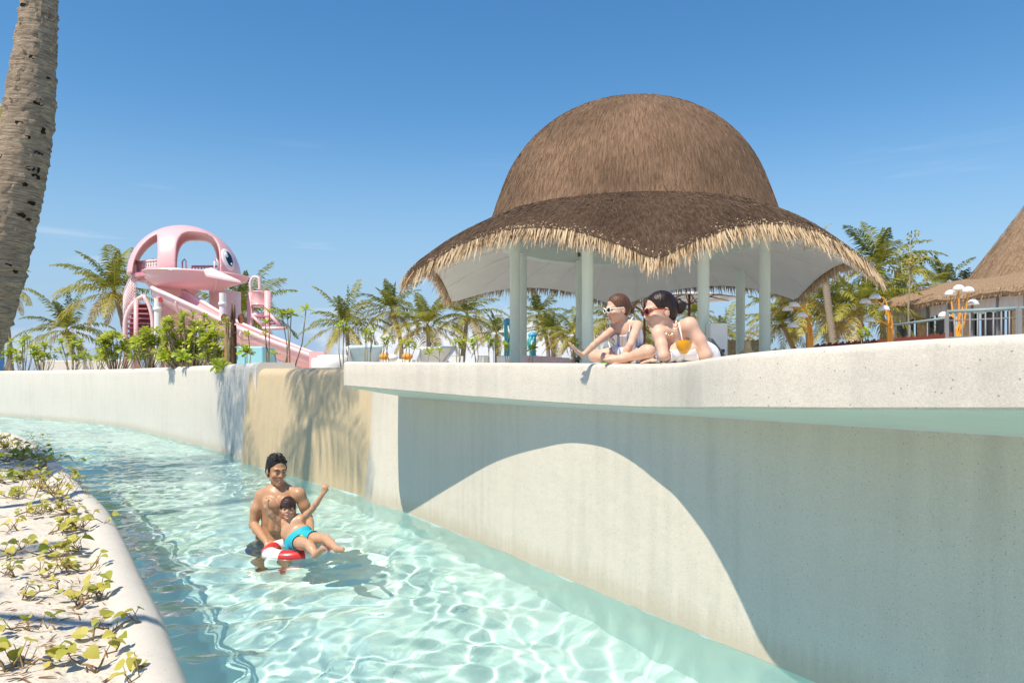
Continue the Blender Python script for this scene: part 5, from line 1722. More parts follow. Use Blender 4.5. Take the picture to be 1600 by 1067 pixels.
# turquoise sea creatures (spray features)
mat('turquoise', (0.10, 0.55, 0.58), 0.35, 0.5, var=0.25, vscale=3)
mat('sea_blue', (0.08, 0.36, 0.62), 0.35, 0.5, var=0.2, vscale=3)
def creature(px, py, Y, h_px, label, side):
    c = P(px, py, Y); O = Vector((c.x, Y, 1.40)); root = empty('spray_figure', O); tag(root, label, 'spray figure', 'turquoise spray figures')
    zt = c.z - 1.40; s = Y / FPX
    MB().ell((0, 0, zt), (7 * s, 6 * s, 5.5 * s), 16, 10).build('head', MAT['sea_blue'], root, smooth=True)
    for k in range(6):
        a = k * 1.05
        pts = [(4 * s * math.cos(a), 4 * s * math.sin(a), zt - 2 * s), (6 * s * math.cos(a) + 2 * s * side, 6 * s * math.sin(a), zt - h_px * .3 * s), (4 * s * math.cos(a + .6), 5 * s * math.sin(a), zt - h_px * .65 * s), (5 * s * math.cos(a) - 2 * s * side, 5 * s * math.sin(a), 0.0)]
        MB().tube([tuple(v) for v in spline(pts, 16)], [1.7 * s] * 16, 7).build('tentacle', MAT['turquoise'], root, smooth=True)
creature(793, 503, 21, 60, 'tall turquoise spray figure with blue head left of the double column', 1)
creature(832, 524, 23, 40, 'smaller turquoise spray figure right of the double column', -1)
# ------------------------------------------------------------------ umbrellas behind the woman
mat('umbrella_cloth', (0.62, 0.64, 0.66), 0.85, 0.1, var=0.06, vscale=3)
mat('umbrella_stripe', (0.80, 0.80, 0.79), 0.85, 0.1)
mat('brown_pole', (0.17, 0.075, 0.045), 0.5, 0.3, var=0.2, vscale=6)
def umbrella(px, ytop, yedge, hw_px, Y, label):
    c = P(px, ytop, Y); O = Vector((c.x, Y, 1.40)); root = empty('parasol', O); tag(root, label, 'parasol', 'striped parasols behind the pavilion')
    zt = c.z - 1.40; ze = PZ(yedge, Y) - 1.40; R = hw_px / FPX * Y
    MB().tube([(0, 0, -0.02), (0, 0, zt)], 0.045, 10).build('pole', MAT['brown_pole'], root, smooth=True)
    m = MB(); n = 8
    nr = 9
    vs = []; 
    for j in range(nr):
        t = j / (nr - 1)
        for k in range(n):
            a = 2 * math.pi * (k + 0.5) / n
            vs.append((R * t * math.cos(a), R * t * math.sin(a), zt + (ze - zt) * t))
    for j in range(nr - 1):
        m.cur = j % 2
        fs = [(j * n + k, (j + 1) * n + k, (j + 1) * n + (k + 1) % n, j * n + (k + 1) % n) for k in range(n)]
        # rings of stripes
        q = []
        for f in fs: q.append(f)
        m.add([vs[i] for f in q for i in f], [tuple(range(4 * i, 4 * i + 4)) for i in range(len(q))])
    m.build('canopy', [MAT['umbrella_cloth'], MAT['umbrella_stripe']], root)
    for k in range(8):
        a = 2 * math.pi * (k + 0.5) / 8
        MB().tube([(0, 0, zt - 0.03), (R * .97 * math.cos(a), R * .97 * math.sin(a), ze - 0.0)], 0.018, 5).build('rib', MAT['brown_pole'], root, smooth=True)
        MB().tube([(0, 0, zt - 0.45), (R * .5 * math.cos(a), R * .5 * math.sin(a), (zt + ze) / 2 - 0.02)], 0.018, 5).build('strut', MAT['brown_pole'], root, smooth=True)
    MB().lathe([(0.0, 0.12), (0.03, 0.1), (0.05, 0.0)], (0, 0, zt), n=10).build('finial', MAT['brown_pole'], root, smooth=True)
umbrella(1077, 455, 467, 78, 25.0, 'striped parasol with dark pole above the woman')
umbrella(1007, 468, 477, 62, 27.0, 'striped parasol with dark pole between the girl and the woman')
# white box, dark chairs and small bar things
o = slab('white_cabinet', (1110, 1137), 505, 15.0, 0.34, MAT['white_paint'], 'tall white cabinet between two columns right of the woman', 'cabinet', bevel=0.01)
mat('bamboo', (0.62, 0.46, 0.24), 0.7, 0.3, var=0.3, vscale=10)
def stool(px, py, Y, label, w=0.30):
    c = P(px, py, Y); O = Vector((c.x, Y, 1.40)); zz = c.z - 1.4; root = empty('bar_stool', O); tag(root, label, 'stool', 'furniture by the bar')
    MB().lathe([(0.0, zz), (w * .5, zz), (w * .53, zz - .03), (w * .45, zz - .06), (0, zz - .06)], n=18).build('seat', MAT['black_plastic'], root, smooth=True)
    MB().tube([(0, 0, 0), (0, 0, zz - .05)], 0.03, 8).build('stem', MAT['black_plastic'], root, smooth=True)
    MB().lathe([(0.0, 0.03), (w * .45, 0.02), (w * .5, 0.0)], n=18).build('foot', MAT['black_plastic'], root, smooth=True)
stool(1126.5, 545.5, 11.0, 'black stool below the white cabinet', 0.11)
stool(902, 556, 9.5, 'small dark cup-shaped stool right of the girl\'s outstretched hand', 0.09)
# sling chair behind the woman
Y = 9.0; O = Vector((PX(1120, Y), Y, 1.40)); root = empty('deck_chair', O); tag(root, 'black sling deck chair behind the woman', 'deck chair')
l_ = lambda px, py, dy=0: P(px, py, Y + dy) - O
m = MB(); a = [l_(1108, 530, 0), l_(1112, 530, .5), l_(1135, 560, .5), l_(1131, 562, 0)]
m.add(a, [(0, 1, 2, 3)]); b = m.build('sling', MAT['black_plastic'], root); b.modifiers.new('t', 'SOLIDIFY').thickness = 0.015
for dy in (0, .5):
    MB().tube([tuple(l_(1107, 528, dy)), tuple(l_(1137, 566, dy))], 0.012, 6).build('rail', MAT['black_plastic'], root, smooth=True)
    MB().tube([tuple(l_(1130, 548, dy)), tuple(l_(1116, 566, dy))], 0.012, 6).build('leg', MAT['black_plastic'], root, smooth=True)
# dark bag between the girl and the woman
m = MB(); m.ell((0, 0, 0.04), (0.055, 0.05, 0.055), 16, 10)
o = m.build('beach_bag', MAT['black_plastic'], None, smooth=True); o.location = (PX(1022, 5.0), 5.0, 1.44)
tag(o, 'dark rounded bag between the girl and the woman', 'bag')
# wicker pot and bamboo screen behind the right columns
m = MB(); m.lathe([(0.0, 0.0), (0.12, 0.0), (0.18, 0.10), (0.17, 0.20), (0.08, 0.28), (0.06, 0.40), (0.07, 0.46), (0.0, 0.46)], n=24)
o = m.build('wicker_pot', MAT['bamboo'], None, smooth=True); o.location = (PX(1168, 15.2), 15.2, PZ(563, 15.2) - 0.06); tag(o, 'round wicker pot between the two right columns', 'pot')
Y = 21.5; O = Vector((PX(1150, Y), Y, 1.40)); root = empty('bamboo_screen', O); tag(root, 'low bamboo screen behind the columns right of the woman', 'screen')
for k in range(26):
    x = PX(1125 + 2.6 * k, Y) - O.x
    MB().tube([(x, 0, 0), (x, 0, PZ(532 - (k % 3), Y) - 1.40)], 0.026, 6).build('cane', MAT['bamboo'], root, smooth=True)
# ------------------------------------------------------------------ orange mushroom lamps
mat('lamp_orange', (0.80, 0.33, 0.04), 0.4, 0.4, var=0.08, vscale=4)
mat('lamp_cap', (0.82, 0.82, 0.81), 0.35, 0.4)
def lamp(px, py, Y, caps, label):
    O = Vector((PX(px, Y), Y, 1.40)); root = empty('mushroom_lamp', O); tag(root, label, 'lamp', 'orange stemmed lamps with white caps')
    bz = PZ(py, Y) - 1.40
    for i, (x, y) in enumerate(caps):
        dy = 0.25 * math.sin(i * 2.1)
        e = P(x, y, Y + dy) - O
        x0 = (i - len(caps) / 2) * 0.025
        if abs(e.x) < 0.12:
            pts = [(x0, 0, -0.02), (x0, 0, bz * .8), (e.x, dy, e.z * .6), (e.x, dy, e.z - 0.04)]
            pts = [(x0, 0, -0.02), (x0, 0, bz), (e.x * .5, dy * .5, e.z * .62), (e.x, dy, e.z - 0.03)]
        else:
            pts = [(x0, 0, -0.02), (x0 * 1.2, 0, bz * 1.05), (x0 - e.x * 0.02, dy * .2, bz + (e.z - bz) * .55), (e.x * .35, dy * .5, bz + (e.z - bz) * .95), (e.x * .75, dy * .9, e.z + 0.035), (e.x, dy, e.z - 0.02)]
        st = MB().tube([tuple(v) for v in spline(pts, 26)], list(np.linspace(0.034, 0.013, 26)), 8).build('stem', MAT['lamp_orange'], root, smooth=True)
        r = 0.118
        cp = MB().lathe([(0.0, 0.10), (r * .45, 0.088), (r * .8, 0.055), (r, 0.0), (r * .97, -0.012), (r * .6, 0.0), (0.0, 0.005)], e, n=20).build('cap', MAT['lamp_cap'], root, smooth=True)
lamp(1267, 540, 15.5, [(1241, 479), (1231, 485), (1253, 495), (1239, 511)], 'orange lamp with four drooping white caps, leftmost of the three')
lamp(1392, 530, 15.5, [(1367, 466), (1352, 473), (1381, 484), (1358, 502)], 'orange lamp with four white caps, middle of the three')
lamp(1499, 523, 15.5, [(1498, 452), (1485, 460), (1513, 455), (1520, 475), (1475, 494)], 'orange lamp with five upright white caps in front of the railing')
# ------------------------------------------------------------------ red slat fence and steel railing
mat('red_wood', (0.20, 0.055, 0.035), 0.7, 0.2, var=0.35, vscale=9)
mat('steel', (0.20, 0.205, 0.21), 0.45, 0.5, var=0.1, vscale=3)
mat('steel_green', (0.24, 0.33, 0.33), 0.5, 0.4)
A = Vector((PX(1262, 17.0), 17.0, 1.40)); B = Vector((PX(1486, 16.6), 16.6, 1.40))
root = empty('slat_fence', A); tag(root, 'low dark red slat fence behind the orange lamps', 'fence')
d = B - A
slat = MB().box((0, 0, 0.5), (0.045, 0.03, 1.0)).mesh('slat', MAT['red_wood'])
n = 68
for k in range(n + 1):
    t = k / n
    h = (PZ(541 - 0.078 * (t * 224) - 0.0, 17.0) - 1.40)
    o = link('slat', slat, root, d * t, None, (1, 1, h + 0.02 * ((k * 7) % 3)))
for zz in (0.25, 0.75):
    MB().box(tuple(d * 0.5 + Vector((0, 0.04, zz * (PZ(532, 17) - 1.4)))), (d.length, 0.03, 0.05), math.atan2(d.y, d.x)).build('rail', MAT['red_wood'], root)
def railing(pa, pb, name, label, grid, nv):
    A = Vector(pa); B = Vector(pb); root = empty(name, (A.x, A.y, 1.40)); tag(root, label, 'railing', 'steel railings by the restaurant')
    d = B - A; a0 = A.z - 1.40; a1 = B.z - 1.40
    hz = lambda t: a0 + (a1 - a0) * t
    L2 = Vector((d.x, d.y, 0))
    for t in (0.0, 1.0):
        MB().box(tuple(L2 * t + Vector((0, 0, hz(t) / 2))), (0.055, 0.055, hz(t)), math.atan2(d.y, d.x)).build('post', MAT['steel'], root)
    MB().tube([(0, 0, a0), tuple(L2 + Vector((0, 0, a1)))], 0.03, 8).build('top_rail', MAT['steel_green'], root, smooth=True)
    for f in (0.86, 0.6, 0.3) if grid else (0.62, 0.25):
        MB().tube([(0, 0, a0 * f), tuple(L2 + Vector((0, 0, a1 * f)))], 0.014, 6).build('cross_rail', MAT['steel'], root, smooth=True)
    for k in range(1, nv):
        t = k / nv
        MB().tube([tuple(L2 * t), tuple(L2 * t + Vector((0, 0, hz(t))))], 0.015, 6).build('bar', MAT['steel'], root, smooth=True)
railing(P(1480, 487, 13.2), P(1590, 481.5, 12.6), 'steel_railing', 'grey steel railing with square grid and green top rail at the right', True, 9)
railing(P(1594, 481.5, 12.55), P(1700, 476, 12.0), 'steel_railing', 'next grid railing panel cut by the right edge', True, 9)
railing(P(1396, 508, 19.0), P(1478, 497, 17.5), 'wire_railing', 'thin wire railing left of the grid railing', False, 3)
# ------------------------------------------------------------------ thatched restaurant at the right
mat('blind', (0.66, 0.62, 0.62), 0.9, 0.1, var=0.14, vscale=2.5, stretch=(3, 3, 0.3))
mat('dark_glass', (0.10, 0.10, 0.11), 0.15, 0.5, var=0.5, vscale=1.6)
mat('interior', (0.16, 0.13, 0.11), 0.9, 0.1, var=0.5, vscale=1.0)
mat('timber', (0.55, 0.36, 0.20), 0.7, 0.2, var=0.2, vscale=5)
def build_restaurant():
    A = Vector((PX(1390, 36), 36.0, 1.40)); B = Vector((PX(1650, 27), 27.0, 1.40))
    root = empty('restaurant', A); tag(root, 'thatched restaurant with conical roof, white blinds and dark windows at the right', 'restaurant')
    d = B - A; L2 = d.length; u = d.normalized(); nb = Vector((-u.y, u.x, 0))
    if nb.y < 0: nb = -nb
    ang = math.atan2(d.y, d.x)
    ze = 3.25
    q = lambda s, o, z: tuple(u * s + nb * o + Vector((0, 0, z)))
    # eave: a thick thatch strip, slightly rolled
    rows = []
    for s in np.linspace(-0.6, L2 + 6, 40):
        w = 0.05 * math.sin(s * 2.1) + 0.03 * math.sin(s * 5.3)
        rows.append([q(s, -0.55, ze - 0.12 + w), q(s, -0.62, ze + 0.05 + w), q(s, -0.45, ze + 0.28 + w), q(s, 1.0, ze + 0.85), q(s, 3.5, ze + 1.5), q(s, 3.5, ze)])
    m = MB(); m.grid(rows); m.add(rows[0], [tuple(range(6))])
    ev = m.build('eave_roof', MAT['thatch_plain'], root, smooth=True, auto=40)
    rg = np.random.default_rng(8); Bs = []; D = []
    for _ in range(1500):
        s = rg.uniform(-0.6, L2 + 4); t = rg.uniform(0, 1)
        b = Vector(q(s, -0.60 + 0.4 * t * rg.uniform(), ze - 0.05 + 0.35 * t)); Bs.append(tuple(b))
        dd = (-nb * rg.uniform(0.1, 0.5) + Vector((rg.normal(0, .15), 0, -1))).normalized() * rg.uniform(0.08, 0.22)
        D.append(tuple(dd))
    strands('eave_straw', Bs, D, rg.uniform(0.015, 0.035, 1500), rg.beta(1.5, 2.4, 1500), MAT['straw_mid'], ev)
    # facade
    nbay = 7
    for k in range(nbay):
        s0, s1 = L2 * k / nbay + 0.06, L2 * (k + 1) / nbay - 0.06
        rows = []
        for j in range(13):
            s = s0 + (s1 - s0) * j / 12
            wv = 0.03 * math.sin(j * 1.9 + k)
            sag = 0.14 * math.sin(math.pi * j / 12) if k in (1, 2) else 0.03 * math.sin(j)
            rows.append([q(s, wv, 2.62 + sag), q(s, wv * 1.2, 2.9), q(s, 0.0, 3.2)])
        MB().grid(rows).build('blind', MAT['blind'], root, smooth=True)
        gl = MB().add([q(s0, 0.35, 0.0), q(s1, 0.35, 0.0), q(s1, 0.35, 3.0), q(s0, 0.35, 3.0)], [(0, 1, 2, 3)]).build('window', MAT['dark_glass'], root)
        MB().box(q((s0 + s1) / 2, 0.32, 0.95), (s1 - s0, 0.05, 0.06), ang).build('window_bar', MAT['steel'], gl)
        MB().box(q((s0 + s1) / 2, 0.25, 0.25), (s1 - s0, 0.08, 0.5), ang).build('sill_panel', MAT['timber'] if k % 3 == 1 else MAT['white_paint'], gl)
    for k in range(nbay + 1):
        MB().box(q(L2 * k / nbay, 0.0, 1.6), (0.10, 0.10, 3.2), ang).build('pillar', MAT['steel'], root)
    for s in (L2 * 0.22, L2 * 0.52, L2 * 0.80):
        MB().box(q(s, 0.2, 1.45), (0.55, 0.12, 2.9), ang).build('timber_panel', MAT['timber'], root)
    # conical main roof
    C = Vector((PX(1775, 33), 33.0, 0)) - Vector((A.x, A.y, 0)); C.z = 0
    prof = [(0.0, 11.8), (1.0, 11.5), (2.4, 10.3), (3.7, 8.65), (5.0, 6.75), (5.9, 5.45), (6.6, 4.5), (7.15, 3.8), (7.2, 3.65), (6.6, 3.6)]
    n = 96
    vs = []; fs = []
    pr = np.array(prof); pr = np.stack([np.interp(np.linspace(0, 9, 40), np.arange(10), pr[:, j]) for j in (0, 1)], 1)
    for r, z in pr:
        for k in range(n):
            a = 2 * math.pi * k / n
            rr = r + 0.015 * math.sin(9 * a + z) + 0.01 * math.sin(z * 7)
            vs.append((C.x + rr * math.cos(a), C.y + rr * math.sin(a), z))
    for i in range(len(pr) - 1):
        for k in range(n):
            fs.append((i * n + k, (i + 1) * n + k, (i + 1) * n + (k + 1) % n, i * n + (k + 1) % n))
    m = MB(); m.add(vs, fs); cr = m.build('cone_roof', MAT['thatch_plain'], root, smooth=True)
    Bs = []; D = []
    for _ in range(9000):
        a = rg.uniform(math.pi * 0.75, math.pi * 1.7); t = rg.uniform(0.2, 8.4)
        r = np.interp(t, np.arange(10), [p[0] for p in prof]); z = np.interp(t, np.arange(10), [p[1] for p in prof])
        r2 = np.interp(t + .3, np.arange(10), [p[0] for p in prof]); z2 = np.interp(t + .3, np.arange(10), [p[1] for p in prof])
        dv = Vector(((r2 - r) * math.cos(a), (r2 - r) * math.sin(a), z2 - z)).normalized()
        o = Vector((math.cos(a), math.sin(a), .5)).normalized()
        Bs.append((C.x + (r + .05) * math.cos(a), C.y + (r + .05) * math.sin(a), z)); D.append(tuple(dv * rg.uniform(.2, .45) + o * rg.uniform(0.005, .02)))
    strands('roof_straw', Bs, D, rg.uniform(0.008, 0.018, 9000), rg.beta(1.6, 3.0, 9000), MAT['straw_mid'], cr)
straw_mat('straw_mid', (0.16, 0.10, 0.06), (0.50, 0.36, 0.23))
mat('thatch_plain', (0.34, 0.23, 0.145), 0.95, 0.1, var=0.45, vscale=5, bump=0.9, bscale=26, stretch=(3, 3, 0.6))
build_restaurant()
# water-park tower top just inside the left edge
mat('yellow_plastic', (0.80, 0.66, 0.16), 0.4, 0.4); mat('blue_plastic', (0.06, 0.25, 0.55), 0.4, 0.4)
Y = 34; O = Vector((PX(-16, Y), Y, 1.40)); root = empty('slide_tower', O); tag(root, 'yellow-capped blue tower behind the leaning trunk at the left edge', 'tower')
z = PZ(170, Y) - 1.40
MB().lathe([(0.0, z + .35), (0.4, z + .3), (0.62, z), (0.66, z - .9), (0.55, z - .95)], n=28).build('cap', MAT['yellow_plastic'], root, smooth=True, auto=60)
MB().lathe([(0.56, -0.02), (0.56, z - .95)], n=28).build('shaft', MAT['blue_plastic'], root, smooth=True)
MB().lathe([(0.56, z - 1.5), (0.70, z - 1.45), (0.70, z - 1.3), (0.56, z - 1.25)], n=28).build('collar', MAT['white_paint'], root, smooth=True)
# low white benches and walls far behind the left shrubs
for i, (a, b, yt, Y, lab) in enumerate(((60, 130, 563, 30, 'low white garden wall behind the left shrubs'), (135, 205, 562, 27, 'second low white garden wall nearer the slide'))):
    slab('low_wall', (a, b), yt, Y, 0.5, MAT['white_wall'], lab, 'wall', ground=1.40)
# ------------------------------------------------------------------ people
def skin_mat(name, rough=0.42):
    m = bpy.data.materials.new(name); m.use_nodes = True
    nt = m.node_tree; b = nt.nodes['Principled BSDF']; L = nt.links.new; N = nt.nodes.new
    at = N('ShaderNodeAttribute'); at.attribute_name = 'skin'
    tc = N('ShaderNodeTexCoord'); n = N('ShaderNodeTexNoise'); n.inputs['Scale'].default_value = 22; n.inputs['Detail'].default_value = 4
    L(tc.outputs['Object'], n.inputs['Vector'])
    r = ramp_node(nt, [(0.3, (0.93, 0.90, 0.88)), (0.7, (1.05, 1.05, 1.05))]); L(n.outputs['Fac'], r.inputs[0])
    mx = N('ShaderNodeMix'); mx.data_type = 'RGBA'; mx.blend_type = 'MULTIPLY'; mx.inputs[0].default_value = 1
    L(at.outputs['Color'], mx.inputs['A']); L(r.outputs[0], mx.inputs['B']); L(mx.outputs['Result'], b.inputs['Base Color'])
    b.inputs['Roughness'].default_value = rough; b.inputs['Specular IOR Level'].default_value = 0.45
    b.inputs['Subsurface Weight'].default_value = 0.12; b.inputs['Subsurface Radius'].default_value = (1.0, 0.35, 0.2); b.inputs['Subsurface Scale'].default_value = 0.006
    MAT[name] = m
skin_mat('skin', 0.55); skin_mat('wet_skin', 0.38)
def hair_mat(name, c1, c2, rough=0.35):
    mat(name, c1, rough + 0.12, 0.35, var=0.0, vscale=70, bump=0.25, bscale=120, col2=c2, stretch=(1, 1, 0.22))
hair_mat('hair_black', (0.022, 0.016, 0.014), (0.008, 0.006, 0.006), 0.28)
hair_mat('hair_brown', (0.060, 0.028, 0.018), (0.022, 0.011, 0.009), 0.32)
hair_mat('hair_auburn', (0.15, 0.066, 0.034), (0.06, 0.026, 0.015), 0.35)
hair_mat('hair_light', (0.24, 0.12, 0.065), (0.10, 0.045, 0.025), 0.35)
hair_mat('hair_dark', (0.035, 0.017, 0.013), (0.012, 0.007, 0.006), 0.25)
mat('eye_white', (0.42, 0.39, 0.37), 0.2, 0.5); mat('iris', (0.03, 0.018, 0.012), 0.15, 0.6); mat('teeth', (0.80, 0.79, 0.75), 0.3, 0.5)
mat('mouth', (0.16, 0.025, 0.025), 0.5, 0.3)
class Person:
    def __init__(self, lo, hi, h, name='person'):
        self.F = Field(lo, hi, h); self.heads = []
        self.marks = []
    def head(self, c, f, u, s=1.0, neck=None, neck_r=(0.052, 0.058), child=False, fem=False, smile=0.0, open_mouth=0.0):
        """c centre between the ears, f forward, u up"""
        f = Vector(f).normalized(); u = Vector(u); u = (u - f * f.dot(u)).normalized(); r = f.cross(u)
        c = Vector(c); F_ = self.F
        R = np.array([list(r), list(f), list(u)]).T
        p = lambda x, y, z: np.array(c + (r * x + f * y + u * z) * s)
        cw = 0.072 if fem else 0.075
        F_.ell(p(0, -0.012, 0.034), np.array([cw, 0.094, 0.088]) * s, 0.01, R)
        F_.ell(p(0, 0.022, -0.035), np.array([0.056 if not child else 0.062, 0.066, 0.082 if not child else 0.070]) * s, 0.022 * s, R)
        jw = 0.044 if not fem else 0.038
        chin = p(0, 0.066 if not child else 0.058, -0.108 if not child else -0.094)
        F_.cone(chin, p(0, 0.058, -0.085), 0.017 * s, 0.026 * s, 0.016 * s)
        for sx in (-1, 1):
            F_.cone(p(sx * jw, 0.002, -0.068), chin, 0.015 * s, 0.014 * s, 0.020 * s)
            F_.ell(p(sx * 0.038, 0.062, -0.032), np.array([0.020, 0.020, 0.020]) * s * (1.06 if child or smile else 1), 0.018 * s, R)
            F_.cone(p(sx * 0.010, 0.090, 0.020), p(sx * 0.042, 0.074, 0.022), 0.0085 * s, 0.0085 * s, 0.018 * s)
            F_.ell(p(sx * 0.031, 0.101, -0.002), np.array([0.017, 0.017, 0.012]) * s, 0.010 * s, R, sub=True)
            F_.ell(p(sx * 0.074, -0.010, -0.018), np.array([0.009, 0.020, 0.031]) * s, 0.006 * s, R)
        nl = 0.030 if not child else 0.020
        F_.cone(p(0, 0.090, 0.008), p(0, 0.106 if not child else 0.098, -nl), 0.0075 * s, 0.0115 * s, 0.014 * s)
        for sx in (-1, 1):
            F_.ell(p(sx * 0.012, 0.092, -nl - 0.004), np.array([0.008, 0.010, 0.007]) * s, 0.008 * s, R)
        zl = -0.064 if not child else -0.055
        mw = 0.022 + 0.007 * smile
        F_.cone(p(-mw, 0.078, zl + 0.006 * smile), p(0, 0.092, zl), 0.0045 * s, 0.0075 * s, 0.008 * s)
        F_.cone(p(mw, 0.078, zl + 0.006 * smile), p(0, 0.092, zl), 0.0045 * s, 0.0075 * s, 0.008 * s)
        dl = 0.013 + 0.006 * smile + 0.022 * open_mouth
        F_.cone(p(-mw * .9, 0.076, zl - dl * .5), p(0, 0.088, zl - dl), 0.0045 * s, 0.008 * s, 0.008 * s)
        F_.cone(p(mw * .9, 0.076, zl - dl * .5), p(0, 0.088, zl - dl), 0.0045 * s, 0.008 * s, 0.008 * s)
        if open_mouth or smile:
            F_.ell(p(0, 0.094, zl - dl * .5), np.array([mw * .8, 0.018, max(0.005, dl * .36)]) * s, 0.004 * s, R, sub=True)
        if neck is not None:
            F_.cone(p(0, -0.028, -0.050), np.array(neck), neck_r[0] * s, neck_r[1], 0.016)
        self.hd = dict(p=p, R=R, s=s, zl=zl, dl=dl, mw=mw, f=f, u=u, r=r, c=c)
        for sx in (-1, 0, 1):
            self.marks.append((p(sx * 0.011, 0.092, zl), 0.011 * s, 'lip')); self.marks.append((p(sx * 0.010, 0.088, zl - dl), 0.011 * s, 'lip'))
        for sx in (-1, 1):
            self.marks.append((p(sx * 0.040, 0.075, -0.036), 0.030 * s, 'cheek'))
        return self.hd
    def hand(self, wrist, d, nrm, size=1.0, curl=0.3, side=1, spread=0.12, fist=False):
        """d: wrist to fingers, nrm: back of the hand, side: thumb on +1 / -1 of d x nrm"""
        F_ = self.F; w = Vector(wrist); d = Vector(d).normalized(); n = Vector(nrm); n = (n - d * d.dot(n)).normalized(); t = d.cross(n) * side
        L = 0.085 * size; k = 0.006 * size
        R = np.array([list(t), list(d), list(n)]).T
        F_.ell(np.array(w + d * L * 0.52), np.array([0.040, 0.055, 0.016]) * size, 0.012, R)
        lens = (0.036, 0.042, 0.038, 0.029)
        for i in range(4):
            off = (1.5 - i) * 0.0195 * size
            b = w + d * L * (0.92 - 0.03 * abs(i - 1)) + t * off
            dd = (d + t * (1.5 - i) * spread).normalized(); ax = dd
            c = curl if not fist else 1.45
            pts = [b]; ang = c * 0.6
            for j in range(3):
                v = ax * math.cos(ang) - n * math.sin(ang)
                pts.append(pts[-1] + v * lens[i] * size * (1.0, 0.72, 0.55)[j]); ang += c
            rr = 0.0088 * size
            F_.chain([np.array(q) for q in pts], [rr, rr * .95, rr * .88, rr * .78], k)
        b = w + d * L * 0.25 + t * 0.026 * size
        if fist:
            pts = [b, b + (t * .5 + d * .8 - n * .3).normalized() * .035 * size, b + (d * 1.0 - n * .75 - t * .15).normalized() * .06 * size]
        else:
            pts = [b, b + (t * .8 + d * .6).normalized() * .036 * size, b + (t * .75 + d * .8).normalized() * .066 * size]
        F_.chain([np.array(q) for q in pts], [0.012 * size, 0.0100 * size, 0.0085 * size], 0.008 * size)
    def finish(self, root, base, mt, lips=(0.52, 0.20, 0.17)):
        me, V = self.F.mesh('body', MAT[mt], 2)
        n = len(me.vertices)
        cols = np.tile(np.array(base, np.float32), (n, 1))
        co = np.empty(n * 3, np.float32); me.vertices.foreach_get('co', co); co = co.reshape(-1, 3)
        for c, r, kind in self.marks:
            w = np.clip(1.25 - np.linalg.norm(co - np.array(c), axis=1) / r, 0, 1)[:, None]
            tgt = {'lip': np.array(lips), 'cheek': np.array(base) * np.array([1.05, 0.82, 0.80]), 'dark': np.array(base) * np.array([0.55, 0.42, 0.40])}[kind]
            cols = cols * (1 - w) + tgt * w
        point_color(me, 'skin', cols)
        self.co = co; self.me = me
        me.transform(Matrix.Translation(-root.location))
        self.root = root
        return link('body', me, root)
    def cloth(self, name, mask, mt, off=0.004, smooth=1):
        """a garment: the part of the skin where mask(points) holds, lifted off the body"""
        me = self.me
        co = self.co
        keep = mask(co)
        nv = np.empty(len(co) * 3, np.float32); me.vertices.foreach_get('normal', nv); nv = nv.reshape(-1, 3)
        lv = np.empty(len(me.loops), np.int32); me.loops.foreach_get('vertex_index', lv)
        Q = lv.reshape(-1, 4)
        Q = Q[keep[Q].all(1)]
        used = np.unique(Q); mp = np.full(len(co), -1); mp[used] = np.arange(len(used))
        V = co[used] + nv[used] * off - np.array(self.root.location)
        Q2 = mp[Q]
        E = np.sort(np.concatenate([Q2[:, [0, 1]], Q2[:, [1, 2]], Q2[:, [2, 3]], Q2[:, [3, 0]]]), axis=1)
        ue, cn = np.unique(E, axis=0, return_counts=True)
        be = ue[cn == 1]                       # hem: straighten the stepped edge
        n_ = len(V); deg = np.bincount(be.ravel(), minlength=n_)
        for _ in range(14):
            acc = np.zeros_like(V)
            for k in range(3):
                acc[:, k] = np.bincount(be[:, 0], V[be[:, 1], k], n_) + np.bincount(be[:, 1], V[be[:, 0], k], n_)
            on = deg == 2
            V[on] = 0.4 * V[on] + 0.6 * acc[on] / 2
        m2 = np_mesh(name, V, Q2, mt)
        o = link(name, m2, self.root)
        so = o.modifiers.new('thick', 'SOLIDIFY'); so.thickness = 0.003; so.offset = 1
        return o
    def part(self, name, mb, mt, smooth=True):
        o = mb.build(name, mt, None, smooth=smooth)
        o.data.transform(Matrix.Translation(-self.root.location)); o.parent = self.root
        return o
    def eyes(self, brow=True, browmat='hair_black', look=(0, 0), lid=0.75):
        h = self.hd; p = h['p']; s = h['s']; R = Matrix(h['R'].tolist())
        for sx in (-1, 1):
            e = self.part('eye', MB().ell(p(sx * 0.031, 0.0815, -0.002), (0.0108 * s, 0.006 * s, 0.0085 * s * lid), 12, 8, R), MAT['eye_white'])
            o = MB().ell(p(sx * 0.031 + 0.004 * look[0], 0.0865, -0.002 + 0.003 * look[1]), (0.0060 * s, 0.003 * s, 0.0074 * s * lid), 10, 6, R).build('iris', MAT['iris'], None, smooth=True)
            o.data.transform(Matrix.Translation(-self.root.location)); o.parent = e
            if brow:
                self.part('eyebrow', MB().tube([p(sx * 0.013, 0.0985, 0.017), p(sx * 0.030, 0.0935, 0.0235), p(sx * 0.048, 0.077, 0.018)], [0.0036 * s, 0.0042 * s, 0.0022 * s], 6), MAT[browmat])
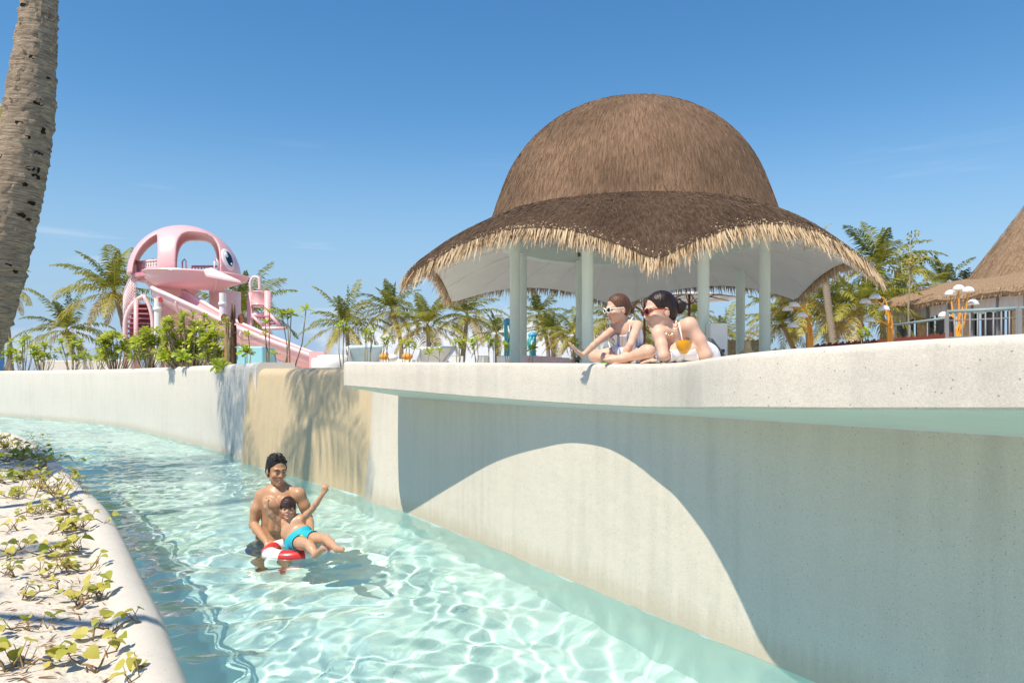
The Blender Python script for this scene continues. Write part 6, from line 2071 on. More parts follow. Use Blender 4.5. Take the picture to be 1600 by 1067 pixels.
    def mouth(self, open_mouth=False, w=1.0):
        h = self.hd; p = h['p']; s = h['s']; R = Matrix(h['R'].tolist())
        if open_mouth:
            self.part('mouth', MB().ell(p(0, 0.076, h['zl'] - h['dl'] * .5), (h['mw'] * .8 * s, 0.006 * s, h['dl'] * .40 * s), 12, 8, R), MAT['mouth'])
            self.part('teeth', MB().ell(p(0, 0.082, h['zl'] - h['dl'] * .24), (h['mw'] * .65 * s, 0.004 * s, 0.0055 * s), 12, 6, R), MAT['teeth'])
        else:
            self.part('teeth', MB().ell(p(0, 0.0775 if w > 0.7 else 0.0725, h['zl'] - h['dl'] * .48), (h['mw'] * .80 * s * w, 0.006 * s, h['dl'] * .32 * s), 12, 6, R), MAT['teeth'])
    def strands(self, parent, mt, n, seed, back=-0.12, zb=0.0):
        """fine combed strands drawn back over the head to the knot"""
        hd = self.hd; p = hd['p']; rg = np.random.default_rng(seed); m = MB()
        for k in range(n):
            a = rg.uniform(-1.25, 1.25)
            pts = []
            y0 = rg.uniform(0.045, 0.072)
            for t in np.linspace(0, 1, 8):
                e = 0.80 + 1.9 * t
                y = -0.016 + 0.0985 * math.cos(e) * (1.0 if t < .5 else 0.98); rad = 0.0895 * math.sin(min(e, 2.85))
                x = 0.88 * rad * math.sin(a) * (1 - 0.35 * t); z = 0.040 + rad * math.cos(a) * (1 - 0.25 * t)
                pts.append(p(x + rg.normal(0, .0008), y, z - 0.02 * t))
            m.tube([tuple(q) for q in pts], 0.0011, 4)
        o = m.build('hair_strands', mt, None, smooth=True); o.data.transform(Matrix.Translation(-self.root.location)); o.parent = parent; o['kind'] = 'stuff'
    def hair(self, build, mt, h=0.005, sm=1):
        hd = self.hd; c = np.array(hd['c'])
        F_ = Field(c - 0.24 * hd['s'], c + 0.24 * hd['s'], h)
        build(F_, hd)
        me, _ = F_.mesh('hair', MAT[mt], sm)
        me.transform(Matrix.Translation(-self.root.location))
        return link('hair', me, self.root)
SHOULD = {}
# ---------------------------------------------------------------- the man standing in the river
def build_man():
    Y = 6.2
    def J(zx, zy, dy=0.0):
        return P(360 + zx / 5.336, 690 + zy / 5.336, Y + dy)
    pel = J(360, 815, 0.10); floor = -0.93
    ps = Person((pel.x - 0.42, Y - 0.50, floor - 0.02), (pel.x + 0.62, Y + 0.42, 0.95), 0.0075)
    F_ = ps.F
    root = empty('person', (pel.x, pel.y, floor)); tag(root, 'smiling dark-haired bare-chested man standing waist-deep behind the boy', 'person')
    A = np.array
    neck = J(415, 395, 0.02); ch = J(400, 520, 0.03); wa = J(372, 700, 0.08)
    Ls = J(262, 452, 0.06); Rs = J(572, 440, -0.02)
    # torso
    ax = (Rs - Ls).normalized(); up = (neck - pel).normalized(); fw = up.cross(ax); fw = -fw if fw.y > 0 else fw
    R = A([list(ax), list(fw), list(up)]).T
    F_.ell(A(ch), (0.150, 0.100, 0.160), 0.03, R)
    F_.ell(A(J(388, 620, 0.06)), (0.125, 0.088, 0.12), 0.035, R)
    F_.ell(A(wa), (0.112, 0.084, 0.13), 0.035, R)
    F_.ell(A(pel), (0.15, 0.11, 0.11), 0.05, R)
    for q, sx in ((J(335, 515, -0.065), -1), (J(470, 508, -0.075), 1)):
        F_.ell(A(q), (0.074, 0.034, 0.052), 0.016, R)
    for a0, a1 in (((372, 600), (352, 730)), ((430, 596), (402, 728))):
        F_.cone(A(J(a0[0], a0[1], -0.030)), A(J(a1[0], a1[1], -0.012)), 0.036, 0.034, 0.012)
    for q in (J(352, 545, -0.135), J(468, 538, -0.13)):
        ps.marks.append((A(q), 0.016, 'dark'))
    # trapezius and shoulders
    F_.cone(A(neck + Vector((0, 0.03, 0.02))), A(Ls.lerp(neck, 0.2)), 0.044, 0.044, 0.03)
    F_.cone(A(neck + Vector((0, 0.03, 0.02))), A(Rs.lerp(neck, 0.2)), 0.044, 0.044, 0.03)
    F_.ell(A(Ls), (0.054, 0.055, 0.060), 0.028); F_.ell(A(Rs), (0.054, 0.055, 0.060), 0.028)
    # arms
    Le = J(192, 690, 0.02); Lw = J(300, 832, -0.20)
    Re = J(650, 640, 0.02); Rw = J(672, 745, -0.20)
    F_.chain([A(Ls), A(Ls.lerp(Le, 0.45) + Vector((-0.01, -0.01, 0))), A(Le)], [0.050, 0.047, 0.037], 0.022)
    F_.chain([A(Le), A(Le.lerp(Lw, 0.3)), A(Lw)], [0.037, 0.039, 0.026], 0.012)
    F_.chain([A(Rs), A(Rs.lerp(Re, 0.45) + Vector((0.012, -0.01, 0))), A(Re)], [0.050, 0.046, 0.037], 0.022)
    F_.chain([A(Re), A(Re.lerp(Rw, 0.3)), A(Rw)], [0.037, 0.038, 0.026], 0.012)
    ps.hand(Lw, Vector((0.8, -0.35, -0.35)), Vector((0.1, -0.5, 0.85)), 1.0, 0.35, 1)
    ps.hand(Rw, Vector((-0.35, -0.6, -0.45)), Vector((0.2, -0.4, 0.9)), 1.0, 0.35, -1)
    # legs, standing on the river bed with bent knees
    for sx in (-1, 1):
        hip = pel + ax * 0.09 * sx + Vector((0, 0, -0.04)); kn = Vector((hip.x + 0.03 * sx, hip.y - 0.10, -0.45)); an = Vector((kn.x, kn.y + 0.12, floor + 0.07))
        F_.chain([A(hip), A(kn), A(kn.lerp(an, 0.3)), A(an)], [0.085, 0.058, 0.056, 0.038], 0.03)
        F_.cone(A(an + Vector((0, 0.02, -0.03))), A(an + Vector((0.02 * sx, -0.17, -0.045))), 0.036, 0.026, 0.02)
    hc = J(385, 238, 0.0)
    fwd = Vector((0.62, -0.76, -0.10)); upv = Vector((0.08, -0.05, 1))
    ps.head(hc, fwd, upv, 1.0, A(neck + Vector((-0.005, 0.02, -0.01))), (0.047, 0.054), smile=1.0)
    body = ps.finish(root, (0.50, 0.275, 0.155), 'wet_skin', (0.50, 0.20, 0.16))
    ps.eyes(lid=0.55); ps.mouth()
    def hb(G, hd):
        p, R, s = hd['p'], hd['R'], hd['s']
        G.ell(p(0, -0.020, 0.046), A([0.080, 0.098, 0.090]), 0.01, R)
        G.ell(p(0, -0.062, -0.015), A([0.070, 0.052, 0.070]), 0.03, R)
        for sx in (-1, 1):
            G.cone(p(sx * 0.072, 0.012, 0.03), p(sx * 0.072, 0.014, -0.018), 0.012, 0.007, 0.012)
        # face stays clear: cut a block in front below the hairline
        G.ell(p(0, 0.085, -0.055), A([0.078, 0.075, 0.125]), 0.012, R, sub=True)
        for sx in (-1, 1):
            G.ell(p(sx * 0.082, 0.012, -0.062), A([0.03, 0.045, 0.055]), 0.008, R, sub=True)
        rg = np.random.default_rng(2)
        for k in range(70):            # short wet tufts
            a = rg.uniform(-2.6, 2.6); e = rg.uniform(0.25, 1.45)
            q = Vector((math.sin(a) * math.cos(e) * 0.078, math.cos(a) * math.cos(e) * 0.094 - 0.020, math.sin(e) * 0.088 + 0.046))
            if q.y > 0.05 and q.z < 0.085: continue
            t = q + Vector((rg.normal(0, .008), 0.012 + rg.normal(0, .006), 0.012))
            G.cone(p(*q), p(*t), 0.009, 0.004, 0.006)
    ps.hair(hb, 'hair_black', 0.0045)
    # short beard shadow and board shorts
    ps.cloth('swim_shorts', lambda c: (c[:, 2] < pel.z - 0.035 + 0.0 * c[:, 0]) & (c[:, 2] > -0.42) & (np.abs(c[:, 0] - pel.x) < 0.235) & (c[:, 1] > Y - 0.20), MAT['shorts_grey'], 0.012)
    return ps
mat('shorts_grey', (0.20, 0.25, 0.30), 0.7, 0.2, var=0.35, vscale=18)
build_man()
# ---------------------------------------------------------------- swim ring and the boy on it
mat('ring_white', (0.80, 0.79, 0.77), 0.3, 0.5, coat=0.2); mat('ring_red', (0.62, 0.03, 0.03), 0.3, 0.5, coat=0.2)
def build_ring():
    c = P(464, 846, 5.86)
    root = empty('swim_ring', (c.x, c.y, 0.018)); tag(root, 'red and white striped swim ring under the boy', 'swim ring')
    n = 48; R_, r_ = 0.205, 0.066
    rows = []
    for k in range(n):
        a = 2 * math.pi * k / n
        puck = 1 + 0.02 * math.sin(a * 24)
        rows.append([((R_ + r_ * math.cos(b) * puck) * math.cos(a), (R_ + r_ * math.cos(b) * puck) * math.sin(a) * 0.95, r_ * 0.85 * math.sin(b) * puck) for b in np.linspace(0, 2 * math.pi, 14, endpoint=False)])
    # six segments alternate red and white, each its own welded panel
    for sgm in range(8):
        rr = [rows[(6 * sgm + j + 2) % n] for j in range(7)]
        m = MB(); m.grid(rr, closed_u=True, flip=True)
        m.build('panel', MAT['ring_white'] if sgm % 2 == 0 else MAT['ring_red'], root, smooth=True)
    MB().tube([(R_ - 0.02, -0.02, r_ * .84), (R_ - 0.02, -0.02, r_ * .84 + 0.02)], 0.008, 8).build('valve', MAT['ring_white'], root, smooth=True)
    root.rotation_euler = (0.05, -0.05, 0.25)
build_ring()
def build_boy():
    Y = 5.85
    def J(zx, zy, dy=0.0):
        return P(360 + zx / 5.336, 690 + zy / 5.336, Y + dy)
    A = np.array
    pel = J(565, 815, -0.06)
    ps = Person((J(255, 600).x - 0.05, 4.98, -0.20), (J(960, 600).x + 0.16, 6.18, 0.60), 0.0055)
    F_ = ps.F
    root = empty('person', (pel.x, pel.y, 0.02)); tag(root, 'laughing boy in turquoise trunks with both fists raised, lying on the ring', 'person')
    neck = J(487, 662, 0.03); ch = J(508, 715, 0.0); be = J(540, 775, -0.02)
    Ls = J(432, 690, 0.05); Rs = J(588, 655, 0.03)
    ax = (Rs - Ls).normalized(); up = (neck - pel).normalized(); fw = ax.cross(up); fw = -fw if fw.y > 0 else fw; fw.normalize()
    R = A([list(ax), list(fw), list(up)]).T
    F_.ell(A(ch + Vector((0, 0.02, 0))), (0.092, 0.062, 0.085), 0.02, R)
    F_.ell(A(be + Vector((0, 0.02, 0))), (0.080, 0.060, 0.09), 0.025, R)
    F_.ell(A(pel + Vector((0, 0.02, 0))), (0.095, 0.072, 0.075), 0.035, R)
    F_.cone(A(neck), A(Ls), 0.034, 0.034, 0.03); F_.cone(A(neck), A(Rs), 0.034, 0.034, 0.03)
    Le = J(348, 622, -0.02); Lf = J(298, 545, -0.05)
    F_.chain([A(Ls), A(Ls.lerp(Le, .5)), A(Le)], [0.031, 0.027, 0.023], 0.015)
    F_.chain([A(Le), A(Le.lerp(Lf, .35)), A(Lf)], [0.023, 0.023, 0.017], 0.010)
    ps.hand(Lf, Vector((-0.1, -0.05, 1)), Vector((-0.2, -0.9, 0.1)), 0.66, 1.4, -1, fist=True)
    Re = J(685, 560, -0.02); Rf = J(775, 430, -0.06)
    F_.chain([A(Rs), A(Rs.lerp(Re, .5)), A(Re)], [0.031, 0.027, 0.023], 0.015)
    F_.chain([A(Re), A(Re.lerp(Rf, .35)), A(Rf)], [0.023, 0.023, 0.016], 0.010)
    ps.hand(Rf, Vector((0.25, -0.05, 1)), Vector((0.1, -0.95, 0.1)), 0.66, 1.4, 1, fist=True)
    # legs over the front of the ring
    k1 = J(655, 860, -0.42); f1 = J(712, 945, -0.52); h1 = J(550, 838, -0.10)
    k2 = J(800, 812, -0.25); f2 = J(890, 895, -0.45); h2 = J(640, 805, -0.06)
    for h, k, f in ((h1, k1, f1), (h2, k2, f2)):
        F_.chain([A(h), A(h.lerp(k, .5)), A(k)], [0.056, 0.048, 0.037], 0.014)
        F_.chain([A(k), A(k.lerp(f, .4)), A(f)], [0.036, 0.034, 0.022], 0.010)
    # feet: heel, sole, toes pointing up and to the right
    for f, toe in ((f1, J(790, 872, -0.62)), (f2, J(945, 900, -0.56))):
        d = (toe - f); 
        F_.cone(A(f), A(f + d * 0.75), 0.027, 0.021, 0.014)
        sd = Vector((-d.z, 0, d.x)).normalized()
        for i in range(5):
            b = f + d * 0.72 + sd * (i - 2) * 0.0095
            F_.cone(A(b), A(b + d.normalized() * (0.026 - 0.003 * abs(i - 1))), 0.0082, 0.0065, 0.004)
    hc = J(480, 560, 0.03)
    ps.head(hc, Vector((0.22, -0.95, 0.12)), Vector((-0.02, 0.12, 1)), 0.77, A(neck + Vector((0, 0.0, -0.01))), (0.036, 0.034), child=True, open_mouth=1.0, smile=0.6)
    ps.finish(root, (0.56, 0.325, 0.20), 'wet_skin', (0.56, 0.20, 0.17))
    ps.eyes(lid=0.62, browmat='hair_brown'); ps.mouth(True)
    def hb(G, hd):
        p, R, s = hd['p'], hd['R'], hd['s']
        G.ell(p(0, -0.014, 0.042), A([0.080, 0.100, 0.090]) * s, 0.01, R)
        G.ell(p(0, -0.055, -0.005), A([0.066, 0.050, 0.060]) * s, 0.03, R)
        for sx in (-1, 1):
            G.cone(p(sx * 0.070, 0.03, 0.035), p(sx * 0.068, 0.032, -0.005), 0.011 * s, 0.006 * s, 0.010)
        G.ell(p(0, 0.095, -0.075), A([0.070, 0.070, 0.108]) * s, 0.008, R, sub=True)
        rg = np.random.default_rng(5)
        for k in range(15):            # fringe of wet strands over the forehead
            x = -0.062 + 0.124 * k / 14
            y0 = 0.086 * math.sqrt(max(0, 1 - (x / 0.085) ** 2))
            G.cone(p(x * .9, y0 - 0.002, 0.070), p(x + 0.006, y0 + 0.014, 0.014 + rg.uniform(-.006, .012) + 0.010 * (x > 0.02)), 0.011 * s, 0.005 * s, 0.006)
    ps.hair(hb, 'hair_brown', 0.0042)
    mid = pel
    def trunks(c):
        a = (c - A(pel)) @ A(list(up)); d1 = np.linalg.norm(c - A(h1), axis=1); d2 = np.linalg.norm(c - A(h2), axis=1)
        def seg(p0, p1):
            d = A(list(p1 - p0)); t = np.clip((c - A(p0)) @ d / (d @ d), 0, 1)
            return np.linalg.norm(c - A(p0) - t[:, None] * d, axis=1), t * np.linalg.norm(d)
        s1, t1 = seg(h1, k1); s2, t2 = seg(h2, k2); s3, t3 = seg(k1, f1); s4, t4 = seg(k2, f2)
        leg = np.where(s1 < s2, t1 < 0.11, t2 < 0.10)
        return (a < 0.050) & leg & (np.minimum(s3, s4) > 0.075) & (d1 < 0.24) & (c[:, 2] < pel.z + 0.12)
    tr = ps.cloth('swim_trunks', trunks, MAT['trunks_cyan'], 0.009)
    q = J(597, 790, -0.16)
    m = MB(); m.tube([q + Vector((-.03, -.01, .005)), q + Vector((0, -.02, .012)), q + Vector((.03, -.012, 0))], 0.006, 6); m.tube([q, q + Vector((.012, -.02, -.03))], 0.005, 6)
    ps.part('drawstring', m, MAT['lime'])
mat('trunks_cyan', (0.02, 0.42, 0.52), 0.6, 0.3, var=0.12, vscale=20); mat('lime', (0.55, 0.60, 0.08), 0.6, 0.3)
build_boy()
# ---------------------------------------------------------------- the girl on the rim
mat('sun_frame_white', (0.80, 0.79, 0.74), 0.25, 0.5); mat('lens_dark', (0.010, 0.008, 0.008), 0.3, 0.15)
def stripe_mat():
    m = bpy.data.materials.new('striped_suit'); m.use_nodes = True
    nt = m.node_tree; b = nt.nodes['Principled BSDF']; L = nt.links.new; N = nt.nodes.new
    tc = N('ShaderNodeTexCoord'); sp = N('ShaderNodeSeparateXYZ'); L(tc.outputs['Object'], sp.inputs[0])
    mu = N('ShaderNodeMath'); mu.operation = 'MULTIPLY_ADD'; mu.inputs[1].default_value = 19.0
    sk = N('ShaderNodeMath'); sk.operation = 'MULTIPLY'; sk.inputs[1].default_value = 2.0; L(sp.outputs['Z'], sk.inputs[0])
    L(sp.outputs['X'], mu.inputs[0]); L(sk.outputs[0], mu.inputs[2])
    fr = N('ShaderNodeMath'); fr.operation = 'FRACT'; L(mu.outputs[0], fr.inputs[0])
    r = ramp_node(nt, [(0.0, (0.76, 0.76, 0.76)), (0.26, (0.28, 0.33, 0.50)), (0.52, (0.76, 0.75, 0.74)), (0.72, (0.70, 0.55, 0.50)), (0.84, (0.76, 0.76, 0.76))], 'CONSTANT')
    L(fr.outputs[0], r.inputs[0]); L(r.outputs[0], b.inputs['Base Color']); b.inputs['Roughness'].default_value = 0.8
    n = N('ShaderNodeTexNoise'); n.inputs['Scale'].default_value = 45; L(tc.outputs['Object'], n.inputs['Vector'])
    bp = N('ShaderNodeBump'); bp.inputs['Strength'].default_value = 0.5; bp.inputs['Distance'].default_value = 0.008; L(n.outputs['Fac'], bp.inputs['Height']); L(bp.outputs[0], b.inputs['Normal'])
    MAT['striped_suit'] = m
stripe_mat()
def glasses(ps, frame, lens, cat=1.0):
    h = ps.hd; p = h['p']; s = h['s']
    m = MB(); ml = MB()
    for sx in (-1, 1):
        loop = []
        for k in range(16):
            a = 2 * math.pi * k / 16
            x = 0.033 + 0.026 * math.cos(a); z = 0.000 + 0.0185 * math.sin(a) + (0.010 * cat * max(0, math.cos(a - 0.7)) ** 3)
            y = 0.108 - 0.35 * max(0, x - 0.01) ** 1.25
            loop.append(Vector(p(sx * x, y, z)))
        m.tube(loop + [loop[0]], 0.0042 * s, 6, caps=False)
        c = sum(loop, Vector()) / 16
        ml.add([c] + loop, [(0, 1 + k, 1 + (k + 1) % 16) for k in range(16)])
        m.tube([p(sx * 0.060, 0.098, 0.010), p(sx * 0.074, 0.070, 0.012), p(sx * 0.080, 0.0, 0.006), p(sx * 0.078, -0.022, -0.004)], [0.0050 * s, 0.0048 * s, 0.0042 * s, 0.0035 * s], 6)
    m.tube([p(-0.010, 0.110, 0.004), p(0, 0.113, 0.006), p(0.010, 0.110, 0.004)], 0.0035 * s, 6)
    g = ps.part('sunglasses', m, frame)
    o = ml.build('lenses', lens, None); o.data.transform(Matrix.Translation(-ps.root.location)); o.parent = g
def build_girl():
    def J(zx, zy, Y):
        return P(880 + zx / 7.907, 445 + zy / 7.907, Y)
    A = np.array
    hip = Vector(J(850, 880, 4.78)); hip.z = 1.46 + 0.075
    ps = Person((J(100, 500, 4.5).x - 0.04, 4.0, 1.435), (J(1110, 500, 4.4).x + 0.06, 5.02, 1.98), 0.0050)
    F_ = ps.F
    root = empty('person', (hip.x, hip.y, 1.462)); tag(root, 'girl in striped swimsuit and white sunglasses sitting cross-legged on the rim', 'person')
    neck = J(770, 475, 4.68); ch = J(795, 600, 4.70); wa = J(820, 745, 4.74)
    Fs = J(640, 535, 4.72); Ns = J(918, 500, 4.60)
    ax = (Ns - Fs).normalized(); up = (neck - hip).normalized(); fw = ax.cross(up); fw = -fw if fw.y > 0 else fw; fw.normalize()
    R = A([list(ax), list(fw), list(up)]).T
    F_.ell(A(ch), (0.094, 0.062, 0.092), 0.022, R)
    F_.ell(A(wa), (0.084, 0.060, 0.09), 0.025, R)
    F_.ell(A(hip), (0.098, 0.080, 0.078), 0.035, R)
    F_.cone(A(neck), A(Fs), 0.028, 0.029, 0.018); F_.cone(A(neck), A(Ns), 0.028, 0.029, 0.018)
    Fe = J(425, 705, 4.52); Fw = J(240, 878, 4.55)
    F_.chain([A(Fs), A(Fs.lerp(Fe, .5)), A(Fe)], [0.028, 0.024, 0.021], 0.012)
    F_.chain([A(Fe), A(Fe.lerp(Fw, .3)), A(Fw)], [0.021, 0.021, 0.0155], 0.008)
    ps.hand(Fw, Vector((-0.72, -0.1, 0.62)), Vector((0.55, 0.10, 0.75)), 0.70, -0.10, 1, spread=0.14)
    Ne = J(832, 735, 4.40); Nw = J(712, 925, 4.42)
    F_.chain([A(Ns), A(Ns.lerp(Ne, .5)), A(Ne)], [0.029, 0.025, 0.022], 0.012)
    F_.chain([A(Ne), A(Ne.lerp(Nw, .3)), A(Nw)], [0.022, 0.022, 0.016], 0.008)
    ps.hand(Nw, Vector((-0.75, -0.15, -0.35)), Vector((0.0, -0.5, 0.85)), 0.70, 0.30, 1)
    zt = 1.462
    kF = J(385, 905, 4.74); kF.z = max(kF.z, zt + 0.055); aF = J(610, 945, 4.50); aF.z = zt + 0.032
    kN = J(1060, 870, 4.28); kN.z = zt + 0.07; aN = J(760, 955, 4.40); aN.z = zt + 0.034
    hF = hip + Vector((-0.07, -0.04, 0)); hN = hip + Vector((0.06, -0.08, 0.0))
    F_.chain([A(hF), A(hF.lerp(kF, .5)), A(kF)], [0.054, 0.044, 0.036], 0.012)
    F_.chain([A(kF), A(kF.lerp(aF, .4)), A(aF)], [0.036, 0.033, 0.022], 0.008)
    F_.chain([A(hN), A(hN.lerp(kN, .5)), A(kN)], [0.054, 0.046, 0.038], 0.012)
    F_.chain([A(kN), A(kN.lerp(aN, .4)), A(aN)], [0.037, 0.034, 0.022], 0.008)
    for an, d in ((aF, Vector((0.5, -0.12, 0))), (aN, Vector((-0.9, 0.10, 0)))):
        d = d.normalized() * 0.12
        F_.cone(A(an), A(an + d * .8 + Vector((0, 0, -0.010))), 0.027, 0.019, 0.012)
        sd = Vector((0, 0, 1)).cross(d).normalized()
        for i in range(5):
            b = an + d * 0.8 + sd * (i - 2) * 0.0095 + Vector((0, 0, -0.010))
            F_.cone(A(b), A(b + d.normalized() * 0.026), 0.008, 0.0065, 0.004)
    hc = J(672, 300, 4.66)
    ps.head(hc, Vector((-0.90, -0.36, -0.16)), Vector((-0.10, -0.06, 1)), 0.76, A(neck + Vector((0, 0.01, -0.01))), (0.035, 0.031), child=True, fem=True, smile=0.7)
    ps.finish(root, (0.68, 0.43, 0.31), 'skin', (0.60, 0.25, 0.22))
    ps.mouth(w=0.6)
    def hb(G, hd):
        p, R, s = hd['p'], hd['R'], hd['s']
        G.ell(p(0, -0.018, 0.040), A([0.079, 0.099, 0.090]) * s, 0.01, R)
        G.ell(p(0, -0.060, -0.005), A([0.066, 0.050, 0.066]) * s, 0.03, R)
        G.ell(p(0, 0.098, -0.040), A([0.085, 0.078, 0.118]) * s, 0.008, R, sub=True)
        for sx in (-1, 1):
            G.ell(p(sx * 0.08, -0.004, -0.035), A([0.02, 0.03, 0.045]) * s, 0.008, R, sub=True)
        rg = np.random.default_rng(6)
        for k in range(9):             # braided bun low at the back
            a = 2 * math.pi * k / 9
            b = a + 1.5
            G.cone(p(0.026 * math.cos(a), -0.132 + 0.012 * math.cos(2 * a), -0.012 + 0.032 * math.sin(a)), p(0.026 * math.cos(b), -0.132, -0.012 + 0.032 * math.sin(b)), 0.013 * s, 0.013 * s, 0.004)
        G.cone(p(0.055, -0.03, 0.10), p(0.045, -0.115, 0.02), 0.010 * s, 0.012 * s, 0.006)
    hh = ps.hair(hb, 'hair_auburn', 0.0042)
    ps.strands(hh, MAT['hair_light'], 46, 4)
    glasses(ps, MAT['sun_frame_white'], MAT['lens_dark'], 1.2)
    def suit(c):
        a = (c - A(hip)) @ A(list(up)); x = (c - A(ch)) @ A(list(ax)); y = (c - A(ch)) @ A(list(fw))
        dist = np.linalg.norm(c - A(neck), axis=1)
        dF = np.linalg.norm(c - A(Fs), axis=1); dN = np.linalg.norm(c - A(Ns), axis=1)
        dl = np.minimum.reduce([np.linalg.norm(c - A(q), axis=1) for q in (Ne, Nw, Ns.lerp(Ne, .5), Fs.lerp(Fe, .5), Ne.lerp(Nw, .5))])
        dk = np.minimum(np.linalg.norm(c - A(kN), axis=1), np.linalg.norm(c - A(kF), axis=1))
        return (np.abs(x) < 0.110) & (np.abs(y) < 0.12) & (a > -0.03) & (a < 0.178 + 0.03 * np.clip((np.abs(x) - 0.03) / 0.02, 0, 1)) & (dF > 0.042) & (dN > 0.042) & (dl > 0.030) & (dk > 0.12)
    ps.cloth('swimsuit', suit, MAT['striped_suit'], 0.005)
    for sx, yy in ((-1, 0.0), (1, 0.0)):
        q = A(ch) + A(list(ax)) * 0.050 * sx
        top = neck + ax * 0.060 * sx + Vector((0, 0.01, -0.004))
        fr = A(ch) + A(list(ax)) * 0.056 * sx + A(list(fw)) * 0.064 + A(list(up)) * 0.028
        bk = A(ch) + A(list(ax)) * 0.050 * sx - A(list(fw)) * 0.066 + A(list(up)) * 0.030
        tp = A(list(top)) + A(list(up)) * 0.026
        ps.part('strap', MB().tube([tuple(v) for v in spline([fr, tp + A(list(fw)) * 0.02, tp - A(list(fw)) * 0.02, bk], 12)], 0.009, 6, flat=0.5), MAT['striped_suit'])
build_girl()
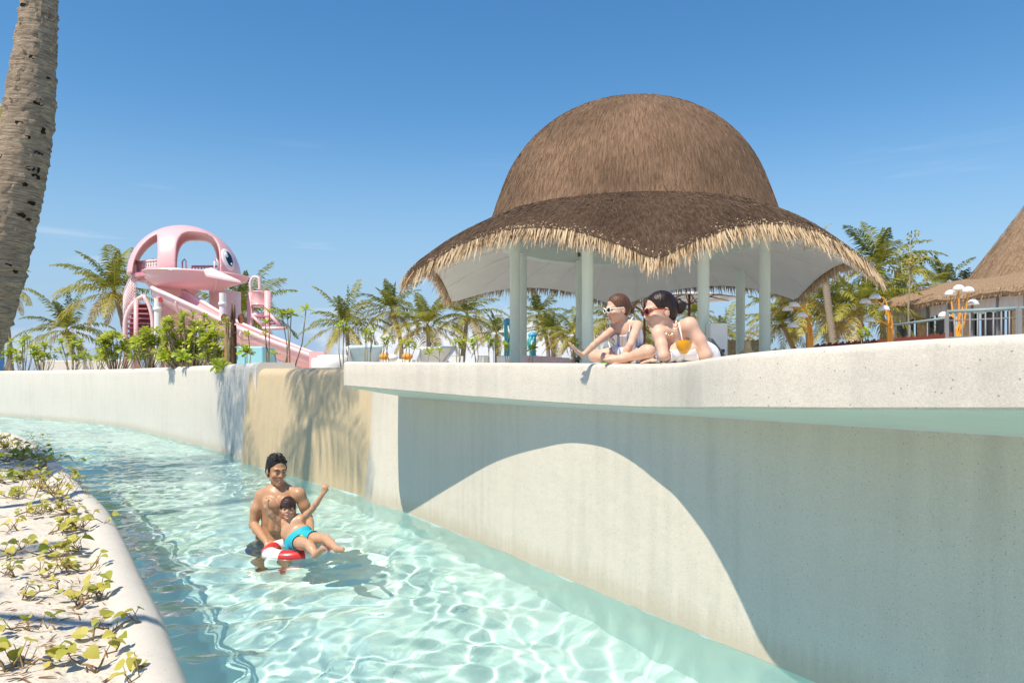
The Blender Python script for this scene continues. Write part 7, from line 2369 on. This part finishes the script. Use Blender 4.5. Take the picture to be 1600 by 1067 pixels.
# ---------------------------------------------------------------- the woman leaning on the rim
mat('bikini_white', (0.80, 0.78, 0.78), 0.7, 0.2, bump=0.3, bscale=40); mat('tortoise', (0.34, 0.055, 0.02), 0.2, 0.6, var=0.6, vscale=60)
mat('gold', (0.72, 0.50, 0.26), 0.25, 0.5, metal=0.8); mat('pearl', (0.82, 0.72, 0.60), 0.25, 0.6)
def build_woman():
    def J(zx, zy, Y):
        return P(990 + zx / 7.907, 445 + zy / 7.907, Y)
    A = np.array; zt = 1.456
    ps = Person((J(120, 500, 3.9).x - 0.05, 3.42, 1.44), (J(1060, 500, 4.3).x + 0.16, 5.9, 1.88), 0.0055)
    F_ = ps.F
    ch = J(590, 760, 3.98); hips = Vector((1.125, 4.60, 1.528))
    root = empty('person', (ch.x, ch.y, zt)); tag(root, 'smiling woman in white bandeau and red sunglasses leaning on the rim', 'person')
    neck = J(470, 560, 3.92)
    Fs = J(318, 610, 3.86); Ns = J(690, 505, 3.86)
    ax = (Ns - Fs).normalized(); up = (neck - J(680, 950, 4.10)).normalized(); fw = ax.cross(up); fw = -fw if fw.y > 0 else fw; fw.normalize()
    R = A([list(ax), list(fw), list(up)]).T
    F_.ell(A(J(545, 690, 3.97)), (0.118, 0.074, 0.110), 0.025, R)
    F_.ell(A(J(640, 850, 4.05)), (0.108, 0.078, 0.10), 0.03, R)
    for q in (J(505, 845, 3.90), J(700, 815, 3.88)):
        F_.ell(A(q), (0.055, 0.055, 0.050), 0.014)
    F_.cone(A(J(700, 880, 4.10)), A(hips), 0.075, 0.085, 0.04)
    F_.ell(A(hips), (0.108, 0.11, 0.078), 0.04)
    for sx in (-1, 1):
        kn = Vector((1.15 + 0.09 * sx, 5.12, zt + 0.06)); an = Vector((1.15 + 0.08 * sx, 5.58, zt + 0.045))
        F_.chain([A(hips + Vector((0.08 * sx, 0.03, -0.02))), A(kn), A(an), A(an + Vector((0, 0.16, -0.02)))], [0.085, 0.055, 0.036, 0.022], 0.03)
    F_.cone(A(neck), A(Fs), 0.036, 0.034, 0.025); F_.cone(A(neck + Vector((0.01, 0.02, -0.01))), A(Ns), 0.038, 0.036, 0.025)
    F_.ell(A(Fs), (0.037, 0.037, 0.041), 0.016); F_.ell(A(Ns), (0.042, 0.042, 0.046), 0.018)
    # far arm straight down on to the rim, near arm folded along it
    Fe = J(372, 925, 3.80); Fe.z = zt + 0.036
    Fw = Vector((Fe.x + 0.11, Fe.y + 0.19, zt + 0.026))
    F_.chain([A(Fs), A(Fs.lerp(Fe, .5)), A(Fe)], [0.035, 0.031, 0.028], 0.010)
    F_.chain([A(Fe), A(Fe.lerp(Fw, .3)), A(Fw)], [0.028, 0.027, 0.020], 0.008)
    ps.hand(Fw, Vector((0.6, 0.7, -0.04)), Vector((0, -0.2, 1)), 0.88, 0.12, 1)
    Ne = J(893, 880, 3.84); Ne.z = zt + 0.042
    Nw = Vector((Ne.x - 0.17, Ne.y + 0.15, zt + 0.026))
    F_.chain([A(Ns), A(Ns.lerp(Ne, .5) + Vector((0.008, 0, 0))), A(Ne)], [0.039, 0.035, 0.030], 0.012)
    F_.chain([A(Ne), A(Ne.lerp(Nw, .3)), A(Nw)], [0.035, 0.033, 0.022], 0.010)
    ps.hand(Nw, Vector((-0.8, 0.55, -0.05)), Vector((0, -0.2, 1)), 0.88, 0.12, -1)
    hc = J(326, 322, 3.90)
    ps.head(hc, Vector((-0.95, -0.24, -0.13)), Vector((-0.14, -0.03, 0.97)), 0.84, A(neck + Vector((-0.005, 0.0, -0.01))), (0.043, 0.040), fem=True, smile=1.0)
    ps.finish(root, (0.68, 0.43, 0.315), 'skin', (0.66, 0.24, 0.22))
    ps.mouth(w=0.6)
    def hb(G, hd):
        p, R, s = hd['p'], hd['R'], hd['s']
        G.ell(p(0, -0.016, 0.040), A([0.077, 0.098, 0.088]) * s, 0.01, R)
        G.ell(p(0, -0.062, -0.010), A([0.064, 0.050, 0.070]) * s, 0.03, R)
        G.ell(p(0, 0.100, -0.036), A([0.090, 0.080, 0.116]) * s, 0.008, R, sub=True)
        for sx in (-1, 1):
            G.ell(p(sx * 0.08, -0.004, -0.036), A([0.02, 0.032, 0.045]) * s, 0.008, R, sub=True)
        rg = np.random.default_rng(8)
        for k in range(14):            # twisted knot of hair
            a = 2 * math.pi * k / 14; b = a + 1.2 + rg.uniform(-.3, .3); q = 0.034 + rg.uniform(-.006, .010)
            G.cone(p(0.030 * math.cos(a), -0.140 - 0.016 * math.cos(2 * a), 0.012 + q * math.sin(a)), p(0.030 * math.cos(b), -0.142, 0.012 + q * math.sin(b)), 0.0125, 0.011, 0.004)
        G.ell(p(0, -0.128, 0.010), A([0.030, 0.030, 0.036]), 0.008, R)
    hh = ps.hair(hb, 'hair_dark', 0.0042)
    ps.strands(hh, MAT['hair_brown'], 46, 5)
    glasses(ps, MAT['tortoise'], MAT['lens_dark'], 0.6)
    def band(c):
        q0 = A(J(600, 840, 3.95)); x = (c - q0) @ A(list(ax))
        d = np.minimum.reduce([np.linalg.norm(c - A(q), axis=1) for q in (Fs.lerp(Fe, .5), Fs.lerp(Fe, .75), Ns.lerp(Ne, .5), Ns.lerp(Ne, .75), Ne, Fe, Nw, Fw, Ne.lerp(Nw, .5), Fe.lerp(Fw, .5))])
        top = J(600, 800, 3.88).z - 0.010 + 0.10 * x + 0.014 * np.abs(np.sin(x * 24))
        return (c[:, 2] < top) & (d > 0.040) & (c[:, 1] < 4.10) & (c[:, 2] > zt + 0.004) & (np.abs(x) < 0.135)
    ps.cloth('bandeau', band, MAT['bikini_white'], 0.004)
    ps.cloth('sarong', lambda c: (c[:, 1] > 4.22) & (c[:, 1] < 5.05), MAT['bikini_white'], 0.010)
    # shell necklace
    pts = [J(x, y, Yk) for x, y, Yk in ((525, 430, 3.90), (527, 470, 3.84), (518, 520, 3.80), (498, 585, 3.775), (455, 625, 3.77), (412, 610, 3.785), (375, 570, 3.81))]
    sp = spline([tuple(q) for q in pts], 26)
    neckl = ps.part('necklace', MB().tube([tuple(q) for q in sp], 0.0016, 5), MAT['gold'])
    for k in range(2, 24, 2):
        o = MB().ell(sp[k], (0.006, 0.006, 0.0075), 8, 6).build('bead', MAT['pearl'] if k % 4 else MAT['gold'], None, smooth=True)
        o.data.transform(Matrix.Translation(-root.location)); o.parent = neckl
build_woman()
# ---------------------------------------------------------------- glass of orange juice in front of the woman, drinks behind the girl
mat('juice', (0.95, 0.40, 0.01), 0.25, 0.4, var=0.10, vscale=30)
g = bpy.data.materials.new('clear_glass'); g.use_nodes = True
nt = g.node_tree; nt.nodes.clear()
out = nt.nodes.new('ShaderNodeOutputMaterial'); tr = nt.nodes.new('ShaderNodeBsdfTransparent'); gl = nt.nodes.new('ShaderNodeBsdfGlossy'); fz = nt.nodes.new('ShaderNodeLayerWeight'); mx = nt.nodes.new('ShaderNodeMixShader')
tr.inputs['Color'].default_value = (0.95, 0.96, 0.96, 1); gl.inputs['Roughness'].default_value = 0.02; fz.inputs['Blend'].default_value = 0.12
nt.links.new(fz.outputs['Facing'], mx.inputs[0]); nt.links.new(tr.outputs[0], mx.inputs[1]); nt.links.new(gl.outputs[0], mx.inputs[2]); nt.links.new(mx.outputs[0], out.inputs['Surface'])
MAT['clear_glass'] = g
mat('straw_paper', (0.82, 0.78, 0.70), 0.6, 0.3)
def juice_glass(loc, s, label, fill=0.55):
    root = empty('juice_glass', loc); tag(root, label, 'glass', 'glasses of juice on the rim'); root.scale = (s, s, s)
    prof = [(0.0, 0.0), (0.034, 0.001), (0.036, 0.004), (0.008, 0.008), (0.005, 0.02), (0.006, 0.032), (0.022, 0.045), (0.036, 0.070), (0.040, 0.095), (0.038, 0.125), (0.034, 0.150)]
    MB().lathe(prof, n=28).build('bowl', MAT['clear_glass'], root, smooth=True)
    MB().lathe([(0.0, 0.037), (0.016, 0.042), (0.0215, 0.048), (0.0345, 0.070), (0.0385, 0.092), (0.0380, 0.104), (0.0, 0.104)], n=28).build('juice', MAT['juice'], root, smooth=True, auto=40)
    MB().tube([(0.004, 0, 0.05), (-0.024, 0.0, 0.190)], 0.0035, 8).build('straw', MAT['straw_paper'], root, smooth=True)
gp_ = P(1068.5, 568, 3.66)
juice_glass((gp_.x, gp_.y, 1.458), 1.02, 'large stemmed glass of orange juice in front of the woman')
gp_ = P(956, 566, 5.3)
juice_glass((gp_.x, gp_.y, 1.455), 0.95, 'small glass of orange juice behind the girl')
mat('lime_green', (0.30, 0.62, 0.06), 0.4, 0.4); mat('bottle_glass', (0.10, 0.14, 0.12), 0.1, 0.6)
b0 = P(948, 566, 5.5)
root = empty('bottle', (b0.x, b0.y, 1.455)); tag(root, 'clear grey bottle behind the girl', 'bottle')
MB().lathe([(0.0, 0.0), (0.034, 0.0), (0.036, 0.01), (0.036, 0.06), (0.028, 0.085), (0.013, 0.11), (0.012, 0.145), (0.0, 0.146)], n=20).build('glass_body', MAT['bottle_glass'], root, smooth=True)
MB().lathe([(0.013, 0.135), (0.014, 0.15), (0.0, 0.152)], n=14).build('cap', MAT['black_plastic'], root, smooth=True)
b0 = P(944.5, 566, 5.2)
root = empty('lime_cup', (b0.x, b0.y, 1.455)); tag(root, 'lime green cup behind the girl', 'cup')
MB().lathe([(0.0, 0.0), (0.014, 0.0), (0.02, 0.055), (0.017, 0.055), (0.012, 0.005), (0.0, 0.005)], n=16).build('cup_wall', MAT['lime_green'], root, smooth=True)
MB().tube([(0.0, 0, 0.02), (0.012, 0, 0.085)], 0.003, 6).build('straw', MAT['straw_paper'], root, smooth=True)
